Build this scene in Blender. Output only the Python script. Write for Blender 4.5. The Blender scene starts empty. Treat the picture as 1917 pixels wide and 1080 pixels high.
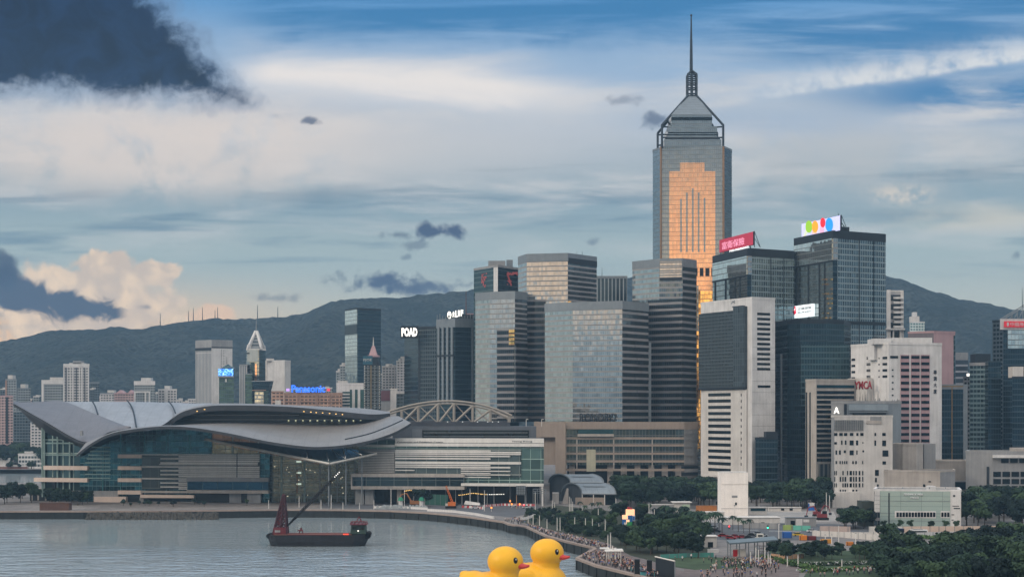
import bpy, bmesh, math, random
from mathutils import Vector, Matrix, noise as mnoise
random.seed(7)
SC = bpy.context.scene
COL = SC.collection
F = 3042.0            # focal length in photo pixels
CH = 54.0             # camera height (m)
CX, HY = 958.5, 780.0 # principal column, horizon row
PI = math.pi

# ---------------------------------------------------------------- camera
cd = bpy.data.cameras.new('camera'); cam = bpy.data.objects.new('camera', cd); COL.objects.link(cam)
cam.location = (0, 0, CH); cam.rotation_euler = (PI/2, 0, 0)
cd.sensor_width = 36.0; cd.lens = 36.0*F/1917.0
cd.shift_y = (HY-540.0)/1917.0
cd.clip_start = 1.0; cd.clip_end = 60000.0
SC.camera = cam
SC.view_settings.view_transform = 'Standard'; SC.view_settings.look = 'None'
SC.view_settings.exposure = 0.12; SC.view_settings.gamma = 1.0
SC.render.engine = 'CYCLES'
SC.cycles.max_bounces = 6; SC.cycles.diffuse_bounces = 2; SC.cycles.glossy_bounces = 3
SC.cycles.transmission_bounces = 2; SC.cycles.volume_bounces = 0; SC.cycles.transparent_max_bounces = 6
SC.cycles.sample_clamp_direct = 3.0; SC.cycles.sample_clamp_indirect = 1.6
SC.cycles.caustics_reflective = False; SC.cycles.caustics_refractive = False
SC.cycles.use_denoising = True; SC.cycles.denoiser = 'OPENIMAGEDENOISE'; SC.cycles.denoising_input_passes = 'RGB_ALBEDO_NORMAL'; SC.cycles.denoising_prefilter = 'ACCURATE'

def lin(c):
    c = c/255.0
    return c/12.92 if c <= 0.04045 else ((c+0.055)/1.055)**2.4
def C(r, g, b): return (lin(r), lin(g), lin(b), 1.0)

# ---------------------------------------------------------------- node helper
class S:
    def __init__(s, nt, sock): s.nt, s.k = nt, sock
    def _m(s, op, *a, clamp=False):
        n = s.nt.nodes.new('ShaderNodeMath'); n.operation = op; n.use_clamp = clamp
        for i, v in enumerate((s,)+a):
            if isinstance(v, S): s.nt.links.new(v.k, n.inputs[i])
            else: n.inputs[i].default_value = v
        return S(s.nt, n.outputs[0])
    def __add__(s, o): return s._m('ADD', o)
    __radd__ = __add__
    def __sub__(s, o): return s._m('SUBTRACT', o)
    def __rsub__(s, o): return (s*-1.0)+o
    def __mul__(s, o): return s._m('MULTIPLY', o)
    __rmul__ = __mul__
    def __truediv__(s, o): return s._m('DIVIDE', o)
    def abs(s): return s._m('ABSOLUTE')
    def floor(s): return s._m('FLOOR')
    def fract(s): return s._m('FRACT')
    def gt(s, o): return s._m('GREATER_THAN', o)
    def lt(s, o): return s._m('LESS_THAN', o)
    def mx(s, o): return s._m('MAXIMUM', o)
    def mn(s, o): return s._m('MINIMUM', o)
    def pow(s, o): return s._m('POWER', o)
    def sqrt(s): return s._m('SQRT')
    def exp(s): return s._m('EXPONENT')
    def ss(s, a, b):
        n = s.nt.nodes.new('ShaderNodeMapRange'); n.interpolation_type = 'SMOOTHSTEP'
        s.nt.links.new(s.k, n.inputs[0]); n.inputs[1].default_value = a; n.inputs[2].default_value = b
        if a > b:
            n.inputs[1].default_value = b; n.inputs[2].default_value = a
            n.inputs[3].default_value = 1.0; n.inputs[4].default_value = 0.0
        return S(s.nt, n.outputs[0])
def vec(nt, x, y, z=0.0):
    n = nt.nodes.new('ShaderNodeCombineXYZ')
    for i, v in enumerate((x, y, z)):
        if isinstance(v, S): nt.links.new(v.k, n.inputs[i])
        else: n.inputs[i].default_value = v
    return S(nt, n.outputs[0])
def sep(nt, v):
    n = nt.nodes.new('ShaderNodeSeparateXYZ'); nt.links.new(v.k, n.inputs[0])
    return [S(nt, o) for o in n.outputs]
def noise(nt, v, scale=1.0, detail=4.0, rough=0.55, dist=0.0):
    n = nt.nodes.new('ShaderNodeTexNoise'); nt.links.new(v.k, n.inputs['Vector'])
    n.inputs['Scale'].default_value = scale; n.inputs['Detail'].default_value = detail
    n.inputs['Roughness'].default_value = rough; n.inputs['Distortion'].default_value = dist
    return S(nt, n.outputs['Fac'])
def mix(nt, f, a, b):
    n = nt.nodes.new('ShaderNodeMix'); n.data_type = 'RGBA'
    for i, v in ((0, f), (6, a), (7, b)):
        if isinstance(v, S): nt.links.new(v.k, n.inputs[i])
        else: n.inputs[i].default_value = v
    return S(nt, n.outputs[2])
def ramp(nt, f, stops, interp='EASE'):
    n = nt.nodes.new('ShaderNodeValToRGB'); cr = n.color_ramp; cr.interpolation = interp
    while len(cr.elements) < len(stops): cr.elements.new(0.5)
    for e, (p, c) in zip(cr.elements, stops): e.position = p
    for e, (p, c) in zip(cr.elements, stops): e.color = c
    nt.links.new(f.k, n.inputs[0])
    return S(nt, n.outputs[0])

# ---------------------------------------------------------------- world: dusk sky with cloud sheets
SUN_EL, SUN_AZ = math.radians(26), math.radians(-112)   # azimuth from +Y, right positive: behind the camera, left
def make_world():
    w = bpy.data.worlds.new('World'); SC.world = w; w.use_nodes = True
    nt = w.node_tree; nt.nodes.clear()
    out = nt.nodes.new('ShaderNodeOutputWorld'); bg = nt.nodes.new('ShaderNodeBackground')
    nt.links.new(bg.outputs[0], out.inputs[0])
    tc = nt.nodes.new('ShaderNodeTexCoord'); g = S(nt, tc.outputs['Generated'])
    x, y, z = sep(nt, g)
    el = z._m('ARCSINE')*57.2958
    sky = nt.nodes.new('ShaderNodeTexSky'); sky.sky_type = 'NISHITA'; sky.sun_disc = False
    sky.sun_elevation = SUN_EL; sky.sun_rotation = SUN_AZ
    skc = S(nt, sky.outputs[0])
    def vscale(c, k):
        n = nt.nodes.new('ShaderNodeVectorMath'); n.operation = 'MULTIPLY'
        nt.links.new(c.k, n.inputs[0]); n.inputs[1].default_value = k
        return S(nt, n.outputs[0])
    clear = vscale(skc, (0.075, 0.095, 0.10))
    # sheet of cloud: colour by elevation
    e = (el/45.0)._m('MAXIMUM', 0.0)
    base = ramp(nt, e, [(0.0, C(196, 186, 164)), (0.075, C(186, 188, 178)), (0.125, C(162, 178, 180)), (0.17, C(138, 160, 172)),
                        (0.225, C(182, 190, 200)), (0.27, C(150, 176, 204)), (0.325, C(88, 146, 198)), (0.5, C(110, 142, 175)), (1.0, C(120, 140, 165))])
    # picture-free sky coordinates for the eastern sky: gnomonic about +Y, in units of 1/F
    ys = y.mx(0.05); fm = y.ss(0.35, 0.7)
    U = x/ys*F + CX; V = HY - z/ys*F
    P = vec(nt, U/100.0, V/100.0)
    Ph = vec(nt, U/420.0, V/85.0)
    n1 = noise(nt, P, 0.9, 7, 0.6, 0.3); n2 = noise(nt, P, 2.6, 7, 0.6, 0.2); n3 = noise(nt, P, 1.5, 8, 0.58, 0.9); nh = noise(nt, Ph, 1.1, 7, 0.58, 0.35)
    nh2 = noise(nt, vec(nt, U/700.0+3.1, V/60.0+1.7), 1.6, 6, 0.55, 0.35)
    col = base
    def ell(cx, cy, rx, ry): return (((U-cx)/rx).pow(2.0)+((V-cy)/ry).pow(2.0)).sqrt()
    def over(c, f, k=1.0):
        nonlocal col
        col = mix(nt, (f*fm*k)._m('ADD', 0.0, clamp=True), col, c)
    # broad streak modulation
    over(C(214, 210, 208), (nh.ss(0.44, 0.70))*(V.ss(560, 330))*(V.ss(60, 190)), 0.75)
    over(C(112, 138, 156), (nh2.ss(0.5, 0.7))*(V.ss(250, 330))*(V.ss(560, 440)), 0.85)
    # blue gaps
    blue = C(54, 120, 172)
    lf = (V + (nh-0.5)*150.0 + (n1-0.5)*60.0)
    over(blue, lf.ss(105, 25)*U.ss(380, 560)*nh2.ss(0.72, 0.42), 0.95)
    over(blue, ell(1880, 178, 420, 62).ss(1.1, 0.25)*(nh.ss(0.66, 0.40)), 0.95)
    over(blue, ell(1700, 70, 520, 75).ss(1.1, 0.3)*(nh2.ss(0.68, 0.42)), 0.9)
    over(C(120, 160, 200), ell(1480, 230, 420, 40).ss(1.0, 0.2), 0.35)
    # bright sheet left of centre
    d1 = (V-(150.0+(U-700.0)*0.075)+(nh-0.5)*90.0)
    over(C(236, 228, 222), ((d1/38.0).pow(2.0)*-1.0).exp()*U.ss(380, 520)*U.ss(1230, 900), 0.95)
    over(C(224, 210, 200), ell(300, 280, 560, 115).ss(1.15, 0.3)*n1.ss(0.2, 0.55), 0.85)
    over(C(206, 202, 200), ell(820, 290, 420, 90).ss(1.1, 0.2), 0.5)
    over(C(192, 190, 188), ell(1550, 300, 520, 110).ss(1.1, 0.2)*n1.ss(0.25, 0.6), 0.55)
    # cirrus streak at the right
    ds = V-(178.0-(U-1450.0)*0.15)+(n1-0.5)*16.0
    dsu = (ds*-1.0).mx(0.0)/34.0; dsd = ds.mx(0.0)/7.0
    st = ((dsu.pow(2.0)+dsd.pow(2.0))*-1.0).exp()
    over(C(222, 222, 222), st*U.ss(1320, 1560)*(n2.ss(0.2, 0.62)), 0.9)
    over(C(218, 206, 192), ell(1690, 365, 75, 24).ss(1.2, 0.2)*n2.ss(0.35, 0.6), 0.9)
    over(C(206, 200, 186), ell(1830, 405, 240, 38).ss(1.1, 0.2)*nh.ss(0.3, 0.6), 0.7)
    # warm low sky at the left
    over((0.93, 0.56, 0.29, 1.0), V.ss(490, 640)*U.ss(780, 60)*U.ss(-900, -200), 0.97)
    over(C(150, 150, 152), ell(120, 612, 320, 9).ss(1.0, 0.2)*nh.ss(0.42, 0.6), 0.7)
    # peach cumulus
    vn = nt.nodes.new('ShaderNodeTexVoronoi'); nt.links.new(P.k, vn.inputs['Vector']); vn.inputs['Scale'].default_value = 2.6
    vd = S(nt, vn.outputs['Distance'])
    puff = (vd-0.35)*0.30+(n2-0.5)*0.85+(n1-0.5)*0.5
    cu = ell(150, 572, 190, 84).mn(ell(285, 512, 62, 30)+0.02).mn(ell(200, 500, 70, 36)+0.05)+puff
    cu3 = ell(400, 588, 46, 22)+puff
    cuc = mix(nt, (n3*0.75+vd*0.3).ss(0.3, 0.62), (0.95, 0.70, 0.48, 1.0), (0.64, 0.50, 0.40, 1.0))
    over(cuc, cu.ss(1.12, 0.84), 0.93); over((0.86, 0.55, 0.36, 1.0), cu3.ss(1.15, 0.7), 0.8)
    # dark clouds
    dk = mix(nt, n2.ss(0.3, 0.75), C(34, 58, 92), C(58, 80, 110))
    dk = mix(nt, n3.ss(0.3, 0.7), (0.0, 0.004, 0.024, 1.0), C(18, 42, 78))
    f1 = (322.0+V*0.86-U)/105.0; f2 = (188.0+U*0.05-V)/70.0
    fd = f1.mn(f2)-0.22+(n1-0.5)*0.9+(n3-0.5)*0.9+(n2-0.5)*0.9
    over(C(110, 128, 156), fd.ss(-0.45, 0.1)*U.ss(-500, -150), 0.45)
    over(dk, fd.ss(-0.05, 0.5)*U.ss(-500, -150), 0.98)
    fl = ((V-(548.0+U*0.16)).abs()*-1.0/(54.0-U*0.17).mx(4.0))+1.0
    over(C(44, 60, 92), (fl*0.8+(n1-0.5)*1.0+(n3-0.5)*1.9).ss(-0.02, 0.42)*U.ss(245, 215)*U.ss(-260, -60), 0.97)
    over(C(44, 60, 92), (1.0-ell(8, 505, 34, 46)+(n2-0.5)*1.2).ss(0.0, 0.5), 0.9)
    for cx, cy, rx, ry, k in ((730, 528, 120, 30, 1.0), (800, 536, 110, 24, .9), (825, 434, 70, 18, 1.0), (745, 440, 45, 12, .6), (780, 460, 40, 12, .5), (1165, 190, 40, 14, .4), (1224, 226, 34, 24, .7),
                              (584, 228, 22, 11, .8), (515, 558, 70, 14, .5), (1108, 455, 16, 10, .5), (276, 575, 22, 10, .6), (760, 482, 15, 9, .5), (1905, 478, 16, 12, .5)):
        over(C(60, 76, 108), (1.0-ell(cx, cy, rx, ry)+(n2-0.5)*1.8+(n3-0.5)*2.2).ss(0.1, 0.85), k)
    # western half (behind the camera): a band of sunset between hills and cloud
    a = (x*-1.0)._m('ARCTAN2', y*-1.0)*57.2958       # 0 = straight behind, positive to the left
    bm = (y*-1.0).ss(0.0, 0.35)
    nb = noise(nt, vec(nt, a/30.0, el/3.2), 1.4, 5, 0.55, 0.4)
    def gs(v, c, s): return (((v-c)/s).pow(2.0)*-1.0).exp()
    wcol = ramp(nt, e, [(0.0, C(96, 112, 124)), (0.03, C(132, 148, 158)), (0.07, C(178, 190, 196)), (0.16, C(186, 188, 188)), (0.3, C(150, 155, 162)), (1.0, C(120, 140, 165))])
    col = mix(nt, bm, col, wcol)
    ej = el+(nb-0.5)*1.8
    gold = gs(a, 18.0, 28.0)*ej.ss(2.4, 4.6)*ej.ss(10.5, 4.6)
    col = mix(nt, (gold*bm*0.97), col, (1.42, 0.93, 0.56, 1.0))
    glow2 = gs(a, 5.5, 7.0)*el.ss(-1.5, 0.3)*el.ss(5.2, 2.6)
    col = mix(nt, (glow2*bm*0.95), col, (2.6, 1.7, 0.8, 1.0))
    # dark hills and storm cloud to the south-west
    dr = bm*a.ss(-6.0, -34.0)*el.ss(22.0, 9.0)
    col = mix(nt, dr*0.6, col, C(70, 90, 104))
    dome = mix(nt, (y*-0.9+0.5).ss(0.0, 1.0), (0.66, 0.78, 0.92, 1.0), (1.75, 1.66, 1.58, 1.0))
    col = mix(nt, el.ss(16.0, 34.0), col, dome)
    # mostly cloud, a share of clear sky
    col = mix(nt, 0.05, col, clear)
    nt.links.new(col.k, bg.inputs[0]); bg.inputs[1].default_value = 1.0
    w.cycles.sampling_method = 'MANUAL'; w.cycles.sample_map_resolution = 1024
make_world()
sl = bpy.data.lights.new('sun', 'SUN'); sl.energy = 1.2; sl.angle = math.radians(14); sl.color = (1.0, 0.86, 0.70)
so = bpy.data.objects.new('sun', sl); COL.objects.link(so)
sd = Vector((math.sin(SUN_AZ)*math.cos(SUN_EL), math.cos(SUN_AZ)*math.cos(SUN_EL), math.sin(SUN_EL)))
so.rotation_euler = sd.to_track_quat('Z', 'Y').to_euler(); so.location = (0, -200, 400)

# ---------------------------------------------------------------- materials
def newmat(name):
    m = bpy.data.materials.new(name); m.use_nodes = True
    nt = m.node_tree; b = nt.nodes['Principled BSDF']
    return m, nt, b
def mat(name, rgb, rough=0.7, metal=0.0, var=0.18, scale=0.25, emit=0.0, streak=True, spec=0.3):
    m, nt, b = newmat(name)
    c = C(*rgb)
    tc = nt.nodes.new('ShaderNodeTexCoord'); p = S(nt, tc.outputs['Object'])
    if var > 0:
        px, py, pz = sep(nt, p)
        f = noise(nt, p, scale, 5, 0.6)
        if streak: f = f*0.55+noise(nt, vec(nt, px*1.3, py*1.3, pz*0.07), 0.5, 3, 0.6)*0.45
        k = f.ss(0.25, 0.75)
        lo = tuple(v*(1-var) for v in c[:3])+(1,); hi = tuple(min(1, v*(1+var)) for v in c[:3])+(1,)
        nt.links.new(mix(nt, k, lo, hi).k, b.inputs['Base Color'])
    else: b.inputs['Base Color'].default_value = c
    b.inputs['Roughness'].default_value = rough; b.inputs['Metallic'].default_value = metal
    b.inputs['Specular IOR Level'].default_value = spec
    if emit > 0:
        b.inputs['Emission Color'].default_value = c; b.inputs['Emission Strength'].default_value = emit
    return m
def facade(name, fh=3.6, band=0.4, bw=1.6, mull=0.08, glass=(120, 130, 134), wall=(150, 145, 140), metal=0.85, rough=0.07,
           jit=0.02, var=0.25, lit=0.0, voff=0.0, wvar=0.15, wmetal=0.0, wrough=0.65, warp=0.006):
    """glass ribbons between spandrels; UV in metres along the wall and up"""
    m, nt, b = newmat(name)
    uv = nt.nodes.new('ShaderNodeUVMap'); u, v, _ = sep(nt, S(nt, uv.outputs[0]))
    v = v+voff
    fv = (v/fh).fract(); fu = (u/bw).fract()
    mask = fv.gt(band)*fu.gt(mull)
    cell = vec(nt, (u/bw).floor(), (v/fh).floor())
    wn = nt.nodes.new('ShaderNodeTexWhiteNoise'); wn.noise_dimensions = '2D'; nt.links.new(cell.k, wn.inputs[0])
    val = S(nt, wn.outputs['Value']); wc = S(nt, wn.outputs['Color'])
    g = C(*glass); wl = C(*wall)
    gl = mix(nt, val, tuple(c*(1-var) for c in g[:3])+(1,), tuple(min(1, c*(1+var)) for c in g[:3])+(1,))
    nz = noise(nt, vec(nt, u*0.09, v*0.05), 1.0, 5, 0.6).ss(0.25, 0.75)
    wcol = mix(nt, nz, tuple(c*(1-wvar) for c in wl[:3])+(1,), tuple(min(1, c*(1+wvar)) for c in wl[:3])+(1,))
    nt.links.new(mix(nt, mask, wcol, gl).k, b.inputs['Base Color'])
    nt.links.new((mask*metal+(1.0-mask)*wmetal).k, b.inputs['Metallic'])
    nt.links.new((mask*rough+(1.0-mask)*wrough).k, b.inputs['Roughness'])
    geo = nt.nodes.new('ShaderNodeNewGeometry')
    # each pane sits a little out of true, and large panes bow
    def vm(op, a_, b_):
        n = nt.nodes.new('ShaderNodeVectorMath'); n.operation = op
        for i, q in enumerate((a_, b_)):
            if isinstance(q, S): nt.links.new(q.k, n.inputs[i])
            elif q is not None: n.inputs[i].default_value = q
        return S(nt, n.outputs[0])
    nn = nt.nodes.new('ShaderNodeTexNoise'); nt.links.new(vec(nt, u, v*0.6).k, nn.inputs['Vector']); nn.inputs['Scale'].default_value = 0.35; nn.inputs['Detail'].default_value = 2
    off = vm('SCALE', vm('SUBTRACT', wc, (0.5, 0.5, 0.5)), None); off.k.node.inputs['Scale'].default_value = jit
    of2 = vm('SCALE', vm('SUBTRACT', S(nt, nn.outputs['Color']), (0.5, 0.5, 0.5)), None); of2.k.node.inputs['Scale'].default_value = warp*4
    tot = vm('ADD', off, of2)
    ms = nt.nodes.new('ShaderNodeVectorMath'); ms.operation = 'SCALE'; nt.links.new(tot.k, ms.inputs[0]); nt.links.new(mask.k, ms.inputs['Scale'])
    N = vm('NORMALIZE', vm('ADD', S(nt, geo.outputs['Normal']), S(nt, ms.outputs[0])), None)
    nt.links.new(N.k, b.inputs['Normal'])
    if lit > 0:
        em = mask*val.gt(1.0-lit)
        nt.links.new((em*0.9).k, b.inputs['Emission Strength']); b.inputs['Emission Color'].default_value = C(255, 214, 150)
    b.inputs['Specular IOR Level'].default_value = 0.4
    return m
def glow(name, rgb, strength):
    m, nt, b = newmat(name); b.inputs['Base Color'].default_value = C(*rgb)
    b.inputs['Emission Color'].default_value = C(*rgb); b.inputs['Emission Strength'].default_value = strength
    b.inputs['Roughness'].default_value = 0.5
    return m

# ---------------------------------------------------------------- mesh builder
class MB:
    def __init__(s): s.v, s.f, s.uv, s.mi = [], [], [], []
    def face(s, pts, uv=None, mi=0):
        i = len(s.v); s.v += [tuple(p) for p in pts]; s.f.append(tuple(range(i, i+len(pts))))
        if uv is None: uv = [(p[0]+p[1], p[2]) for p in pts]
        s.uv.append(uv); s.mi.append(mi); return s
    def hexa(s, b, t, mi=0):
        """bottom loop b and top loop t, same count, counter-clockwise seen from above"""
        n = len(b); u = 0.0
        for k in range(n):
            p, q, r, w = b[k], b[(k+1) % n], t[(k+1) % n], t[k]
            L = math.hypot(q[0]-p[0], q[1]-p[1])
            s.face([p, q, r, w], [(u, p[2]), (u+L, q[2]), (u+L, r[2]), (u, w[2])], mi); u += L
        s.face(list(t), None, mi); s.face(list(reversed(b)), None, mi); return s
    def prism(s, poly, z0, z1, mi=0):
        A = sum(poly[k][0]*poly[(k+1) % len(poly)][1]-poly[(k+1) % len(poly)][0]*poly[k][1] for k in range(len(poly)))
        if A < 0: poly = poly[::-1]
        return s.hexa([(p[0], p[1], z0) for p in poly], [(p[0], p[1], z1) for p in poly], mi)
    def box(s, x0, x1, y0, y1, z0, z1, mi=0): return s.prism([(x0, y0), (x1, y0), (x1, y1), (x0, y1)], z0, z1, mi)
    def tube(s, p, q, r, r2=None, n=6, mi=0, caps=True):
        p, q = Vector(p), Vector(q); r2 = r if r2 is None else r2
        d = (q-p).normalized(); a = Vector((0, 0, 1)) if abs(d.z) < .9 else Vector((1, 0, 0))
        e1 = d.cross(a).normalized(); e2 = d.cross(e1)
        A = [p+(e1*math.cos(2*PI*k/n)+e2*math.sin(2*PI*k/n))*r for k in range(n)]
        B = [q+(e1*math.cos(2*PI*k/n)+e2*math.sin(2*PI*k/n))*r2 for k in range(n)]
        for k in range(n): s.face([A[k], B[k], B[(k+1) % n], A[(k+1) % n]], None, mi)
        if caps: s.face(A, None, mi); s.face(B[::-1], None, mi)
        return s
    def ball(s, c, rx, ry=None, rz=None, n=10, m=6, mi=0):
        ry = rx if ry is None else ry; rz = rx if rz is None else rz
        P = lambda i, j: (c[0]+rx*math.sin(PI*j/m)*math.cos(2*PI*i/n), c[1]+ry*math.sin(PI*j/m)*math.sin(2*PI*i/n), c[2]+rz*math.cos(PI*j/m))
        for j in range(m):
            for i in range(n):
                if j == 0: s.face([P(0, 0), P(i, 1), P(i+1, 1)], None, mi)
                elif j == m-1: s.face([P(i, j), P(0, m), P(i+1, j)], None, mi)
                else: s.face([P(i, j), P(i, j+1), P(i+1, j+1), P(i+1, j)], None, mi)
        return s
    def loft(s, rows, mi=0, closed=False):
        u = 0
        for a, b in zip(rows, rows[1:]):
            for k in range(len(a)-1 if not closed else len(a)):
                q = (k+1) % len(a)
                s.face([a[k], a[q], b[q], b[k]], [(k, u), (k+1, u), (k+1, u+1), (k, u+1)], mi)
            u += 1
        return s
    def mesh(s, name, mats, org=(0, 0, 0), weld=False, smooth=False):
        me = bpy.data.meshes.new(name)
        me.from_pydata([(a-org[0], b-org[1], c-org[2]) for a, b, c in s.v], [], s.f)
        ul = me.uv_layers.new(name='UVMap'); i = 0
        flat = [c for fu in s.uv for c in fu]
        for k, c in enumerate(flat): ul.data[k].uv = c
        for m in (mats if isinstance(mats, (list, tuple)) else [mats]): me.materials.append(m)
        me.polygons.foreach_set('material_index', s.mi)
        if weld:
            bm = bmesh.new(); bm.from_mesh(me); bmesh.ops.remove_doubles(bm, verts=bm.verts, dist=0.001)
            bmesh.ops.recalc_face_normals(bm, faces=bm.faces); bm.to_mesh(me); bm.free()
        if smooth: me.polygons.foreach_set('use_smooth', [True]*len(me.polygons))
        me.update(); return me
def tag(o, label=None, cat=None, group=None, kind=None):
    for k, v in (('label', label), ('category', cat), ('group', group), ('kind', kind)):
        if v: o[k] = v
    return o
class Thing:
    def __init__(s, name, label, cat, loc, group=None):
        s.o = bpy.data.objects.new(name, None); COL.objects.link(s.o); s.o.location = loc; s.loc = tuple(loc)
        s.o.empty_display_size = 1.0; tag(s.o, label, cat, group)
    def part(s, name, mb, m, parent=None, label=None, **kw):
        me = mb if isinstance(mb, bpy.types.Mesh) else mb.mesh(name, m, s.loc, **kw)
        o = bpy.data.objects.new(name, me); COL.objects.link(o); o.parent = parent or s.o
        if label: o['label'] = label
        return o
def single(name, mb, m, label=None, cat=None, loc=(0, 0, 0), group=None, kind=None, **kw):
    o = bpy.data.objects.new(name, mb.mesh(name, m, loc, **kw)); COL.objects.link(o); o.location = loc
    return tag(o, label, cat, group, kind)
def copy_tree(o, parent=None):
    c = o.copy(); COL.objects.link(c)
    if parent: c.parent = parent
    for ch in o.children: copy_tree(ch, c)
    return c

# ---------------------------------------------------------------- photo pixel + distance -> world
def X(px, D): return (px-CX)/F*D
def Z(py, D): return CH-(py-HY)/F*D
def W(px, py, D): return (X(px, D), D, Z(py, D))
def GD(py, z=4.0): return F*(CH-z)/(py-HY)
def G(px, py, z=4.0): D = GD(py, z); return (X(px, D), D, z)
class Facet:
    """vertical wall plane through two plan points given as (px, distance)"""
    def __init__(s, a, b):
        s.p = Vector((X(*a), a[1])); s.q = Vector((X(*b), b[1])); s.t = (s.q-s.p).normalized(); s.n = Vector((s.t.y, -s.t.x))
        s.L = (s.q-s.p).length
    def hit(s, px):
        k = (px-CX)/F   # x = k*y ; p + t*w
        w = (k*s.p.y-s.p.x)/(s.t.x-k*s.t.y); return s.p+s.t*w
    def at(s, px, py, out=0.0):
        h = s.hit(px); z = Z(py, h.y); h = h+s.n*out; return (h.x, h.y, z)
    def box(s, mb, x0, x1, y0, y1, out=0.15, inn=0.0, mi=0, zz=None):
        A, B = s.hit(x0), s.hit(x1); D = (A.y+B.y)/2
        zt, zb = (Z(y0, D), Z(y1, D)) if zz is None else zz
        a, b, c, d = A+s.n*out, B+s.n*out, B-s.n*inn, A-s.n*inn
        mb.prism([a, b, c, d], zb, zt, mi); return mb
    def poly(s, mb, pts, out=0.0, mi=0):
        P = [s.at(x, y, out) for x, y in pts]
        uv = [((Vector(p[:2])-s.p).dot(s.t), p[2]) for p in P]
        return mb.face(P, uv, mi)
def text_mesh(txt, m, f, x0, x1, y0, y1, out=0.3, ext=0.12, bold=0.0, name='lettering', org=(0, 0, 0)):
    """text stretched into a pixel box on a facet"""
    cu = bpy.data.curves.new(name, 'FONT'); cu.body = txt; cu.size = 1.0; cu.offset = bold; cu.resolution_u = 2
    to = bpy.data.objects.new(name, cu); COL.objects.link(to)
    dg = bpy.context.evaluated_depsgraph_get(); dg.update()
    me = bpy.data.meshes.new_from_object(to.evaluated_get(dg)); bpy.data.objects.remove(to)
    me.name = name
    xs = [v.co.x for v in me.vertices]; ys = [v.co.y for v in me.vertices]
    bx0, bx1, by0, by1 = min(xs), max(xs), min(ys), max(ys)
    A, B = f.hit(x0), f.hit(x1); zt0, zb0, zt1, zb1 = Z(y0, A.y), Z(y1, A.y), None, None
    zt, zb = Z(y0, (A.y+B.y)/2), Z(y1, (A.y+B.y)/2)
    bm = bmesh.new(); bm.from_mesh(me)
    r = bmesh.ops.extrude_face_region(bm, geom=bm.faces[:])
    top = [g for g in r['geom'] if isinstance(g, bmesh.types.BMVert)]; ts = set(top)
    for v in bm.verts:
        a = (v.co.x-bx0)/max(1e-6, bx1-bx0); b = (v.co.y-by0)/max(1e-6, by1-by0)
        p = A+(B-A)*a+f.n*(out+(ext if v in ts else 0.0))
        v.co = Vector((p.x-org[0], p.y-org[1], zb+(zt-zb)*b-org[2]))
    bmesh.ops.recalc_face_normals(bm, faces=bm.faces)
    bm.to_mesh(me); bm.free(); me.materials.clear(); me.materials.append(m); return me
# ================================================================ SETTING
def struct(name, mb, m, **kw): return single(name, mb, m, kind='structure', **kw)
# ---- sea
def sea_mat():
    m, nt, b = newmat('sea_water')
    b.inputs['Base Color'].default_value = (0.40, 0.47, 0.50, 1); b.inputs['Metallic'].default_value = 0.27; b.inputs['IOR'].default_value = 1.6
    tc = nt.nodes.new('ShaderNodeTexCoord'); p = S(nt, tc.outputs['Object']); x, y, z = sep(nt, p)
    big = noise(nt, vec(nt, x/260.0+0.7, y/120.0), 1.0, 4, 0.55, 0.6)
    w1 = noise(nt, vec(nt, x*0.09, y*0.13), 1.0, 3, 0.5, 0.2)
    w2 = noise(nt, vec(nt, x*0.35+3.0, y*0.42), 1.0, 2, 0.45, 0.3)
    w3 = noise(nt, vec(nt, x*0.02, y*0.03), 1.0, 3, 0.5)
    h = w1*1.6+w2*0.75+w3*1.5
    wind = (y+(big-0.5)*130.0).ss(700.0, 560.0)+(x+y*0.315+(big-0.5)*60.0).ss(18.0, -12.0)*y.ss(905.0, 840.0)*0.8
    bp = nt.nodes.new('ShaderNodeBump'); bp.inputs['Distance'].default_value = 1.0
    nt.links.new(h.k, bp.inputs['Height']); nt.links.new((big.ss(0.38, 0.62)*0.10+0.08+wind*0.8).k, bp.inputs['Strength'])
    nt.links.new(bp.outputs[0], b.inputs['Normal'])
    b.inputs['Roughness'].default_value = 0.10
    return m
struct('sea', MB().face([(-2700, -900, 0), (2700, -900, 0), (2700, 4290, 0), (-2700, 4290, 0)]), sea_mat())

# ---- land
LZ = 4.0
quay = [(-260, 958), (120, 957), (260, 957), (400, 955.5), (520, 954), (640, 954.5), (735, 956.5), (800, 960), (839, 963.5), (880, 968), (915, 973), (943, 977),
        (952, 981), (985, 986), (1022, 1003), (1060, 1013.5), (1108, 1024.5), (1112, 1028), (1096, 1036), (1079, 1045), (1115, 1058.5), (1150, 1067), (1200, 1079), (1260, 1098), (1330, 1130)]
QW = [G(*q) for q in quay]
front = [(p[0], p[1]) for p in QW]
land = front+[(90, 300), (900, 300), (2650, 300), (2650, 2450), (-2650, 2450), (-2650, 1560), (-430, 1545), (-270, 1535), (-262, 1240), (-330, 1232), (-420, 1225), (-420, 950)]
def ground_mat():
    m, nt, b = newmat('ground_paving')
    tc = nt.nodes.new('ShaderNodeTexCoord'); p = S(nt, tc.outputs['Object'])
    n = noise(nt, p, 0.03, 6, 0.65); n2 = noise(nt, p, 0.35, 4, 0.6)
    nt.links.new(mix(nt, (n*0.6+n2*0.4).ss(0.35, 0.65), C(92, 88, 86), C(132, 126, 122)).k, b.inputs['Base Color']); b.inputs['Roughness'].default_value = 0.85
    return m
GM = ground_mat()
struct('ground', MB().face([(x, y, LZ) for x, y in land]), GM)
wall_m = mat('seawall_concrete', (42, 45, 45), 0.85, var=0.35, scale=0.5)
cope_m = mat('coping_stone', (146, 130, 120), 0.8, var=0.15, scale=0.6)
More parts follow.
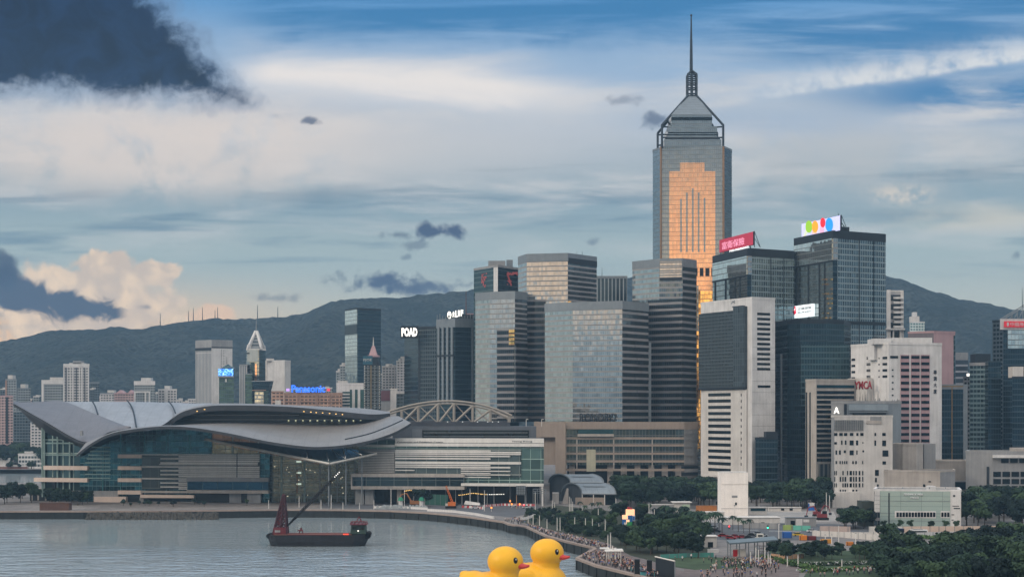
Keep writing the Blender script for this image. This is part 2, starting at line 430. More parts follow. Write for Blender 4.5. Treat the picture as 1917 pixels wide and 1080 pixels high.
# the quay wall with its coping along the whole shore
mb = MB(); mc = MB(); sh = front+[(90, 300)]
for a, b in zip(sh, sh[1:]):
    mb.face([(a[0], a[1], -1), (b[0], b[1], -1), (b[0], b[1], LZ-0.45), (a[0], a[1], LZ-0.45)])
    A, B = Vector(a), Vector(b); t = (B-A).normalized(); n = Vector((t.y, -t.x))
    P = [A+n*0.35, B+n*0.35, B-n*1.1, A-n*1.1]
    mc.prism([tuple(q) for q in P], LZ-0.45, LZ+0.35)
    k = 0.0; L = (B-A).length
    while k < L:                       # fender piers down the wall
        q = A+t*k; mb.prism([tuple(q+n*0.3), tuple(q+t*1.2+n*0.3), tuple(q+t*1.2-n*0.2), tuple(q-n*0.2)], -1, LZ-0.6); k += 9.0
T = Thing('quay_wall', 'dark stained concrete quay wall with pale coping along the harbour edge', 'sea wall', (0, 700, 0))
T.part('wall', mb, wall_m); T.part('coping', mc, cope_m)

def gpoly(name, pts, z, m): return struct(name, MB().face([G(x, y, z) for x, y in pts]), m)
lawn_m = mat('lawn_grass', (58, 74, 50), 0.95, var=0.35, scale=0.15, streak=False)
dirt_m = mat('planted_soil', (54, 58, 46), 0.95, var=0.3, scale=0.2, streak=False)
prom_m = mat('promenade_brick', (106, 95, 92), 0.85, var=0.25, scale=0.25, streak=False)
road_m = mat('road_asphalt', (84, 86, 90), 0.8, var=0.18, scale=0.1, streak=False)
pale_m = mat('pale_concrete_yard', (150, 146, 142), 0.85, var=0.2, scale=0.1, streak=False)
gpoly('promenade', [(962, 983.5), (985, 986.6), (1022, 1003.6), (1060, 1014), (1106, 1024.5), (1085, 1044), (1118, 1058), (1202, 1078.5), (1330, 1120), (1420, 1120), (1300, 1074), (1180, 1040), (1140, 1018), (1060, 1000), (1000, 984), (975, 979)], LZ+0.03, prom_m)
gpoly('park_ground', [(975, 977), (1000, 983), (1060, 999), (1140, 1017), (1180, 1039), (1260, 1060), (1330, 1060), (1330, 1000), (1290, 975), (1180, 960), (1040, 945), (985, 955)], LZ+0.05, dirt_m)
gpoly('lawn_edge', [(1240, 1045), (1300, 1040), (1400, 1046), (1410, 1062), (1300, 1066), (1235, 1056)], LZ+0.09, lawn_m)
gpoly('plaza', [(1280, 1064), (1400, 1058), (1470, 1048), (1500, 1062), (1480, 1130), (1300, 1130)], LZ+0.07, prom_m)
gpoly('lawn', [(1440, 1030), (1640, 1030), (1900, 1030), (2300, 1050), (2300, 1140), (1470, 1140), (1510, 1070), (1440, 1045)], LZ+0.06, lawn_m)
gpoly('garden_path', [(1480, 1052), (1660, 1048), (1660, 1055), (1490, 1058)], LZ+0.12, pale_m)
gpoly('garden_walk', [(1490, 1064.5), (1640, 1060), (1640, 1063.5), (1490, 1068)], LZ+0.12, pale_m)
gpoly('road', [(1290, 982), (1360, 976), (1560, 980), (1700, 990), (2000, 990), (2000, 1004), (1760, 1004), (1640, 1003), (1500, 1010), (1400, 1014), (1330, 1008)], LZ+0.04, road_m)
gpoly('service_road', [(820, 936), (1000, 944), (1020, 950), (1000, 958), (960, 968), (900, 962), (820, 955), (600, 950), (600, 943)], LZ+0.03, road_m)
gpoly('works_yard', [(1300, 955), (1560, 957), (1570, 975), (1450, 979), (1330, 977), (1290, 968)], LZ+0.05, pale_m)
mk = MB()
for x0, x1, y in ((1370, 1420, 991), (1440, 1500, 993), (1520, 1580, 995), (1600, 1660, 997.5), (1690, 1740, 998), (1770, 1820, 998)):
    mk.face([G(x0, y, LZ+0.06), G(x1, y+0.5, LZ+0.06), G(x1, y+0.9, LZ+0.06), G(x0, y+0.4, LZ+0.06)])
struct('road_markings', mk, mat('road_paint', (200, 200, 196), 0.7, var=0.1))
pond_m = mat('pond_water', (110, 135, 165), 0.15, var=0.1)
gpoly('pond', [(1730, 1006), (1800, 1004.5), (1850, 1009), (1800, 1012), (1745, 1009)], LZ+0.08, pond_m)

# ---- hills
ridge = [(-1400, 700), (-500, 668), (-120, 652), (0, 640), (50, 631), (85, 621), (135, 619), (175, 617), (230, 611), (272, 617), (292, 609), (340, 602), (420, 598), (470, 596), (520, 594), (560, 589), (590, 577),
         (620, 563), (660, 559), (700, 557), (750, 556), (800, 552), (850, 545), (890, 543), (1000, 530), (1150, 520), (1300, 512), (1450, 508), (1580, 506), (1657, 516), (1700, 527), (1750, 545), (1800, 560), (1850, 569), (1890, 577), (1917, 582), (2100, 606), (2500, 640), (3400, 690)]
RD = 3600.0
def ridge_z(x):
    px = x/RD*F+CX
    for (a, ya), (b, yb) in zip(ridge, ridge[1:]):
        if a <= px <= b: return Z(ya+(yb-ya)*(px-a)/(b-a), RD)
    return Z(660, RD)
def hill_mesh():
    mb = MB(); xs = [-2500+10*i for i in range(501)]; ys = [2300+(RD-2300)*(j/46) for j in range(47)]+[RD+60*j for j in range(1, 11)]
    rows = []
    for y in ys:
        r = []
        for x in xs:
            rz = ridge_z(x*RD/max(y, 2300)) if y < RD else ridge_z(x)
            if y <= RD:
                t = (y-2300)/(RD-2300); s = math.sin(t*PI/2)**1.15
                sp = abs(mnoise.noise(Vector((x/330, y/900, 1.7))))*1.1+0.5*abs(mnoise.noise(Vector((x/140, y/420, 5.1))))
                h = 4+(rz*(y/RD)**0.6-4)*s*(1-0.8*sp*(1-t)**0.8*min(1, 2.4*t)) if t < 1 else rz
                h = min(h, CH+(rz-CH)*y/RD-2*(1-t))
            else: h = rz-(y-RD)*0.35
            h += (mnoise.noise(Vector((x/28, y/28, 0.3)))*4.0+mnoise.noise(Vector((x/12, y/12, 9.3)))*3.6)*(1.0 if y > 2400 else .3)
            r.append((x, y, max(h, 3.0)))
        rows.append(r)
    mb.loft(rows); return mb
def hill_mat():
    m, nt, b = newmat('forest_slope')
    tc = nt.nodes.new('ShaderNodeTexCoord'); p = S(nt, tc.outputs['Object'])
    n = noise(nt, p, 0.035, 7, 0.72); n2 = noise(nt, p, 0.006, 5, 0.6)
    vn = nt.nodes.new('ShaderNodeTexVoronoi'); nt.links.new(p.k, vn.inputs['Vector']); vn.inputs['Scale'].default_value = 0.09
    vd = S(nt, vn.outputs['Distance'])
    col = mix(nt, (n*0.6+vd*0.4).ss(0.3, 0.65), C(12, 20, 26), C(60, 66, 64))
    col = mix(nt, n2.ss(0.45, 0.7), col, C(30, 40, 42))
    col = mix(nt, n2.ss(0.68, 0.72)*n.ss(0.55, 0.6)*0.5, col, C(120, 112, 100))
    nt.links.new(col.k, b.inputs['Base Color']); b.inputs['Roughness'].default_value = 1.0; b.inputs['Specular IOR Level'].default_value = 0.05
    bp = nt.nodes.new('ShaderNodeBump'); bp.inputs['Distance'].default_value = 16.0; bp.inputs['Strength'].default_value = 1.0
    nt.links.new((n*0.6+(1.0-vd)*0.5).k, bp.inputs['Height']); nt.links.new(bp.outputs[0], b.inputs['Normal'])
    return m
struct('hills', hill_mesh(), hill_mat(), weld=True, smooth=True)

# ---- haze
def haze():
    m = bpy.data.materials.new('haze_air'); m.use_nodes = True; nt = m.node_tree; nt.nodes.clear()
    o = nt.nodes.new('ShaderNodeOutputMaterial'); v = nt.nodes.new('ShaderNodeVolumePrincipled')
    v.inputs['Color'].default_value = (0.42, 0.70, 0.98, 1); v.inputs['Density'].default_value = 0.000085; v.inputs['Anisotropy'].default_value = 0.0
    nt.links.new(v.outputs[0], o.inputs['Volume'])
    ob = single('haze', MB().box(-2750, 2750, -950, 4310, -2.0, 400), m, kind='stuff')
    ob.display_type = 'WIRE'
# ================================================================ BUILDINGS
def grey(name, v, **k): return mat(name, (v, v, v), **k)
M_roof = mat('roof_grey', (96, 98, 100), 0.85, var=0.25, scale=0.15)
M_dark = mat('dark_metal', (40, 46, 52), 0.5, 0.3, var=0.15)
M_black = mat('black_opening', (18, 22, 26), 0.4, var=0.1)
M_white = mat('white_paint', (204, 201, 198), 0.7, var=0.2, scale=0.12)
M_whit2 = mat('white_render', (198, 193, 187), 0.75, var=0.2, scale=0.10)
M_stone = mat('pale_stone', (168, 160, 152), 0.85, var=0.24, scale=0.12)
M_conc = mat('grey_concrete', (140, 140, 140), 0.85, var=0.2, scale=0.12)
M_beige = mat('beige_stone', (150, 136, 124), 0.8, var=0.16, scale=0.12)
M_pink = mat('pink_tile', (170, 140, 142), 0.75, var=0.14, scale=0.12)
M_brown = mat('brown_tile', (150, 120, 104), 0.75, var=0.18, scale=0.12)
M_steel = mat('grey_steel', (128, 134, 138), 0.45, 0.4, var=0.12)
M_greensteel = mat('pale_green_steel', (130, 150, 146), 0.5, 0.2, var=0.12)
M_mast = mat('dark_mast', (46, 54, 62), 0.5, 0.4, var=0.1)
M_win = mat('dark_window', (30, 40, 46), 0.12, 0.6, var=0.35, scale=0.3, streak=False)
M_wint = mat('teal_window', (30, 66, 76), 0.12, 0.55, var=0.3, scale=0.3, streak=False)
M_wlit = glow('lit_white', (255, 250, 240), 1.3)
M_warm = glow('warm_lamp', (255, 205, 120), 1.3)
M_red = mat('red_paint', (180, 30, 40), 0.5, var=0.1)

# curtain walls
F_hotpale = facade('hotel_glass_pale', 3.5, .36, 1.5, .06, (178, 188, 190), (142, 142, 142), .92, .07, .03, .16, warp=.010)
F_hotdark = facade('hotel_glass_dark', 3.5, .36, 1.5, .06, (100, 116, 124), (140, 138, 138), .88, .07, .04, .35, warp=.012)  # darker copy of the pale glass: dim sky reflection put into the tint
F_hotdeep = facade('hotel_ribbon_deep', 4.4, .38, 1.5, .05, (48, 60, 66), (128, 126, 126), .8, .08, .03, .35)
F_hotgold = facade('hotel_glass_smooth', 3.5, .26, 1.5, .07, (188, 192, 192), (138, 136, 134), .95, .05, .013, .12, warp=.010)
F_silver = facade('silver_curtain_wall', 3.6, .26, 1.5, .08, (150, 162, 168), (134, 146, 152), .9, .10, .012, .10, wmetal=.75, wrough=.28)
F_gold = facade('gold_curtain_wall', 3.6, .14, 1.5, .10, (250, 200, 162), (220, 168, 132), .97, .12, .012, .10, wmetal=.85, wrough=.3, warp=.006)
F_goldhi = facade('gold_curtain_wall_sunset_tint', 3.6, .16, 1.5, .12, (252, 206, 130), (216, 160, 104), .97, .06, .022, .15, wmetal=.8, wrough=.25, warp=.006)  # yellower gold copy: bright sunset reflection put into the tint
F_leftpale = facade('pale_panel_glass', 3.9, .14, 2.6, .07, (220, 228, 226), (104, 112, 114), .92, .06, .02, .1)
F_leftmul = facade('pale_panel_glass_tall', 3.9, .12, 2.0, .10, (176, 186, 186), (84, 92, 94), .92, .07, .02, .16)
F_grid = facade('dark_grid_glass', 3.9, .22, 2.0, .22, (92, 112, 120), (130, 144, 148), .85, .08, .02, .4, lit=.0)
F_navy = facade('navy_glass', 3.8, .22, 1.7, .08, (44, 66, 76), (44, 60, 68), .85, .09, .02, .35, wrough=.35)
F_teal = facade('teal_glass', 3.8, .25, 1.8, .10, (56, 82, 88), (70, 90, 94), .85, .10, .02, .35)
F_greyrib = facade('ribbed_grey_wall', 60, .02, 2.2, .42, (120, 124, 128), (170, 168, 166), .25, .4, .0, .1)
F_apt = facade('apartment_wall', 3.0, .50, 3.4, .36, (70, 78, 84), (196, 192, 190), .5, .2, .02, .5)
F_aptp = facade('pink_apartment_wall', 3.0, .52, 3.2, .36, (74, 74, 80), (176, 150, 146), .5, .2, .02, .5)
F_aptg = facade('grey_apartment_wall', 3.0, .48, 3.0, .34, (62, 74, 80), (140, 146, 148), .5, .2, .02, .5)
F_aptd = facade('dark_apartment_wall', 3.1, .40, 3.0, .26, (40, 54, 62), (84, 94, 100), .6, .15, .02, .5)
F_brown = facade('brown_hotel_wall', 3.2, .50, 3.6, .30, (86, 74, 70), (176, 142, 122), .4, .25, .02, .5)
F_latt = facade('lattice_glass', 3.4, .26, 1.7, .30, (50, 62, 68), (78, 88, 92), .8, .12, .02, .5)
F_green = facade('greenish_tower', 3.3, .42, 2.4, .14, (58, 84, 90), (104, 124, 126), .7, .12, .02, .55)
F_podium = facade('podium_glass', 5.2, .05, 2.2, .06, (62, 78, 84), (120, 116, 112), .8, .12, .02, .4)

def close_poly(pts, back):
    (x0, y0), (x1, y1) = pts[0], pts[-1]
    k0, k1 = (y0+back)/y0, (y1+back)/y1
    return pts+[(x1*k1-1.0, y1+back), (x0*k0+1.0, y0+back)]
def tower(name, label, cat, fr, ytop, mats, back=40, z0=LZ, ref=None, par=3.0, parm=None, roofm=None, plant=(), group=None, side=None, parout=0.25):
    """fr: front corners (px, distance) from left to right; one facade material per front facet"""
    pts = [(X(p, D), D) for p, D in fr]; n = len(pts)-1
    if not isinstance(mats, (list, tuple)): mats = [mats]*n
    side = side or mats[-1]
    D0 = fr[0][1] if ref is None else ref
    zt = Z(ytop, D0); poly = close_poly(pts, back)
    cx = sum(p[0] for p in poly)/len(poly); cy = sum(p[1] for p in poly)/len(poly)
    T = Thing(name, label, cat, (cx, cy, z0), group)
    ml = []; mb = MB()
    def slot(m):
        if m not in ml: ml.append(m)
        return ml.index(m)
    N = len(poly)
    for k in range(N):
        a, b = poly[k], poly[(k+1) % N]; L = math.hypot(b[0]-a[0], b[1]-a[1])
        mb.face([(a[0], a[1], z0), (b[0], b[1], z0), (b[0], b[1], zt), (a[0], a[1], zt)], [(0, z0), (L, z0), (L, zt), (0, zt)], slot(mats[k] if k < n else side))
    T.wall = T.part('facade', mb, ml)
    T.roof = T.part('roof', MB().face([(x, y, zt-0.02) for x, y in poly]), roofm or M_roof)
    if par:
        o = []
        r = max(math.hypot(p[0]-cx, p[1]-cy) for p in poly); k = 1+parout/r*1.4
        ring = [(cx+(p[0]-cx)*k, cy+(p[1]-cy)*k) for p in poly]; inn = [(cx+(p[0]-cx)*.95, cy+(p[1]-cy)*.95) for p in poly]
        pm = MB(); zl, zh = zt-par, zt+0.6
        for q in range(N):
            a, b, c, d = ring[q], ring[(q+1) % N], inn[(q+1) % N], inn[q]
            L = math.hypot(b[0]-a[0], b[1]-a[1])
            pm.face([(*a, zl), (*b, zl), (*b, zh), (*a, zh)]); pm.face([(*a, zh), (*b, zh), (*c, zh), (*d, zh)]); pm.face([(*d, zt), (*d, zh), (*c, zh), (*c, zt)])
            pm.face([(*b, zl), (*a, zl), (*poly[q], zl), (*poly[(q+1) % N], zl)])
        T.part('parapet', pm, parm or M_steel)
    for (p0, p1, h, *mm) in plant:          # rooftop plant rooms, px range + height in m
        Dm = (fr[0][1]+fr[-1][1])/2+back*0.35
        b = MB().box(X(p0, Dm), X(p1, Dm), Dm, Dm+back*0.3, zt, zt+h)
        T.part('plant_room', b, mm[0] if mm else M_conc)
    T.facets = [Facet(fr[k], fr[k+1]) for k in range(n)]; T.zt = zt; T.poly = poly
    return T
def antenna(T, px, D, z, h, r=0.25, m=None):
    x = X(px, D); T.part('antenna', MB().tube((x, D, z), (x, D, z+h), r, r*.4, 5), m or M_mast)
def bands(T, f, x0, x1, ys, hpx, m, out=0.2, name='floor_band', inn=0.0):
    for y in ys:
        T.part(name, f.box(MB(), x0, x1, y, y+hpx, out, inn), m)

# ---------------------------------------------------------------- the tallest tower
def tall_tower():
    D = 1300.0; fr = [(1222, 1314), (1237, 1302), (1355, 1296), (1370, 1313)]
    T = tower('pointed_skyscraper', 'tallest grey skyscraper with gold glass centre, pyramid crown and needle mast', 'skyscraper', fr, 281, [F_silver, F_silver, F_navy], 55, ref=1312, par=1.0)
    f = T.facets[1]
    z = T.zt
    # the main face runs a little higher than the chamfers
    T.part('facade', f.poly(MB(), [(1237.5, 900), (1354.5, 900), (1354.5, 275), (1237.5, 275)], 0.35), F_silver)
    T.part('facade', f.box(MB(), 1237.5, 1354.5, 275, 290, 0.3, 40), M_steel)
    T.part('gold_glazing', f.poly(MB(), [(1253, 700), (1339, 700), (1339, 321), (1319, 321), (1319, 305), (1273, 305), (1273, 321), (1253, 321)], 0.7), F_gold)
    T.part('gold_glazing', f.poly(MB(), [(1296, 840), (1337, 840), (1337, 545), (1296, 545)], 0.95), F_goldhi)  # real gold glass, with the brighter sunset reflection painted in as yellower tint
    for px, y0 in ((1275, 373), (1286, 361), (1297, 353), (1308, 361), (1319, 371)):
        T.part('silver_fin', f.box(MB(), px-1.6, px+1.6, y0, 472, 1.1), F_silver)
    T.part('silver_fin', f.box(MB(), 1304.5, 1307.5, 535, 620, 1.3), F_silver)
    for a, b in ((1299.5, 1306), (1310, 1317), (1320.5, 1328), (1331.5, 1337)):
        T.part('refuge_opening', f.box(MB(), a, b, 502, 517, 1.15), M_black)
    for px in (1237.5, 1354.5):
        a = f.at(px, 275, 0.6); T.part('corner_pipe', MB().tube((a[0], a[1], 20), a, 0.9, n=8), mat('gold_pipe', (150, 118, 92), .4, .5, var=.1))
    # crown: stepped blocks
    cy = 1318.0
    def blk(x0, x1, y0, y1, nm='crown_tier', d=20, m=F_silver):
        b = MB().prism([(X(x0, 1300), cy-d), (X(x1, 1300), cy-d), (X(x1, 1300), cy+d), (X(x0, 1300), cy+d)], Z(y1, 1300), Z(y0, 1300)); T.part(nm, b, m)
    blk(1243, 1350, 262, 276, d=20); blk(1246, 1347.5, 258, 262, d=19.6, m=M_dark); blk(1251, 1342.5, 237, 258, d=18.5); blk(1257.5, 1333.5, 214, 237, d=16)
    for y in (248, 252): blk(1250.6, 1343, y, y+2.2, 'crown_window_band', 18.7, M_win)
    blk(1257, 1334, 219, 225, 'crown_window_band', 16.3, M_win)
    def py(x, y): return (X(x, 1300), Z(y, 1300))
    (xl, zb), (xr, _), (xa, za), (xb, _) = py(1257.5, 214), py(1333.5, 214), (X(1287, 1316), Z(181, 1316)), (X(1304, 1316), 0)
    T.part('pyramid_roof', MB().hexa([(xl, cy-16, zb), (xr, cy-16, zb), (xr, cy+16, zb), (xl, cy+16, zb)], [(xa, cy-4, za), (xb, cy-4, za), (xb, cy+4, za), (xa, cy+4, za)]), facade('pyramid_cladding', 1.6, .2, 6, .04, (118, 128, 136), (96, 104, 110), .6, .25, .004, .1))
    fm = M_mast; c = MB()
    for s in (-16, 16):
        for (x, e) in ((1239, 1287), (1353.5, 1304)):
            P = lambda px, yy, d: (X(px, 1300), cy+d, Z(yy, 1300))
            c.tube(P(x, 276, s*1.2), P(x, 235, s*1.2), 1.0, n=6); c.tube(P(x, 235, s*1.2), (X(e, 1316), cy+s*.25, Z(181, 1316)), 1.0, n=6)
            m = 1258 if x < 1290 else 1333
            for yy in (238, 258): c.tube(P(x, yy, s*1.2), P(m, yy, s), 0.7, n=5)
    T.part('crown_frame', c, fm)
    c = MB(); xs = (1287, 1295.5, 1304)
    for x in xs:
        for s in (-4, 4): c.tube((X(x, 1316), cy+s, Z(181, 1316)), (X(x, 1316), cy+s, Z(140, 1316)), 0.75, n=6)
    for yy in (177, 166, 157, 149, 141):
        for s in (-4, 4): c.tube((X(1287, 1316), cy+s, Z(yy, 1316)), (X(1304, 1316), cy+s, Z(yy, 1316)), 0.7, n=5)
        for x in (1287, 1304): c.tube((X(x, 1316), cy-4, Z(yy, 1316)), (X(x, 1316), cy+4, Z(yy, 1316)), 0.6, n=5)
    for x in (1287, 1304):
        for s in (-4, 4): c.tube((X(x, 1316), cy+s, Z(140, 1316)), (X(1295.5, 1316), cy, Z(131, 1316)), 0.7, n=5)
    c.tube((X(1295.5, 1316), cy, Z(181, 1316)), (X(1295.5, 1316), cy, Z(131, 1316)), 1.2, n=6)
    T.part('lattice_neck', c, fm)
    x = X(1294.5, 1316); c = MB().tube((x, cy, Z(133, 1316)), (x, cy, Z(75, 1316)), 1.35, 1.0, 8).tube((x, cy, Z(75, 1316)), (x, cy, Z(45, 1316)), 0.95, 0.6, 8).tube((x, cy, Z(45, 1316)), (x, cy, Z(28, 1316)), 0.65, 0.45, 8).ball((x, cy, Z(28.5, 1316)), .9, .9, 1.0)
    T.part('needle_mast', c, fm)
tall_tower()

# ---------------------------------------------------------------- harbour hotels and office block on a shared podium
PZ = Z(790, 1080)
def podium():
    fr = [(1000, 1088), (1060, 1082), (1280, 1080), (1306, 1092)]
    T = tower('hotel_podium', 'long beige banded podium on columns below the harbour hotel towers', 'building', fr, 791, [M_beige, F_podium, M_conc], 130, z0=22, ref=1080, par=4.5, parm=M_beige)
    T.o['label'] = 'long beige banded podium raised on columns under the harbour hotel towers'
    f = T.facets[1]
    T.part('terrace_edge', f.box(MB(), 1058, 1281, 790, 803, 1.2), M_beige)
    T.part('terrace_edge', f.box(MB(), 1081, 1149, 812, 816.5, 2.2), M_stone)
    bands(T, f, 1060, 1281, (818, 831, 846.5, 861, 877), 4.2, M_beige, 0.8)
    bands(T, T.facets[2], 1280.5, 1305.5, (806, 818, 831, 846.5, 861, 877), 6.0, M_conc, 0.5)
    for px in (1080, 1149, 1221): T.part('pier', f.box(MB(), px-1, px+1, 818, 877, 0.7), M_stone)
    T.part('wall_panel', f.box(MB(), 1098, 1115, 841, 882, 1.0), mat('cream_panel', (176, 172, 150), .8, var=.12))
    T.part('recess', f.box(MB(), 1082, 1148, 803.5, 811.5, 0.9), M_wint)
    g = Facet((1000, 1086), (1060, 1080))
    T.part('portal_beam', g.box(MB(), 1002, 1060, 793, 818, 2.0), M_beige)
    T.part('portal_column', g.box(MB(), 1041, 1060, 818, 905, 2.0, 1.0), M_beige)
    for px in (1071, 1143, 1168.5, 1194, 1220, 1245.5, 1270.5):
        h = f.hit(px); T.part('column', MB().box(h.x-1.9, h.x+1.9, h.y+2, h.y+5.8, LZ, 22.3), M_stone)
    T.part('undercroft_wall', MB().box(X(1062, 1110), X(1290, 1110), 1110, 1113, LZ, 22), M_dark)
    T.part('side_stair', MB().prism([(X(1262, 1085), 1083), (X(1306, 1095), 1093), (X(1306, 1100), 1110), (X(1262, 1100), 1110)], LZ, 21.9), facade('stair_bands', 4.2, .5, 60, .0, (40, 46, 50), (120, 116, 112), .3, .4, .0, .1))
podium()
def hotel(label, fr, ytop, mats, ref, **k): return tower('harbour_tower', label, 'tower', fr, ytop, mats, k.pop('back', 34), z0=PZ+0.05, ref=ref, par=k.pop('par', 5.0), parm=M_steel, **k)
# tall block behind with the wide gold sheen
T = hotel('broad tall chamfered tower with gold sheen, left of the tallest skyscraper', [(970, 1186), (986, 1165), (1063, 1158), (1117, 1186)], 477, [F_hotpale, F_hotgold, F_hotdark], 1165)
T.part('mechanical_band', T.facets[2].box(MB(), 1064, 1117, 486, 497, 0.4), M_dark)
for px in (1080, 1090): antenna(T, px, 1180, T.zt, 4)
f = T.facets[1]
T.part('dark_bay', Facet((986, 1165), (1063, 1158)).box(MB(), 986.5, 1022, 561, 790, 0.6, zz=(Z(561, 1165), PZ+.1)), F_hotdeep)
T.part('dark_bay', T.facets[2].box(MB(), 1063.5, 1082, 566, 620, 0.6), F_hotdeep)
T.part('sunset_tint_pane', Facet((1063, 1157), (1075, 1157)).box(MB(), 1063, 1069, 564, 596, 0.9), F_goldhi)  # gold-tinted pane, sunset reflection painted into the glass colour
# lower left block
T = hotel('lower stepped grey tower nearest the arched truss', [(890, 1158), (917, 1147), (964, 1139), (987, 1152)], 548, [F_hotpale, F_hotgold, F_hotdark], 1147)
T.part('dark_bay', T.facets[1].box(MB(), 931, 963, 617, 790, 0.6, zz=(Z(617, 1143), PZ+.1)), F_hotdeep)
T.part('dark_bay', T.facets[2].box(MB(), 964, 986.5, 638, 790, 0.6, zz=(Z(638, 1146), PZ+.1)), F_hotdeep)
for y in (617, 624.5, 632.5, 640): T.part('sunset_tint_pane', Facet((953, 1140), (965, 1138)).box(MB(), 953.5, 964, y, y+5.5, 1.0), F_goldhi)  # not lit: gold-tinted panes stand in for reflected sunset
# front block, the widest face
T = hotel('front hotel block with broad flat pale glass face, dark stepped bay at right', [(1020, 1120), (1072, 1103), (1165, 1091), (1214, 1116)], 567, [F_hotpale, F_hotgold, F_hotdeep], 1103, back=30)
for k, y in enumerate((640, 668, 700, 728)): T.part('step_bay', T.facets[2].box(MB(), 1188+k % 2*4, 1213, y, y+14, 0.7), F_hotdeep)
T.part('lettering', text_mesh('RONDRO', M_dark, Facet((1072, 1101), (1165, 1090)), 1086, 1154, 773, 789, 0.6, 0.5, 0.012, org=T.loc), M_dark)
# right block with gold band
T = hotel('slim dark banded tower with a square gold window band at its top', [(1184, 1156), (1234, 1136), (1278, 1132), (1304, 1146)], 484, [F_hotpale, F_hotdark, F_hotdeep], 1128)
f = T.facets[1]
T.part('gold_band', f.box(MB(), 1235.5, 1276.5, 489, 521.5, 0.5), F_hotgold)
for y in (489, 498, 507, 515.5): T.part('floor_band', f.box(MB(), 1235.2, 1276.8, y-1.4, y+.9, 0.8), M_conc)
T.part('mechanical_band', f.box(MB(), 1235.2, 1276.8, 520, 525, 0.7), M_dark)
T.part('lower_block', MB().prism([(X(1213, 1140), 1140), (X(1277, 1124), 1124), (X(1304, 1143), 1143), (X(1300, 1150), 1152), (X(1216, 1150), 1150)], PZ+.1, Z(560, 1128)), F_hotdeep)  # darker glass here paints in the reflection of neighbouring towers
T.part('lift_shaft', MB().box(X(1212, 1118), X(1219, 1118), 1118, 1128, PZ+.05, Z(641, 1118)), M_steel)
# small striped block behind
T = tower('ribbed_block', 'small block with pale vertical ribs behind the gold topped towers', 'building', [(1110, 1300), (1174, 1300)], 518, facade('vertical_rib_glass', 60, .01, 3.0, .26, (58, 74, 82), (150, 154, 156), .7, .12, .01, .2), 30, par=1.5)
antenna(T, 1127, 1305, T.zt, 8)
# dark stepped tower at the left of them
T = tower('stepped_office_tower', 'dark stepped office tower with red light patterns near its top', 'office tower', [(887, 1290), (924, 1262), (932, 1258), (972, 1285)], 497, [F_teal, M_white, F_navy], 40, ref=1258, par=1.2, parm=M_conc)
T.part('plant_room', MB().box(X(914, 1270), X(946, 1270), 1272, 1290, T.zt, T.zt+5), M_conc); T.part('plant_room', MB().box(X(948, 1270), X(960, 1270), 1275, 1290, T.zt, T.zt+6), M_steel)
redled = glow('dim_red_led', (160, 70, 66), 0.22)
f = T.facets[0]; b = MB()
for k in range(26): x = 901+random.random()*9; y = 510+random.random()*26; f.box(b, x, x+random.uniform(.8, 2.4), y, y+random.uniform(1, 4), .3)
T.part('light_pattern', b, redled)
f = T.facets[2]; b = MB()
for k in range(16): f.box(b, 949+k*1.2, 950.4+k*1.2, 509+random.random()*3, 513+random.random()*3, .3)
for k in range(12): f.box(b, 948.5+k*.6, 951+k*.6, 512+k*1.8, 515+k*1.8, .3)
for k in range(10): x = 949+random.random()*8; y = 524+random.random()*8; f.box(b, x, x+1.6, y, y+1.6, .3)
T.part('light_pattern', b, redled)

# ---------------------------------------------------------------- twin dark grid towers with rooftop billboards
def grid_tower(label, x0, xc, xs, x1, D0, Dc, D1, ytop, split, low):
    fr = [(x0, D0), (xc, Dc), (xs, Dc+1), (x1, D1)]
    T = tower('grid_tower', label, 'office tower', fr, ytop, [F_leftmul, F_navy, F_grid], 45, ref=Dc, par=5.0, parm=M_dark)
    f = T.facets[0]
    hi = Z(ytop+13, Dc); mid = Z(split, Dc)
    T.part('upper_glazing', f.box(MB(), x0+.6, xc-.6, 0, 0, 0.5, zz=(hi, mid)), F_leftpale)
    T.part('corner_glazing', T.facets[1].box(MB(), xc+.3, xs-.3, 0, 0, 0.5, zz=(hi, mid)), F_hotgold)
    T.part('shadow_gap', f.box(MB(), x0+.4, xc, 0, 0, 0.55, zz=(mid, mid-1.0)), M_dark)
    for k in (.08, .38, .66, .80):
        px = x0+(xc-x0)*k; T.part('mullion', f.box(MB(), px-.5, px+.5, 0, 0, 0.6, zz=(mid, Z(low, Dc))), M_dark)
    for zf in (.45, .75):
        px = xs+(x1-xs)*zf; T.part('mullion', T.facets[2].box(MB(), px-.4, px+.4, 0, 0, 0.4, zz=(hi, LZ+1)), M_dark)
    return T
T1 = grid_tower('dark grid tower with red billboard, behind the white ribbon window tower', 1334, 1399, 1407, 1487, 1183, 1126, 1146, 466, 514, 575)
T2 = grid_tower('dark grid tower with coloured oval billboard, right of the red billboard one', 1486.5, 1559, 1568, 1658, 1152, 1102, 1124, 433, 487, 600)
f = T2.facets[2]
T2.part('shadow_gap', f.box(MB(), 1588, 1657.5, 602, 608, .4), M_dark)
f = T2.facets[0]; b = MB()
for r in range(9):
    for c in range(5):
        if random.random() < .55: x = 1540+c*3.8+random.random(); y = 522+r*9; T2.part('warm_reflection_pane', f.box(MB(), x, x+2.6, y, y+2.2, .65), F_goldhi)  # gold tint imitates warm reflections in scattered panes
T2.part('plant_room', MB().box(X(1570, 1112), X(1590, 1112), 1112, 1124, T2.zt, T2.zt+4), M_dark)

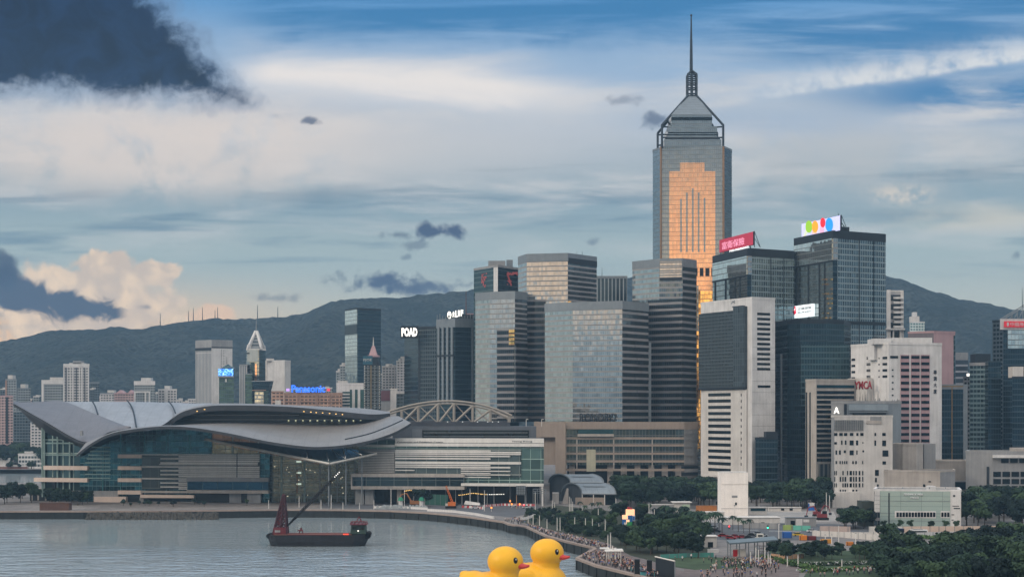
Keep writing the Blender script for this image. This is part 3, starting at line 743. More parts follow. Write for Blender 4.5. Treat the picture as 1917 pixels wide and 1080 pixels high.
def billboard(name, label, f, x0, x1, yl, yr, hl, hr, mt, zbase):
    """hoarding on posts, standing along facet f; yl/yr top rows, hl/hr bottom rows at either end"""
    A, B = f.hit(x0), f.hit(x1); zt = (Z(yl, A.y)+Z(yr, B.y))/2; zb = (Z(hl, A.y)+Z(hr, B.y))/2
    T = Thing(name, label, 'billboard', ((A.x+B.x)/2, (A.y+B.y)/2+3, zbase))
    n = f.n; P = [A-n*2.0, B-n*2.0, B-n*2.8, A-n*2.8]
    T.part('panel', MB().prism([tuple(q) for q in P], zb, zt), M_dark)
    q0, q1 = A-n*1.95, B-n*1.95; T.part('panel_face', MB().face([(q0.x, q0.y, zb), (q1.x, q1.y, zb), (q1.x, q1.y, zt), (q0.x, q0.y, zt)]), mt)
    fr = MB()
    for k in (0, .25, .5, .75, 1):
        q = A+(B-A)*k-n*3.0; r = q-n*4.5
        fr.tube((q.x, q.y, zbase), (q.x, q.y, zt+.4), .28, n=5); fr.tube((r.x, r.y, zbase), (q.x, q.y, zt), .22, n=5); fr.tube((r.x, r.y, zbase), (q.x, q.y, (zt+zb)/2), .2, n=5)
    for zz in (zb, zt): a, b = A-n*3.0, B-n*3.0; fr.tube((a.x, a.y, zz), (b.x, b.y, zz), .22, n=5)
    T.part('support_frame', fr, M_mast)
    T.f = Facet.__new__(Facet); T.f.p, T.f.q, T.f.t, T.f.n, T.f.L = A-n*2.0, B-n*2.0, f.t, f.n, f.L
    T.zb, T.zt = zb, zt; return T
Bd = billboard('rooftop_billboard', 'crimson billboard with pale Chinese characters on the grid tower roof', T1.facets[0], 1342, 1405, 447, 436, 470, 461, glow('crimson_board', (180, 36, 64), 0.3), T1.zt+.6)
me = text_mesh('富衛保險', glow('pale_pink', (226, 150, 176), 0.8), Bd.f, 1352, 1394, 449, 463, .1, .15, 0.0, org=Bd.loc); Bd.part('lettering', me, None)
me = text_mesh('FWD INSURANCE', glow('white_letters', (240, 240, 240), 0.75), T1.facets[0], 1369, 1405, 464.5, 468.5, 1.2, .3, .01, org=Bd.loc); Bd.part('lettering', me, None)
Bd = billboard('rooftop_billboard', 'pale lilac billboard with green, orange, red and blue ovals', T2.facets[0], 1496, 1568, 418, 404.5, 444, 433, glow('lilac_board', (200, 200, 238), 0.6), T2.zt+.6)
def oval(T, f, cx, cy, rx, ry, m, out=.3):
    mb = MB(); mb.face([f.at(cx+rx*math.cos(2*PI*k/28), cy+ry*math.sin(2*PI*k/28), out) for k in range(28)][::-1]); T.part('oval_emblem', mb, m)
def stem(T, f, pts, m): T.part('letter_stem', f.poly(MB(), pts, .22), m)
stem(Bd, Bd.f, [(1504, 443), (1509, 442), (1516, 430), (1510, 424)], glow('pale_green_stem', (196, 200, 178), .8))
stem(Bd, Bd.f, [(1521, 438), (1530, 437), (1528, 428), (1521, 428)], glow('pale_orange_stem', (222, 178, 160), .8))
stem(Bd, Bd.f, [(1535, 437), (1543, 436), (1544, 421), (1536, 421)], glow('pale_pink_stem', (206, 158, 186), .8))
for cx, cy, rx, ry, c in ((1515, 424.5, 6.5, 11.5, (134, 180, 34)), (1526.5, 424.5, 6.0, 11, (250, 152, 16)), (1541, 417, 4.8, 9, (236, 16, 36)), (1553, 421, 7.2, 13, (30, 138, 214))):
    oval(Bd, Bd.f, cx, cy, rx, ry, glow('oval_%d' % c[0], c, .8))
Tm = Thing('antenna_mast', 'thin dark lattice mast beside the coloured oval billboard', 'antenna', (X(1569, 1110), 1110, T2.zt))
b = MB(); x = X(1569.5, 1108)
b.tube((x, 1108, T2.zt), (x, 1108, T2.zt+13), .3, .2, 5)
for k in range(6): b.tube((x, 1108, T2.zt+12-k*2), (x+4.5*(k+1)/6, 1108, T2.zt+10-k*1.6), .16, n=4); b.tube((x+4.5*(k)/6, 1108, T2.zt+11.6-k*1.6), (x+4.5*(k+1)/6, 1108, T2.zt+10-k*1.6), .16, n=4)
Tm.part('lattice', b, M_mast)
# lit sign board on the tower face
f = T2.facets[0]
Sg = Thing('sign_board', 'lit white sign board with red round emblem on the grid tower', 'sign', tuple(f.at(1505, 594, 1.5)))
Sg.part('panel', f.box(MB(), 1486, 1527, 0, 0, 2.2, -0.7, zz=(Z(569.5, 1128), Z(592.5, 1128))), glow('white_board', (236, 244, 246), 0.95))
rd = glow('emblem_red', (226, 40, 74), .8)
def fl(pts, out, m, nm='emblem'): Sg.part(nm, f.poly(MB(), pts, out), m)
fl([(1491.5+4.6*math.cos(t*PI/10), 579.5-6.5*math.sin(t*PI/10)) for t in range(0, 11)][::-1]+[(1496.1, 586), (1492, 590), (1487.5, 587)][::-1], 2.3, rd)
fl([(1488, 579), (1491, 585), (1495.5, 577), (1494, 577), (1491, 582), (1489.2, 579)][::-1], 2.4, M_wlit)
Sg.part('lettering', text_mesh('立橋保險', M_dark, f, 1499, 1525, 574.5, 579.5, 2.3, .1, 0.0, org=Sg.loc), M_dark)
Sg.part('lettering', text_mesh('WELL LINK INSURANCE', M_steel, f, 1499, 1525, 582.5, 585.5, 2.3, .1, 0.0, org=Sg.loc), M_dark)

# ---------------------------------------------------------------- dark curved glass tower in front of them
T = tower('dark_glass_tower', 'dark teal glass tower with curved top below the lit white sign board', 'tower', [(1450, 1085), (1474, 1060), (1498, 1050), (1548, 1050), (1580, 1060), (1593, 1085)], 599, [F_navy, F_navy, F_navy, F_navy, F_navy], 40, ref=1050, par=2.2, parm=M_dark)
T.part('setback_block', MB().box(X(1500, 1049), X(1590, 1049), 1048.6, 1052, Z(760, 1049), Z(645, 1049)), F_teal)
T.part('edge_fin', MB().box(X(1460, 1075)-.3, X(1460, 1075)+.6, 1069, 1073, LZ, Z(662, 1070)), M_steel)
T = tower('low_dark_block', 'low dark glass block at the foot of the white ribbon tower', 'building', [(1414, 1000), (1456, 1000)], 820, F_navy, 15, par=.8, parm=M_dark)
T.part('upper_box', MB().box(X(1434, 1003), X(1456, 1003), 1003, 1012, T.zt, T.zt+4), M_dark)

# ---------------------------------------------------------------- white ribbon-window tower
def white_tower():
    fr = [(1312, 1062), (1408, 1012), (1451, 1021)]
    T = tower('white_tower', 'white concrete tower with dark glass box and stacked ribbon windows', 'office tower', fr, 557.5, [M_white, M_white], 40, ref=1012, par=.8, parm=M_white)
    f, g = T.facets
    zt = Z(579, 1015)
    T.part('glass_box', f.box(MB(), 1312.5, 1394.5, 0, 0, 1.8, zz=(zt, Z(727, 1030))), facade('dark_screen_glass', 2.2, .2, 1.6, .14, (58, 66, 70), (70, 78, 82), .6, .2, .02, .3))
    T.part('glass_box', f.box(MB(), 1378, 1399, 0, 0, 2.4, zz=(zt+2, Z(725, 1028))), facade('dark_screen_strip', 3.6, .1, 2.4, .2, (72, 82, 88), (60, 68, 72), .6, .2, .02, .3))
    T.part('box_cornice', f.box(MB(), 1312.5, 1399, 725, 730, 2.6, zz=(Z(724.5, 1030), Z(728.5, 1030))), M_dark)
    T.part('roof_frame', f.box(MB(), 1376, 1395, 0, 0, 2.2, zz=(zt+2.6, zt+2.0)), M_dark)
    T.part('lower_block', f.box(MB(), 1318.5, 1400, 0, 0, 1.2, zz=(Z(730, 1030), LZ+.1)), M_whit2)
    for k in range(13):
        y = 735.5+k*11.75; T.part('ribbon_window', f.box(MB(), 1329+0.3*k*0, 1371, 0, 0, 1.35, zz=(Z(y, 1037), Z(y+5.8, 1037))), M_win)
        if k < 12: T.part('slit_window', f.box(MB(), 1390, 1391.3, 0, 0, 1.35, zz=(Z(y+1, 1022), Z(y+6, 1022))), M_win)
    for k in range(12):
        y = 585.5+k*9.35; T.part('slit_window', g.box(MB(), 1417.5, 1441.5, y, y+4.6, .15), M_win)
    T.part('slit_window', g.box(MB(), 1418.5, 1442, 721, 725.5, .15), M_win)
    for k in range(11): y = 650+k*21; T.part('panel_joint', g.box(MB(), 1408.5, 1450.5, y, y+.5, .06), M_conc)
    a = f.at(1375, 566, 1.0); T.part('roof_emblem', MB().tube((a[0]-1.5, a[1], a[2]-1), (a[0]+1.2, a[1], a[2]+1.2), .3, n=5).tube((a[0]-.8, a[1], a[2]+.8), (a[0]+1.5, a[1], a[2]-.6), .3, n=5), M_steel)
    T.part('entrance_canopy', f.box(MB(), 1328, 1372, 0, 0, 6, -1.3, zz=(Z(889, 1030), Z(893, 1030))), M_whit2)
white_tower()

# ---------------------------------------------------------------- banded office with pale piers
T = tower('banded_office', 'tan office block with pale end pier and horizontal window bands', 'office block', [(1508, 1004), (1528, 994), (1600, 1002)], 711, [M_stone, M_stone], 30, ref=994, par=0.8, parm=M_stone)
f, g = T.facets
for x in (1509, 1515.5): T.part('vertical_window', f.box(MB(), x, x+2.2, 734, 905, .15), M_win)
T.part('window_band', g.box(MB(), 1529, 1599, 720.5, 726, .3), M_wint)
for k in range(15): T.part('window_band', g.box(MB(), 1529, 1599, 731.5+k*9.0, 737.2+k*9.0, .2), M_win)
T.part('window_band', g.box(MB(), 1532, 1553, 868, 912, .25), facade('tall_bay_glass', 30, .02, 3, .4, (60, 70, 76), (110, 110, 108), .5, .2, .01, .2))

# ---------------------------------------------------------------- white hotel with pink bays
def pink_bay_hotel():
    fr = [(1593, 1014), (1664, 984), (1763, 992)]
    T = tower('white_hotel', 'white hotel with pink striped window bays and red lettered shaft', 'hotel', fr, 645, [M_white, M_white], 30, ref=1000, par=.8, parm=M_white)
    f, g = T.facets
    for x0 in (1685.5, 1705, 1723.5):
        T.part('pink_bay', g.box(MB(), x0, x0+16.5, 664, 850, .3), M_pink)
        for k in range(14):
            y = 666+k*12.0; T.part('bay_window', g.box(MB(), x0+.8, x0+15.7, y, y+5.2, .5), M_win)
    T.part('window', g.box(MB(), 1666.5, 1681, 666, 670.5, .2), M_win)
    for k in range(8): y = 691+k*11.8; T.part('window', g.box(MB(), 1669.5, 1672.5, y, y+2.6, .2), M_win)
    for k in range(4):
        y = 671+k*11.6; T.part('window', f.box(MB(), 1594.5, 1601, y, y+4.2, .2), M_win); T.part('window', f.box(MB(), 1622.5, 1629.5, y-3, y-1.3, .2), M_win); T.part('window', f.box(MB(), 1622.5, 1629.5, y-.4, y+1.2, .2), M_win)
        T.part('window', f.box(MB(), 1645, 1646.6, y-2, y+1, .2), M_win); T.part('window', f.box(MB(), 1652.5, 1661, y-3.5, y+1, .2), M_win)
    T.part('roof_block', MB().box(X(1630, 995), X(1664, 995), 988, 1004, T.zt-.2, Z(634.5, 995)), M_white)
    T.part('hanging_shaft', f.box(MB(), 1630, 1642, 640, 674, 2.2), M_white)
    T.part('roof_block', MB().box(X(1667, 1000), X(1741, 1000), 995, 1010, T.zt-.1, T.zt+4), M_white)
    for px in (1604, 1640, 1690, 1735): antenna(T, px, 1000, T.zt+1, 5, .15)
    T.part('sign_shaft', f.box(MB(), 1598.5, 1635, 708, 790, 5.0, -.3), M_whit2)
    fs = Facet.__new__(Facet); fs.p, fs.q, fs.t, fs.n, fs.L = f.p+f.n*5, f.q+f.n*5, f.t, f.n, f.L
    rm = mat('faded_red', (150, 40, 46), .6, var=.15)
    T.part('lettering', text_mesh('YMCA', rm, fs, 1600.5, 1633, 713, 728.5, .08, .3, .02, org=T.loc), rm)
    for k, ch in enumerate('華潤大廈'):
        T.part('lettering', text_mesh(ch, M_dark, g, 1747.6, 1753.4, 692.5+k*12, 700.5+k*12, .1, .15, .02, org=T.loc), M_dark)
pink_bay_hotel()

# towers behind the white hotel
T = tower('pink_slab', 'plain dull pink slab behind the white hotel', 'building', [(1700, 1115), (1748, 1105), (1788, 1112)], 621, [mat('dusky_tile', (112, 104, 108), .8, var=.12), M_pink], 30, ref=1105, par=.8, parm=M_pink)
T.part('edge_glass', T.facets[1].box(MB(), 1785, 1787.8, 628, 760, .2), F_teal)
T = tower('dark_gold_edged_block', 'dark navy glass block with thin gold vertical edge lines', 'building', [(1763, 1020), (1811, 1020)], 721, F_navy, 30, par=2.5, parm=M_steel)
for px in (1782,): T.part('gold_edge', T.facets[0].box(MB(), px-.7, px+.7, 724, 870, .4), mat('gold_trim', (150, 116, 64), .4, .5))
T.part('gold_edge', T.facets[0].box(MB(), 1763.5, 1803, 722, 724.2, .4), mat('gold_trim_top', (140, 112, 70), .4, .5)); T.part('pale_edge', T.facets[0].box(MB(), 1803, 1811, 724, 870, .35), M_steel)
T = tower('bare_core_tower', 'slim white tower with open exposed floor plates at its side', 'tower', [(1660, 1240), (1691, 1240)], 545, facade('open_floors', 7, .35, 60, 0, (40, 48, 54), (170, 168, 168), .2, .5, 0, .2), 14, par=.6, parm=M_white)
f = T.facets[0]
T.part('core_wall', f.box(MB(), 1659.5, 1666, 543, 652, 2.5), M_white); T.part('side_wall', f.box(MB(), 1686, 1691, 546, 640, 1.2), M_whit2)
bands(T, f, 1672, 1690, [556+k*9 for k in range(7)], 4, M_white, 3.0, 'floor_plate'); T.part('transfer_slab', f.box(MB(), 1656, 1692, 615, 618, 4), M_white); T.part('transfer_slab', f.box(MB(), 1655, 1694, 633, 636, 4), M_white)
for px in (1662, 1671, 1684): T.part('column', f.box(MB(), px-1.3, px+1.3, 618, 650, 3), M_whit2)
T = tower('tiered_apartment', 'small turquoise white tiered apartment tower below the right hill', 'apartment tower', [(1703, 1900), (1731, 1900)], 603, facade('turquoise_flats', 3.2, .45, 3.2, .3, (90, 130, 136), (190, 200, 196), .5, .2, .02, .4), 20, par=.5, parm=M_white)
T.part('tier', MB().box(X(1708, 1900), X(1722, 1900), 1902, 1915, T.zt, T.zt+7), M_whit2); T.part('tier', MB().box(X(1712, 1900), X(1718, 1900), 1903, 1913, T.zt+7, T.zt+12), M_white); antenna(T, 1715, 1906, T.zt+12, 4, .3)

# far right cluster
T = tower('gabled_tower', 'dark tower with open gabled roof frame and red sign at right edge', 'tower', [(1858, 1180), (1878, 1172), (1990, 1172)], 600, [F_aptd, F_navy], 40, ref=1172, par=1, parm=M_dark)
T.part('sign_backing', T.facets[1].box(MB(), 1872, 1990, 597, 617, .5), M_white)
T.part('glass_panel', T.facets[1].box(MB(), 1886, 1917, 618, 652, .5), F_leftpale)
b = MB()
for s in (0, 12):
    b.tube((X(1874, 1175), 1175+s, T.zt), (X(1930, 1175), 1175+s, T.zt+13), .4, n=5); b.tube((X(1986, 1175), 1175+s, T.zt), (X(1930, 1175), 1175+s, T.zt+13), .4, n=5)
    for k in range(1, 6): x = X(1874+56*k/5.5, 1175); b.tube((x, 1175+s, T.zt), (x, 1175+s, T.zt+13*k/5.5), .25, n=5); b.tube((x, 1175+s, T.zt), (X(1874+56*(k+1)/5.5, 1175), 1175+s, T.zt+13*k/5.5), .2, n=5)
T.part('roof_gable', b, M_steel); antenna(T, 1914, 1178, T.zt+10, 14, .3)
f = T.facets[1]
Sg = Thing('sign_board', 'long red rooftop sign with white characters at the right edge', 'sign', tuple(f.at(1900, 614, 1.2)))
Sg.part('panel', f.box(MB(), 1879, 1985, 601.5, 612.5, 1.5, -.7), glow('red_board', (190, 30, 46), .5))
Sg.part('emblem', f.poly(MB(), [(1885.5+2.2*math.cos(2*PI*k/14), 607+3.8*math.sin(2*PI*k/14)) for k in range(14)][::-1], 1.65), M_white)
Sg.part('lettering', text_mesh('中國海外集團有限公司', M_white, f, 1890, 1974, 603.5, 610.5, 1.6, .12, .0, org=Sg.loc), M_white)
T = tower('banded_glass_tower', 'grey green tower of close floor bands left of the gabled tower', 'tower', [(1815, 1120), (1846, 1115), (1870, 1130)], 680, [F_green, F_navy], 30, ref=1115, par=1.5, parm=M_conc)
T.part('plant_room', MB().box(X(1824, 1125), X(1852, 1125), 1122, 1135, T.zt, Z(662, 1120)), M_dark)
T.part('terrace_block', MB().box(X(1846, 1113), X(1870, 1113), 1108, 1116, LZ, Z(676, 1113)), F_navy)
T = tower('dark_apartment', 'narrow dark tower with pale bands behind the banded glass tower', 'tower', [(1789, 1450), (1812, 1450)], 661, facade('banded_flats', 5.5, .3, 60, 0, (50, 60, 70), (150, 152, 158), .3, .3, .01, .3), 20, par=6, parm=M_conc)
T = tower('pale_slim_tower', 'slim pale grey tower squeezed beside the dark navy block', 'tower', [(1803, 1130), (1817, 1125)], 706, F_aptg, 20, par=.8, parm=M_steel)
f = T.facets[0]; T.part('lamp', f.box(MB(), 1811, 1815, 699, 704, .8), M_wlit)
T = tower('low_right_tower', 'dark tower with pale cap cut by the right frame edge', 'tower', [(1895, 1085), (1990, 1085)], 706, F_navy, 30, par=1, parm=M_dark)
T.part('roof_block', MB().box(X(1896, 1090), X(1916, 1090), 1090, 1100, T.zt, Z(686, 1090)), M_whit2)

# ---------------------------------------------------------------- grey arts block behind the white theatre
T = tower('arts_block', 'grey concrete arts block with a white letter, behind the white building', 'building', [(1556, 958), (1586, 955), (1687, 960)], 752, [M_conc, mat('blue_grey_wall', (122, 130, 136), .8, var=.15)], 30, ref=955, par=1.0, parm=M_conc)
f, g = T.facets
T.part('vertical_gap', g.box(MB(), 1580, 1585, 756, 778, .3), M_dark); T.part('wall_panel', g.box(MB(), 1589, 1662, 757, 768, .8), mat('blue_grey_panel', (136, 146, 152), .7, var=.12))
T.part('ledge', g.box(MB(), 1589, 1662, 770, 772, 1.2), M_steel); T.part('louvre', g.box(MB(), 1596, 1658, 773, 776, .6), M_dark)
T.part('lettering', text_mesh('A', M_wlit, f, 1561, 1571.5, 762, 774, .3, .4, .03, org=T.loc), M_wlit)
for k in range(22): px = 1598+random.random()*50; antenna(T, px, 960+random.random()*10, T.zt, random.uniform(2, 7), .12)
for k in range(12): x = 1640+random.random()*45; f2 = g.at(x, 752, -2); T.part('roof_pole', MB().tube(f2, (f2[0]+random.uniform(-1, 1), f2[1], f2[2]+random.uniform(1, 3)), .2, n=4), M_conc)

# ---------------------------------------------------------------- white theatre building with scattered windows
def theatre():
    fr = [(1556, 912), (1562, 902), (1671, 906)]
    T = tower('theatre_building', 'white building with scattered small dark square windows of many sizes', 'building', fr, 779, [M_conc, M_whit2], 22, ref=902, par=.6, parm=M_whit2)  # narrow left face: its shade is put in as a greyer material
    g = T.facets[1]
    W_ = []
    for x, w in ((1561.5, 6), (1571, 6.5), (1580, 6), (1591, 6.5), (1603, 4), (1610.5, 6), (1637, 3), (1651.5, 6.5)): W_.append((x, 810, w, 5.5))
    for x, w, h in ((1562, 4.5, 4.5), (1574.5, 2.6, 8), (1581.5, 3, 8), (1590.5, 7.5, 9), (1602.5, 4, 9), (1614.5, 1.6, 3), (1637, 3, 10), (1651.5, 7, 10.5)): W_.append((x, 825-(1 if h > 5 else -2), w, h))
    for x, w, h in ((1564, 3, 8), (1570.5, 3.5, 8), (1579.5, 4, 5), (1590.5, 7.5, 9), (1603, 2.2, 8), (1614.5, 3, 3.5), (1652, 11, 11.5)): W_.append((x, 842.5, w, h))
    for x, w in ((1564, 2.8), (1571.5, 2.4), (1576, 2), (1580, 2.2), (1584, 2.2), (1595.5, 2.6), (1601, 2.8), (1614, 1.6)): W_.append((x, 862.5, w, 5.5))
    W_.append((1652, 863, 6.5, 6))
    for r, (y, h) in enumerate(((881, 8), (892, 9), (904, 7.5))):
        for x, w in ((1562, 1.6), (1565, 1.6), (1572, 2.6), (1577, 2.2), (1581, 3), (1585.5, 2.2), (1590.5, 4.2), (1597, 2.2), (1601.5, 2.6), (1607.5, 3), (1614, 2)):
            if random.random() < .88: W_.append((x, y, w, h))
    for x, w in ((1572, 2.5), (1577, 2.5), (1581, 2.5), (1595.5, 3.5), (1602, 3)): W_.append((x, 916, w, 5))
    for x, y, w, h in ((1638, 879, 7, 11), (1638, 894, 3.5, 8), (1641.5, 906, 3.5, 7), (1656, 879, 6.5, 2.5), (1656, 894, 1.4, 8), (1656, 906, 1.4, 7), (1596, 928, 3, 22)): W_.append((x, y, w, h))
    for x, y, w, h in W_: T.part('window', g.box(MB(), x, x+w, y, y+h, .12), M_win)
    sc = MB()
    for k in range(14): px = 1562+k*4.1; g.box(sc, px-.25, px+.25, 786, 805, .5)
    for k in range(8): y = 786+k*2.7; g.box(sc, 1562, 1616, y, y+.5, .5)
    T.part('facade_grille', sc, M_steel)
    T.part('roof_notch', g.box(MB(), 1629, 1650, 779.5, 791, .2, -.05), M_conc)
    T.part('service_ledge', g.box(MB(), 1622, 1650, 787, 793, .4), M_stone)
    T.part('plinth', MB().prism([(X(1553, 900), 905), (X(1556, 900), 897), (X(1608, 900), 897), (X(1608, 900), 906)], LZ, Z(920, 900)), M_whit2)
theatre()
T = tower('stone_drum_block', 'tall blank beige stone block right of the white windowed building', 'building', [(1671, 930), (1690, 922), (1716, 921), (1728, 928)], 832, [M_stone, M_stone, M_stone], 20, ref=921, par=.5, parm=M_stone)
T.part('side_block', MB().box(X(1727, 935), X(1749, 935), 932, 945, LZ, Z(830, 935)), M_conc)
T = tower('low_stone_block', 'low blank beige stone block behind the green glass pier building', 'building', [(1656, 905), (1760, 900), (1788, 912)], 882, [M_stone, M_conc], 18, ref=900, par=.5, parm=M_stone)
f = T.facets[0]
for x, y, w, h in ((1676, 911, 6, 4), (1728, 906, 4, 7), (1738, 900, 5, 2.2), (1655, 879, 5, 2)): T.part('opening', f.box(MB(), x, x+w, y, y+h, .15), M_win)
T = tower('middle_stone_block', 'mid height beige stone wall block left of the gridded concrete building', 'building', [(1727, 948), (1810, 944)], 863, M_stone, 20, par=.5, parm=M_stone)
T.part('canopy', T.facets[0].box(MB(), 1782, 1808, 899, 901, 5), M_conc); T.part('opening', T.facets[0].box(MB(), 1783, 1808, 901, 916, .2), M_wint)

# ---------------------------------------------------------------- concrete building with window grid at the right edge
T = tower('gridded_concrete_building', 'grey concrete building with square window grid and braces at right', 'building', [(1808, 925), (1858, 920), (2040, 920)], 846, [M_conc, M_conc], 30, ref=920, par=.6, parm=M_conc)
f, g = T.facets
T.part('upper_beam', g.box(MB(), 1858, 2040, 851.5, 856.5, 2.5), M_white)
for k in range(10): T.part('window', g.box(MB(), 1874+k*17, 1888+k*17, 858, 866, .3), M_win)
for k in range(10):
    for y, h in ((882.5, 9.5), (896, 9.5)): T.part('window', g.box(MB(), 1859.5+k*17, 1873.5+k*17, y, y+h, .3), M_win)
    T.part('window', g.box(MB(), 1859.5+k*17, 1873.5+k*17, 909, 921, .3), M_win)
    a, b_ = g.at(1859.5+k*17, 910 if k % 2 else 920, .6), g.at(1873.5+k*17, 920 if k % 2 else 910, .6)
    T.part('brace', MB().tube(a, b_, .5, n=4), M_conc)
T.part('drain_slot', f.box(MB(), 1847, 1852, 873, 915, .3), M_dark)
T.part('roof_block', MB().box(X(1900, 930), X(2040, 930), 926, 940, T.zt, Z(838, 930)), M_stone)

# ---------------------------------------------------------------- green glass pier building
def pier_building():
    T = tower('glass_pier_building', 'low pale green glass building with white end panels and window strip', 'building', [(1636, 738), (1799, 732)], 917.5, F_hotdark, 22, ref=735, par=.5, parm=M_white)
    f = T.facets[0]
    gm = facade('pale_green_panel', 4.5, .02, 9.2, .012, (166, 184, 178), (70, 90, 86), .25, .25, .003, .06)
    T.part('glass_front', f.box(MB(), 1647, 1779, 919, 986, .3), gm)
    T.part('end_panel', f.box(MB(), 1637, 1647, 918, 958, .5), M_white); T.part('end_panel', f.box(MB(), 1779, 1799, 917, 986, .5), M_white)
    for y in (937, 960, 974): T.part('joint_line', f.box(MB(), 1647, 1779, y, y+.8, .38), M_steel)
    T.part('joint_line', f.box(MB(), 1663, 1665.2, 922, 986, .45), M_dark)
    T.part('window_strip', f.box(MB(), 1675, 1752, 956, 969, .42), M_white); T.part('window_strip', f.box(MB(), 1761, 1778, 956, 969, .42), M_white)
    for k in range(13): T.part('window', f.box(MB(), 1678+k*5.7, 1682.4+k*5.7, 958.5, 967, .55), M_win)
    for k in range(3): T.part('window', f.box(MB(), 1762+k*5.5, 1766+k*5.5, 958.5, 967, .55), M_win)
    for y in (927, 935, 943, 951): T.part('joint_line', f.box(MB(), 1637, 1647, y, y+.6, .58), M_conc)
    lm = mat('white_letters_paint', (232, 236, 234), .6, var=0)
    T.part('lettering', text_mesh('FENWICK PIER', lm, f, 1692, 1728, 923.2, 927.2, .4, .15, .02, org=T.loc), lm)
    T.part('lettering', text_mesh('分域碼頭', lm, f, 1703, 1720, 929, 933, .4, .15, .01, org=T.loc), lm)
    for x, y, w, h in ((1784, 926, 4, 3), (1783, 946, 12, 1.2), (1785, 950, 12, 2), (1781, 962, 5, 1.5), (1781, 972, 4, 1.5)): T.part('end_mark', f.box(MB(), x, x+w, y, y+h, .6), M_win)
    for px in (1655, 1690, 1740, 1770): antenna(T, px, 742, T.zt, 1.2, .3, M_steel)
    T.part('plant_room', MB().box(X(1740, 742), X(1752, 742), 742, 748, T.zt, T.zt+1.6), M_white)
    T.part('tank_shed', MB().box(X(1613, 742), X(1635, 742), 741, 752, LZ, Z(938, 742)), mat('dark_olive_shed', (62, 68, 62), .8, var=.2))
pier_building()
# ================================================================ background city at the left
def block(name, label, x0, x1, y, D, m, cat='building', back=25, **k): return tower(name, label, cat, [(x0, D), (x1, D)], y, m, back, **k)
def crown(T, px0, px1, D, y0, nm='roof_block', m=None, d=12):
    T.part(nm, MB().box(X(px0, D), X(px1, D), D+3, D+3+d, T.zt-.05, Z(y0, D)), m or M_whit2)
T = block('apartment_tower', 'dull pink slab apartment tower at the left frame edge', -60, 24, 741, 1750, F_aptp, 'apartment tower', par=.8, parm=M_pink)
T.part('dark_corner', T.facets[0].box(MB(), 11, 15, 743, 830, .6), M_dark)
T = block('apartment_tower', 'slim apartment tower with tan left edge behind the pink slab', 10, 31, 710, 1900, F_aptg, 'apartment tower', par=.8); crown(T, 13, 22, 1900, 702)
T.part('tan_edge', T.facets[0].box(MB(), 10, 13, 712, 760, .6), M_brown)
T = block('apartment_tower', 'grey tower with small roof drum near the left frame edge', 33, 57, 727, 1950, F_aptg, 'apartment tower', par=.8); crown(T, 37, 46, 1950, 719)
T = block('apartment_tower', 'dim blue grey tower standing low behind the roof tip', 25, 76, 770, 1700, F_aptd, 'apartment tower', par=.8)
T = block('apartment_tower', 'low pale flats below the pointed left roof tip', 57, 92, 790, 1640, F_apt, 'apartment tower', par=.8)
T = block('apartment_tower', 'white topped wide apartment block left of the tall white flats', 78, 119, 712, 1850, F_aptg, 'apartment tower', par=4, parm=M_white)
crown(T, 92, 116, 1850, 706); T.part('white_edge', T.facets[0].box(MB(), 78, 82, 714, 770, .6), M_white)
T = block('apartment_tower', 'tall white striped apartment tower above the left roof', 119, 167, 682, 1800, F_apt, 'apartment tower', par=3, parm=M_white)
crown(T, 128, 155, 1800, 679); crown(T, 135, 151, 1800, 675, m=M_conc)
for px in (119.8, 132, 136, 149, 153, 165.5): T.part('white_rib', T.facets[0].box(MB(), px-.9, px+.9, 684, 770, .8), M_white)
for px in (124, 143, 159): T.part('shadow_slot', T.facets[0].box(MB(), px-.8, px+.8, 688, 770, .4), M_dark)
T = block('apartment_tower', 'dim reddish roofed tower half hidden behind the tall white flats', 160, 186, 716, 2100, F_aptd, 'apartment tower', par=.8)
T = block('apartment_block', 'small white stepped flats above the bright roof plates', 187, 213, 736, 2000, F_apt, par=.8); crown(T, 200, 212, 2000, 730)
T = block('apartment_block', 'low pink flats with pointed gables above the bright roof plates', 214, 251, 736, 1950, F_aptp, par=.8, parm=M_pink)
b = MB()
for a, c in ((216, 232), (238, 250)):
    m = (a+c)/2; b.hexa([(X(a, 1950), 1952, T.zt), (X(c, 1950), 1952, T.zt), (X(c, 1950), 1968, T.zt), (X(a, 1950), 1968, T.zt)], [(X(m-.6, 1950), 1953, T.zt+4), (X(m+.6, 1950), 1953, T.zt+4), (X(m+.6, 1950), 1967, T.zt+4), (X(m-.6, 1950), 1967, T.zt+4)])
T.part('gable_roof', b, M_pink)
T = block('framed_block', 'grey block with white portal frames above the bright roof plates', 251, 290, 714, 1850, F_aptg, par=4, parm=M_white); crown(T, 263, 281, 1850, 707, m=M_white)
f = T.facets[0]
for x0, x1, y0, y1 in ((251.5, 281, 732, 735), (251.5, 254, 735, 756), (271, 274, 735, 756), (278.5, 281, 735, 756)): T.part('white_frame', f.box(MB(), x0, x1, y0, y1, .8), M_white)
T = block('apartment_block', 'white block with dark balcony columns right of the framed block', 296, 331, 729, 1880, F_apt, par=1, parm=M_white); crown(T, 307, 317, 1880, 722, m=M_white)
T.part('white_rib', T.facets[0].box(MB(), 309, 314, 726, 770, .9), M_white)
T = block('apartment_block', 'tiny white hillside house left of the ribbed office slab', 352, 368, 747, 2050, F_apt, par=1, parm=M_white)

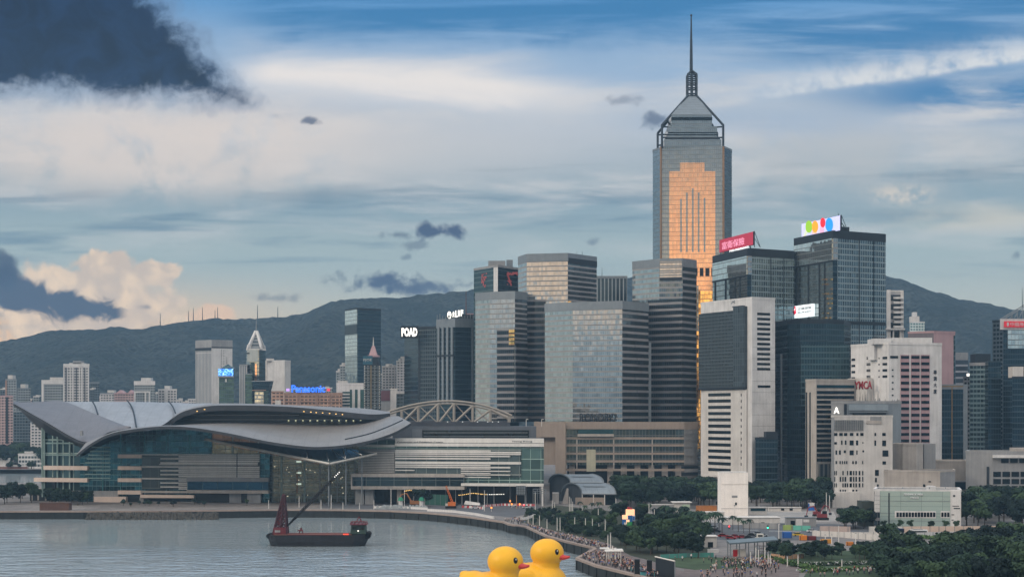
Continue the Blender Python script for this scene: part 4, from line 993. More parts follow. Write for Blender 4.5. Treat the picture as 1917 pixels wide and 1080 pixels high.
for k, (x0, x1, y, D, m, lb) in enumerate(((62, 74, 742, 2000, F_aptg, 'thin grey flats just right of the roof drum tower'), (168, 176, 728, 2050, F_aptd, 'thin dark flats right of the tall white flats'), (176, 190, 744, 2150, F_aptp, 'dull pink low flats behind the white stepped flats'),
        (288, 297, 736, 2150, F_aptg, 'narrow grey flats between framed block and white balcony block'), (330, 342, 748, 2200, F_apt, 'low pale hillside flats right of the white balcony block'), (342, 354, 752, 2150, F_aptp, 'low pinkish hillside flats left of the tiny white house'),
        (0, 12, 728, 2100, F_aptd, 'dark flats behind the pink slab at the left frame edge'), (48, 60, 748, 2100, F_aptp, 'pinkish low flats behind the roof drum tower'), (544, 562, 728, 1900, F_aptg, 'grey flats peeping above the brown hotel roof'), (596, 622, 726, 1950, F_aptg, 'low grey flats behind the blue rooftop letters'), (562, 580, 731, 2000, F_apt, 'pale low flats behind the blue rooftop letters'))):
    T = block('apartment_tower', lb, x0, x1, y, D, m, 'apartment tower', par=.8, parm=M_whit2); crown(T, x0+(x1-x0)*.3, x0+(x1-x0)*.7, D, y-3)
# two-tone office slab
T = tower('office_slab', 'office slab with ribbed grey left half and blank white right half', 'office tower', [(366, 1705), (396, 1690), (435, 1700)], 637, [F_greyrib, M_white], 30, ref=1690, par=8, parm=M_conc)
f, g = T.facets
T.part('shadow_gap', f.box(MB(), 366, 395.8, 651, 656, .5), M_dark); T.part('shadow_gap', g.box(MB(), 396, 435, 649.5, 651, .5), M_dark)
for c in (414, 418.5): 
    for k in range(10): T.part('slot_window', g.box(MB(), c, c+.8, 655+k*5, 657.5+k*5, .2), M_win)
# teal tower with screen and pyramid cap
T = block('screen_tower', 'small teal tower with pyramid cap and bright blue video screen', 410, 438, 706, 1600, F_teal, 'tower', par=.8, parm=M_conc)
x0, x1 = X(413, 1600), X(436, 1600)
T.part('upper_drum', MB().box(x0+1, x1-1, 1602, 1614, T.zt, Z(688, 1600)), F_teal)
T.part('pyramid_cap', MB().hexa([(x0, 1601, Z(689, 1600)), (x1, 1601, Z(689, 1600)), (x1, 1615, Z(689, 1600)), (x0, 1615, Z(689, 1600))], [(X(424, 1600), 1607.5, Z(681, 1600)), (X(425, 1600), 1607.5, Z(681, 1600)), (X(425, 1600), 1608.5, Z(681, 1600)), (X(424, 1600), 1608.5, Z(681, 1600))]), F_teal)
antenna(T, 424.5, 1608, Z(681, 1600), 7, .25)
def screen_mat():
    m, nt, b = newmat('video_screen'); uv = nt.nodes.new('ShaderNodeUVMap'); u, v, _ = sep(nt, S(nt, uv.outputs[0]))
    n = noise(nt, vec(nt, u*.35, v*.35), 1.0, 4, .6, 1.0)
    c = ramp(nt, n, [(0.3, C(20, 40, 130)), (0.45, C(40, 110, 220)), (0.55, C(120, 200, 250)), (0.68, C(235, 250, 255))])
    nt.links.new(c.k, b.inputs['Emission Color']); b.inputs['Emission Strength'].default_value = 1.0; nt.links.new(c.k, b.inputs['Base Color']); return m
T.part('video_screen', T.facets[0].box(MB(), 409, 437, 690, 703.5, 1.2), screen_mat())
T.part('ledge', T.facets[0].box(MB(), 409, 438, 703.6, 706, 1.5), M_conc)
T.part('emblem', T.facets[0].box(MB(), 421.5, 424.5, 709, 715, .4), M_white)
# spired tower
D = 1580
T = tower('spired_tower', 'slim grey tower with white triangular crown frame and spire', 'skyscraper', [(461, D+8), (468, D), (485, D), (497, D+10)], 653, [F_silver, F_silver, F_navy], 26, ref=D, par=1, parm=M_whit2)
f = T.facets[1]
P = lambda px, py, d=0: (X(px, D), D+d, Z(py, D))
b = MB()
for s in (3, 22):
    b.tube(P(464, 650, s), P(475.5, 619, 11), 1.5, n=6).tube(P(488, 650, s), P(477.5, 619, 11), 1.5, n=6); b.tube(P(462.5, 653, s), P(464, 645, s), 1.2, n=6).tube(P(489, 653, s), P(488, 645, s), 1.2, n=6)
T.part('crown_frame', b, M_white)
T.part('crown_core', MB().hexa([P(467, 652.8, 5), P(485, 652.8, 5), P(485, 652.8, 20), P(467, 652.8, 20)], [P(474.5, 628, 9), P(478.5, 628, 9), P(478.5, 628, 13), P(474.5, 628, 13)]), facade('crown_tiers', 3.2, .4, 60, 0, (70, 80, 86), (150, 152, 152), .4, .3, 0, .2))
T.part('spire', MB().tube(P(476.5, 622, 11), P(476.5, 597, 11), .8, .3, 6), M_steel)
T.part('gold_strip', Facet((476, D), (482, D)).box(MB(), 477.5, 481, 681, 712, .5), F_gold)
T.part('pale_panel', Facet((463, D), (484, D)).box(MB(), 463, 483.5, 655, 677, .8), mat('cream_cladding', (176, 178, 170), .6, var=.1))
T.part('logo_mark', Facet((463, D), (484, D)).box(MB(), 461, 467.5, 660, 662.5, 1.1), M_dark)
T.part('dark_bay', Facet((468, D), (486, D)).box(MB(), 469, 476.5, 678, 760, .6), F_navy)
T.part('side_mast', MB().tube(P(497, 655, 4), P(489, 655, 4), .4, n=4), M_whit2)
T = block('fin_block', 'grey slab with vertical fins left of the spired tower', 448, 463, 683, 1570, F_greyrib, par=.8, parm=M_conc)
T = block('curved_glass_block', 'low grey glass block at the foot of the spired tower', 459, 472, 700, 1540, F_teal, par=.5)
def flared():
    D = 1520; T = Thing('flared_tower', 'dark glass tower with flared top in front of the spired tower', 'tower', (X(488, D), D+8, LZ))
    z0, z1, z2 = LZ, Z(731, D), Z(714, D)
    l = lambda a, c, z, d0=0: [(X(a, D), D+d0, z), (X(c, D), D+d0, z), (X(c, D), D+18, z), (X(a, D), D+18, z)]
    b = MB().hexa(l(476, 502.5, z0), l(476, 502.5, z1)); T.part('facade', b, F_navy)
    T.part('flared_top', MB().hexa(l(476, 502.5, z1), l(472, 506.5, z2, -2)), F_navy); T.part('roof_rim', MB().hexa(l(471.5, 507, z2, -2.3), l(471.5, 507, z2+.8, -2.3)), M_conc)
    T.part('pale_panel', Facet((476, D), (503, D)).box(MB(), 477, 493.5, 733, 760, .4), F_hotpale)
    T.part('gold_trim', Facet((476, D), (503, D)).box(MB(), 472, 498, 729.5, 731, .5), M_brown)
flared()
T = tower('white_slab', 'blank white concrete slab tower right of the spired tower', 'tower', [(496, 1660), (533, 1648), (544, 1660)], 675, [M_white, M_whit2], 30, ref=1648, par=.8, parm=M_white)
T.part('pier', T.facets[0].box(MB(), 496.5, 500, 676, 770, .5), M_whit2); T.part('roof_rail', MB().box(X(498, 1655), X(512, 1655), 1655, 1660, T.zt, T.zt+2.5), M_whit2)
# brown hotel with rooftop letters
T = block('brown_hotel', 'long brown hotel with balcony bays and blue rooftop letters', 532, 641, 736, 1500, F_brown, 'hotel', par=1.5, parm=M_brown)
f = T.facets[0]
for px in (533, 558, 561, 592, 595, 618, 640): T.part('pilaster', f.box(MB(), px-1, px+1, 737, 770, .8), M_brown)
for y in (741.5, 751): T.part('cornice', f.box(MB(), 532, 640, y, y+1, .6), M_brown)
blue = glow('blue_neon', (40, 110, 250), 1.25)
St = Thing('rooftop_letters', 'bright blue rooftop lettering on the long brown hotel', 'sign', (X(577, 1500), 1501, T.zt))
St.part('lettering', text_mesh('Panasonic', blue, f, 546, 609, 720.5, 734.5, .4, .6, .035, org=St.loc), blue)
b = MB()
for k in range(8): x = X(548+k*8.5, 1500); b.tube((x, 1501.5, T.zt), (x, 1501.5, T.zt+8), .2, n=4)
b.tube((X(546, 1500), 1501.5, T.zt+2), (X(609, 1500), 1501.5, T.zt+2), .2, n=4); b.tube((X(546, 1500), 1501.5, T.zt+6), (X(609, 1500), 1501.5, T.zt+6), .2, n=4)
St.part('support_frame', b, M_mast)
for px, c in ((536, (190, 150, 240)), (612, (210, 60, 80))): T.part('roof_lamp_panel', f.box(MB(), px, px+6, 727, 732, .5), glow('panel_lamp_%d' % px, c, .8))
T = block('brown_annex', 'reddish brown annex with a white doorway left of the long hotel', 508, 531, 733, 1505, F_brown, par=1, parm=M_brown); T.part('white_bay', T.facets[0].box(MB(), 515, 526, 749, 770, .5), M_whit2)
# white block with navy stripes
T = block('striped_block', 'white block with navy blue vertical stripes and banded side', 630, 682, 718, 1530, M_white, par=1, parm=M_white)
f = T.facets[0]
for x0, x1 in ((655, 659), (664.5, 669.5), (674.5, 682)): T.part('navy_stripe', f.box(MB(), x0, x1, 729, 775, .3), M_wint)
for k in range(6): T.part('navy_band', f.box(MB(), 641, 655, 733+k*6, 736+k*6, .3), M_wint)
T.part('roof_block', MB().box(X(632, 1540), X(650, 1540), 1540, 1550, T.zt, T.zt+3), M_whit2)
# residential tower with pointed crown
D = 1420
T = block('crowned_residence', 'dark residential tower with lit balcony dots and pinkish pointed crown', 681, 713, 683, D, F_aptd, 'apartment tower', par=.5, parm=M_dark)
f = T.facets[0]
T.part('sign_panel', f.box(MB(), 679.5, 697.5, 666, 682, .8, -.1), mat('teal_sign', (48, 92, 108), .5, var=.1))
T.part('lettering', text_mesh('PJOE', M_whit2, f, 680.5, 696, 671.5, 677, .9, .2, .01, org=T.loc), M_whit2)
T.part('crown_block', f.box(MB(), 697.5, 709, 668, 683, .2, 10), M_navyb if 'M_navyb' in globals() else M_dark)
P = lambda px, py, d=0: (X(px, D), D+d, Z(py, D))
T.part('pointed_crown', MB().hexa([P(689.5, 666, 3), P(705.5, 666, 3), P(705.5, 666, 13), P(689.5, 666, 13)], [P(695, 647, 7), P(700, 647, 7), P(700, 647, 10), P(695, 647, 10)]), M_pink)
T.part('crown_base', MB().box(X(688, D), X(709, D), D+1, D+14, Z(668, D), Z(664.5, D)), M_pink)
T.part('spire', MB().tube(P(697.5, 649, 8), P(697.5, 630, 8), .8, .2, 6), M_whit2)
b = MB(); b2 = MB()
for k in range(19):
    y = 684.5+k*4.3
    for px in (682, 709.5): f.box(b, px, px+1.5, y, y+2.4, .7)
    for px in (687.5, 700): f.box(b2, px, px+3.4, y, y+1.6, .9)
T.part('balcony_edge', b, M_whit2); T.part('balcony_edge', b2, M_conc)
f.box(b := MB(), 693, 696, 684, 770, .6); T.part('lit_stairwell', b, mat('tan_core', (122, 108, 84), .7, var=.2))
T = block('maroon_block', 'small block with plain maroon upper wall beside the dark residence', 707, 731, 730, 1480, M_conc, par=.6); T.part('maroon_panel', T.facets[0].box(MB(), 708, 730, 731, 750, .4), mat('maroon', (104, 66, 70), .8, var=.12)); T.part('lit_edge', T.facets[0].box(MB(), 706.6, 707.8, 729, 742, .8), M_warm)
# tall glass tower behind
T = tower('glass_skyscraper', 'tall dark glass tower with bright left face and dark notch, before the hill', 'skyscraper', [(646, 1745), (669, 1715), (713, 1735)], 577, [F_leftmul, F_navy], 35, ref=1715, par=2, parm=M_dark)
f, g = T.facets
T.part('dark_notch', f.box(MB(), 646.3, 669, 0, 0, .5, zz=(Z(607, 1715), Z(624.5, 1715))), M_win)
T.part('bright_glazing', f.box(MB(), 646.3, 668.6, 0, 0, .35, zz=(Z(579, 1715), Z(606, 1715))), F_leftpale); T.part('bright_glazing', f.box(MB(), 646.3, 668.6, 0, 0, .35, zz=(Z(625.5, 1715), Z(664, 1715))), F_leftpale)
T.part('sky_lobby_line', g.box(MB(), 669, 712.5, 600, 603, .3), M_dark)
# infill flats
for (x0, x1, y, D, m, lb) in ((629, 640, 695, 1900, F_aptg, 'narrow grey flats just left of the tall glass tower'), (636, 649, 684, 1850, F_aptg, 'pale flats with lit panel at the foot of the glass tower'),
        (712, 722, 700, 1900, F_aptg, 'narrow dim flats between the dark residence and white stepped flats'), (715, 741, 686, 1800, F_apt, 'white crowned flats left of the lit white letter board'), (742, 757, 676, 1780, F_apt, 'stepped white flats directly under the lit white letter board'),
        (700, 742, 742, 1600, F_aptg, 'low grey flats right of the maroon block'), (730, 744, 728, 1560, M_whit2, 'small blank white block above the maroon wall'), (742, 770, 735, 1500, F_aptd, 'low dark flats beside the lattice faced tower')):
    T = block('apartment_tower', lb, x0, x1, y, D, m, 'apartment tower', par=.8, parm=M_whit2)
    if y < 700: crown(T, x0+(x1-x0)*.25, x0+(x1-x0)*.7, D, y-5); crown(T, x0+(x1-x0)*.5, x0+(x1-x0)*.95, D, y-9 if x0 > 740 else y-3)
T = block('apartment_tower', 'tan narrow tower with square window niches before the lattice tower', 769, 782, 686, 1380, facade('niche_wall', 5.0, .4, 5.2, .45, (80, 84, 86), (164, 148, 136), .3, .3, 0, .3), 'apartment tower', par=.6, parm=M_beige)
# lattice tower + letter board
T = tower('lattice_tower', 'dark tower with lattice patterned face beside the white finned tower', 'office tower', [(757, 1390), (783, 1360), (818, 1352)], 612, [F_navy, F_latt], 35, ref=1352, par=1.2, parm=M_dark)
f = Facet((750, 1353), (784, 1351))
Sg = Thing('letter_board', 'dark rooftop board with bright white block letters', 'sign', (X(766, 1352), 1352, Z(633, 1352)))
Sg.part('panel', f.box(MB(), 750, 783.5, 610.5, 633, .3, .6), M_black)
Sg.part('lettering', text_mesh('POAD', M_wlit, f, 752, 781.5, 613.5, 630, .4, .3, .045, org=Sg.loc), M_wlit)
T.part('dark_corner', T.facets[1].box(MB(), 783, 787, 632, 750, .4), M_dark)
# black tower with white fins
T = tower('finned_tower', 'black tower with tall pale vertical fins and lit rooftop sign', 'office tower', [(817, 1316), (852, 1298), (891, 1306)], 597, [F_navy, F_navy], 40, ref=1298, par=6.5, parm=M_steel)
f, g = T.facets
for k, px in enumerate((822, 830, 838.5, 847)): T.part('white_fin', f.box(MB(), px-1.8, px+1.8, 612, 757, .9), M_steel)
for px in (884, 889): T.part('white_fin', g.box(MB(), px-1.5, px+1.5, 612, 757, .7), M_steel)
T.part('fin_break', f.box(MB(), 818, 851, 664, 667.5, 1.3), M_dark)
T.part('roof_ring', MB().box(X(836, 1305), X(892, 1305), 1306, 1320, T.zt+.6, T.zt+4), M_dark)
b = MB()
for k in range(14): x = X(818+k*5.2, 1300); b.tube((x, 1304, T.zt), (x, 1304, T.zt+random.uniform(2, 5)), .3, n=4)
T.part('roof_clutter', b, M_steel)
f2 = Facet((836, 1306), (873, 1298))
Sg = Thing('rooftop_letters', 'lit white rooftop sign with ring emblem on the black finned tower', 'sign', (X(855, 1300), 1302, T.zt))
b = MB()
for k in range(20):
    a0, a1 = 2*PI*k/20, 2*PI*(k+1)/20; q = lambda a, r: f2.at(841.5+r*3.9*math.cos(a), 590-r*7.2*math.sin(a), .3)
    b.face([q(a0, .58), q(a0, 1), q(a1, 1), q(a1, .58)])
b.face([f2.at(841.5+1.5*math.cos(k), 589-2.6*math.sin(k), .3) for k in range(6)])
Sg.part('emblem', b, M_wlit)
for ch, x0, x1, y0, y1 in (('夫', 847.5, 851.5, 583, 594), ('L', 853, 856.8, 581.5, 594), ('I', 858, 860.8, 581, 592.5), ('F', 863, 867.6, 580, 592)):
    Sg.part('lettering', text_mesh(ch, M_wlit, f2, x0, x1, y0, y1, .3, .3, .05, org=Sg.loc), M_wlit)
b = MB()
for px in (842, 854, 866): x = X(px, 1303); b.tube((x, 1304.5, T.zt), (x, 1304.5, Z(581, 1303)), .25, n=4)
Sg.part('support_frame', b, M_mast)
Tm = Thing('radio_mast', 'thin reddish lattice mast standing beside the black finned tower roof', 'mast', (X(872.5, 1312), 1312, T.zt))
Tm.part('pole', MB().tube((X(872.5, 1312), 1312, T.zt), (X(872.5, 1312), 1312, Z(545, 1312)), .6, .25, 5), mat('reddish_mast', (104, 82, 82), .6, .2))
T = block('roof_hut_block', 'small pinkish roof block between finned tower and stepped grey tower', 872, 890, 588, 1345, M_pink, par=.6, parm=M_pink)
# hill top masts
for px, y0, y1 in ((300, 607, 586), (353, 601, 582), (362, 600, 577), (379, 601, 575), (402.5, 599, 581), (407.5, 599, 575), (482, 596, 571), (520, 594, 574)):
    D = 3590; z0 = Z(y0+4, D); x = X(px, D); r = 1.0
    b = MB().tube((x, D, z0), (x, D, Z(y1, D)), r, .5, 4)
    single('hilltop_mast', MB().tube((x, D, z0), (x, D, Z(y1, D)), 1.1, .5, 4), M_mast, 'thin dark radio mast standing on the hill ridge at left', 'mast', (x, D, z0), 'masts along the hill ridge')

# ================================================================ convention centre with winged roof
M_roofmetal = None
def roof_mat(name, rgb, seam=True):
    m, nt, b = newmat(name); c = C(*rgb)
    tc = nt.nodes.new('ShaderNodeTexCoord'); p = S(nt, tc.outputs['Object']); x, y, z = sep(nt, p)
    n = noise(nt, p, 0.12, 5, 0.65); n2 = noise(nt, vec(nt, x*.8, y*.25, z*.3), 1.0, 3, .6)
    k = (n*.6+n2*.4).ss(.3, .7)
    col = mix(nt, k, tuple(v*.86 for v in c[:3])+(1,), tuple(v*1.12 for v in c[:3])+(1,))
    if seam: s = (x/1.1).fract().lt(0.12)*0.35+(((x+z*0.4)/6.6).fract().lt(0.06)+((y+z)/9.0).fract().lt(0.04))*0.4; col = mix(nt, s, col, tuple(v*.55 for v in c[:3])+(1,))
    nt.links.new(col.k, b.inputs['Base Color']); b.inputs['Roughness'].default_value = .42; b.inputs['Metallic'].default_value = .35
    return m
R_light = roof_mat('roof_metal_pale', (152, 155, 160)); R_mid = roof_mat('roof_metal_grey', (112, 110, 114)); R_warm = roof_mat('roof_metal_warm', (138, 134, 131))
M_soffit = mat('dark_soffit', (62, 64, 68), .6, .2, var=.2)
G_teal = facade('teal_glass_wall', 3.3, .10, 2.6, .05, (36, 80, 88), (104, 130, 132), .75, .10, .02, .45)
G_atr = facade('atrium_glass_wall', 2.9, .14, 3.4, .10, (84, 92, 88), (120, 130, 124), .6, .15, .02, .5, lit=.0)
G_left = facade('end_glass_wall', 8.0, .10, 7.0, .10, (70, 92, 94), (150, 168, 160), .7, .12, .02, .4)
G_green = facade('pale_green_glass', 6.0, .07, 6.0, .04, (92, 116, 110), (150, 172, 164), .7, .12, .02, .35)
M_fascia = mat('pinkish_fascia', (216, 196, 182), .75, var=.1, scale=.2)
M_louvre = mat('white_louvre', (214, 210, 204), .6, var=.12)
def spline(pts, n):
    """resample a px polyline (x, y, D) to n points, smooth"""
    out = []; L = [0]
    for a, b in zip(pts, pts[1:]): L.append(L[-1]+math.dist(a[:2], b[:2])+1e-6)
    for k in range(n):
        s = L[-1]*k/(n-1); i = 0
        while i < len(L)-2 and L[i+1] < s: i += 1
        t = (s-L[i])/(L[i+1]-L[i]); p0, p1, p2, p3 = pts[max(0, i-1)], pts[i], pts[i+1], pts[min(len(pts)-1, i+2)]
        c = lambda a, b, cc, d: 0.5*((2*b)+(-a+cc)*t+(2*a-5*b+4*cc-d)*t*t+(-a+3*b-3*cc+d)*t**3)
        out.append(tuple(c(p0[q], p1[q], p2[q], p3[q]) for q in range(3)))
    return out
def shell(T, name, rows, m, thick=1.6, n=40, sub=8, edge=None, bow=0.0):
    """curved roof between the first and the last px polyline; thickness straight down"""
    R = [[Vector(W(*p)) for p in spline(r, n)] for r in rows]
    grid = []
    for i in range(len(R)-1):
        for s in range(sub if i < len(R)-2 else sub+1):
            t = s/sub; grid.append([R[i][k].lerp(R[i+1][k], t)+Vector((0, 0, bow*math.sin(PI*t))) for k in range(n)])
    b = MB(); b.loft([[tuple(p) for p in r] for r in grid][::1])
    T.part(name, b, m, weld=True, smooth=True)
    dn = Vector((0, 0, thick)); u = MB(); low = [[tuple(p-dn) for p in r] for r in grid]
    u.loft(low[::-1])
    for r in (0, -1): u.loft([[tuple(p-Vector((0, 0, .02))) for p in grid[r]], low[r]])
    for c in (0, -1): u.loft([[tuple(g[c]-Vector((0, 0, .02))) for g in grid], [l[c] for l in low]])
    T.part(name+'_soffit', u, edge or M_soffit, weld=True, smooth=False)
    return grid
def convention_centre():
    T = Thing('convention_centre', 'waterfront convention centre with sweeping winged metal roofs and teal glass walls', 'convention centre', (X(360, 960), 965, LZ))
    f = Facet((78, 962), (505, 946))
    # walls
    T.part('glass_wall', f.poly(MB(), [(150, 940), (505, 940), (505, 849), (396, 849), (396, 808), (370, 804), (310, 801), (250, 810), (205, 826), (170, 845), (150, 858)]), G_teal)
    T.part('glass_wall', Facet((78, 968), (150, 961)).poly(MB(), [(78, 930), (168, 930), (168, 858), (150, 852), (160, 834), (104, 806), (78, 792)]), G_left)
    T.part('side_wall', MB().face([W(78, 930, 968), W(78, 796, 968), W(84, 796, 1010), W(84, 930, 1010)]), M_greensteel)
    g = Facet((78, 967), (150, 960))
    for px, y in ((79.5, 790), (83.5, 793), (108, 806), (131, 818)): T.part('wall_column', g.box(MB(), px-1.2, px+1.2, y+6, 925, .6), M_greensteel)
    for y in (806, 828, 850): T.part('wall_beam', g.box(MB(), 86, 150 if y > 815 else 108, y, y+2.6, .5), M_greensteel)
    for x0, x1, y0, y1 in ((85, 167, 871.5, 879), (67, 167, 894, 901.5)): T.part('fascia_beam', g.box(MB(), x0, x1, y0, y1, 2.2), M_fascia)
    for k in range(9): T.part('floor_line', f.box(MB(), 172-k*3 if k < 4 else 160, 207, 836+k*7.2, 838+k*7.2, .5), M_greensteel)
    for px in (193, 226, 312, 355, 271): T.part('glass_fin', f.box(MB(), px-1, px+1, 835 if px < 215 else 812, 925, .4), mat('teal_fin_%d' % px, (60, 110, 116), .4, .2))
    for y0 in (850, 872, 894.5, 917.5): T.part('fascia_beam', f.box(MB(), 223, 267, y0, y0+7, 2.4), M_fascia)
    T.part('base_wall', f.box(MB(), 112, 223, 918, 929, 1.5), M_conc); T.part('base_wall', f.box(MB(), 266, 365, 918, 922, 2.5), M_stone); T.part('base_wall', f.box(MB(), 266, 366, 925.5, 931, 3.5), M_fascia)
    T.part('plinth', f.box(MB(), 180, 240, 929, 942, 4), M_fascia); T.part('plinth', f.box(MB(), 262, 366, 931, 944, 1.0), M_conc); T.part('entrance_opening', f.box(MB(), 240, 265, 926, 940, .6), M_black)
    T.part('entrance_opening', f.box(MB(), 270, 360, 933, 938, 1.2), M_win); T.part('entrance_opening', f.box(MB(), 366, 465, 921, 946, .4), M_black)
    for x0, x1 in ((430, 452), (465, 490)): T.part('base_pier', f.box(MB(), x0, x1, 922, 948, .7 if x0 < 450 else 2.5), M_conc)
    # louvre screens
    b = MB()
    for y, x0, x1, h in ((850, 266, 487, 1.2), (853.5, 336, 487, 1.6), (857.3, 302, 487, 1.6), (861, 336, 487, 2.4), (865, 302, 484, 2.2), (868.5, 300, 484, 1), (872.5, 266, 487, 1.8), (876, 336, 487, 1.6), (879.6, 302, 487, 1.8), (883.4, 336, 487, 1.6), (887, 302, 487, 1.7), (890.5, 336, 487, 1.8), (895, 266, 487, 1.4),
                        (898.5, 336, 354, 1.4), (902.5, 302, 354, 1.4), (906, 336, 354, 1.4), (910, 302, 354, 1.4), (913.5, 336, 354, 1.4)): f.box(b, x0, x1, y-.2, y+h*1.15+.2, 1.8)
    T.part('louvre_screen', b, M_louvre)
    T.part('screen_backing', f.box(MB(), 266, 487, 851, 916, .7), facade('louvre_backing_glass', 6, .1, 5, .04, (62, 70, 70), (84, 90, 88), .6, .2, .02, .3))
    T.part('screen_post', f.box(MB(), 444.5, 446, 848, 897, 2.0), M_dark)
    T.part('glass_box', f.box(MB(), 354, 505, 901, 916, 3.5), facade('blue_box_glass', 8, .02, 9, .05, (24, 62, 82), (60, 90, 100), .7, .1, .02, .3))
    T.part('box_frame', f.box(MB(), 353, 506, 893, 900.5, 4.0), M_conc); T.part('box_frame', f.box(MB(), 353, 506, 916.5, 922.5, 4.0), M_stone)
    # atrium
    a = Facet((466, 954), (690, 958))
    T.part('atrium_wall', a.poly(MB(), [(380, 942), (690, 945), (690, 828), (600, 838), (520, 834), (440, 814), (396, 806), (380, 806)]), G_atr)
    T.part('upper_band', a.poly(MB(), [(398, 828), (600, 870), (600, 838), (520, 834), (440, 814), (398, 808)], .3), facade('bronze_glass', 3.4, .2, 5, .08, (104, 84, 74), (110, 100, 92), .5, .2, .02, .3))
    for px, w in ((527, 4), (570, 4), (436, 2), (484, 2)): T.part('wall_column', a.box(MB(), px-w/2, px+w/2, 830 if px > 500 else 818, 940, .8), M_greensteel)
    for k in range(10): T.part('floor_line', a.box(MB(), 488, 675, 846+k*9.2, 847.3+k*9.2, .6), M_greensteel)
    for px in (599, 617, 632, 648, 664): T.part('glass_fin', a.box(MB(), px-1.1, px+1.1, 842, 940, .7), M_steel)
    b = MB()
    for k in range(4): a.box(b, 555, 564, 841+k*21, 844+k*21, .9)
    T.part('lit_sign_light', b, glow('cool_light', (220, 238, 220), 0.6))
    b = MB()
    for k in range(20): x = random.uniform(490, 670); y = random.uniform(868, 930); a.box(b, x, x+random.uniform(.6, 2.4), y, y+.9, .9)
    T.part('interior_light', b, glow('interior_light', (255, 236, 200), .9))
    T.part('orange_lift', a.box(MB(), 555, 557.5, 878, 922, .9), mat('orange_lift', (150, 104, 62), .6, var=.2))
    # canopy with masts
    D0 = 905
    c = MB(); A, B, Cc, E = W(384, 822, 948), W(617, 868, D0), W(705, 849, 925), W(655, 840, 950)
    cm = mat('canopy_glass', (92, 112, 116), .2, .4, var=.15)
    c.face([A, B, E]); c.face([B, Cc, E]); T.part('canopy_glass', c, cm)
    T.part('canopy_edge', MB().tube(A, B, .75, n=6).tube(B, Cc, .7, n=6), mat('canopy_beam', (176, 172, 164), .5, .2))
    c = MB()
    for p, q in (((615, 866), (575, 842)), ((647, 858), (618, 840)), ((677, 851), (648, 838)), ((615, 862), (610, 840)), ((647, 856), (642, 838)), ((575, 856), (574, 840))): c.tube(W(*p, D0+6), W(*q, 948), .25, n=4)
    T.part('canopy_tie', c, M_louvre)
    for px, y, D in ((615.5, 866, 908), (647.5, 859, 915), (677.5, 852, 922)):
        x = X(px, D); T.part('canopy_mast', MB().tube((x, D, LZ), (x, D, Z(y, D)), .36, n=6), M_steel)
    # roofs
    # left wing shell
    frontA = [(25, 755, 975), (80, 786, 950), (160, 828, 925), (205, 809, 930), (250, 801, 938), (300, 797, 945), (332, 775, 975), (362, 763, 988), (397, 757.5, 1000)]
    topA = [(27, 754, 1003), (70, 752.2, 1004), (115, 751.5, 1006), (165, 751.5, 1006), (220, 751.5, 1006), (268, 752, 1006), (315, 753, 1006), (356, 754.5, 1006), (397, 757, 1004)]
    gA = shell(T, 'left_roof', [frontA, topA], R_light, 1.6, 60, 10, bow=1.0)
    # grey flank left of the seam
    fl = MB(); n = 30
    e1 = [Vector(W(*p)) for p in spline([(26, 754.4, 974), (80, 785.2, 948.5), (160, 827.2, 923.5), (205, 808.4, 928.5), (246, 801.2, 936)], n)]
    e2 = [Vector(W(*p)) for p in spline([(28, 753.2, 999), (76, 752, 998), (120, 751.2, 997), (180, 775, 965), (246, 801, 934)], n)]
    fl.loft([[tuple(e1[k].lerp(e2[k], t/8)+Vector((0, -.9, .9*math.sin(PI*t/8)))) for k in range(n)] for t in range(9)])
    T.part('left_roof_flank', fl, R_mid, weld=True, smooth=True)
    for pts in ([(173.5, 751.8, 1000), (180, 763, 985), (185, 778, 966)], [(239.5, 751.6, 1000), (250, 768, 982), (257, 801.5, 938)], [(317, 752.8, 1000), (325, 764, 985), (330, 775.5, 972)]):
        q = MB(); sp = spline(pts, 9); [q.tube((W(*sp[k])[0], W(*sp[k])[1]-2.2, W(*sp[k])[2]+.8), (W(*sp[k+1])[0], W(*sp[k+1])[1]-2.2, W(*sp[k+1])[2]+.8), .45, n=5, caps=False) for k in range(8)]
        T.part('roof_joint', q, M_dark)
    T.part('roof_vent', MB().box(X(151, 926), X(154.5, 926), 925, 928, Z(815, 926), Z(806, 926)), M_conc)
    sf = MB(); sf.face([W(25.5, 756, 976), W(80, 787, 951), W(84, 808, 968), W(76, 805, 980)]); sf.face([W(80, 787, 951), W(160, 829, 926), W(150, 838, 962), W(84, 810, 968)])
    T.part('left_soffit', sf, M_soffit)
    # middle vault: dark wall with thin ledges and its roof
    w = Facet((320, 985), (740, 985))
    T.part('vault_wall', w.poly(MB(), [(305, 802), (325, 784), (352, 770), (397, 762), (520, 761), (650, 772), (735, 780), (735, 796), (560, 800), (400, 804)]), mat('dark_vault_wall', (40, 50, 58), .35, .4, var=.2))
    for y, x0, x1 in ((776, 346, 560), (784.5, 332, 640), (792, 322, 690)): T.part('vault_ledge', w.box(MB(), x0, x1, y, y+1.4, 1.0), M_steel)
    shell(T, 'vault_roof', [[(301, 797, 950), (320, 785, 962), (345, 769.5, 965), (394, 759.5, 966), (470, 758.6, 966), (540, 761, 966), (610, 767, 966), (690, 775, 968), (730, 773.5, 975)],
                            [(303, 795, 1000), (326, 781, 1004), (350, 768, 1006), (397, 757, 1008), (470, 757, 1008), (540, 759.5, 1008), (620, 761.5, 1008), (690, 765, 1008), (730, 772, 1000)]], R_warm, 3.2, 60, 8, bow=0.8)
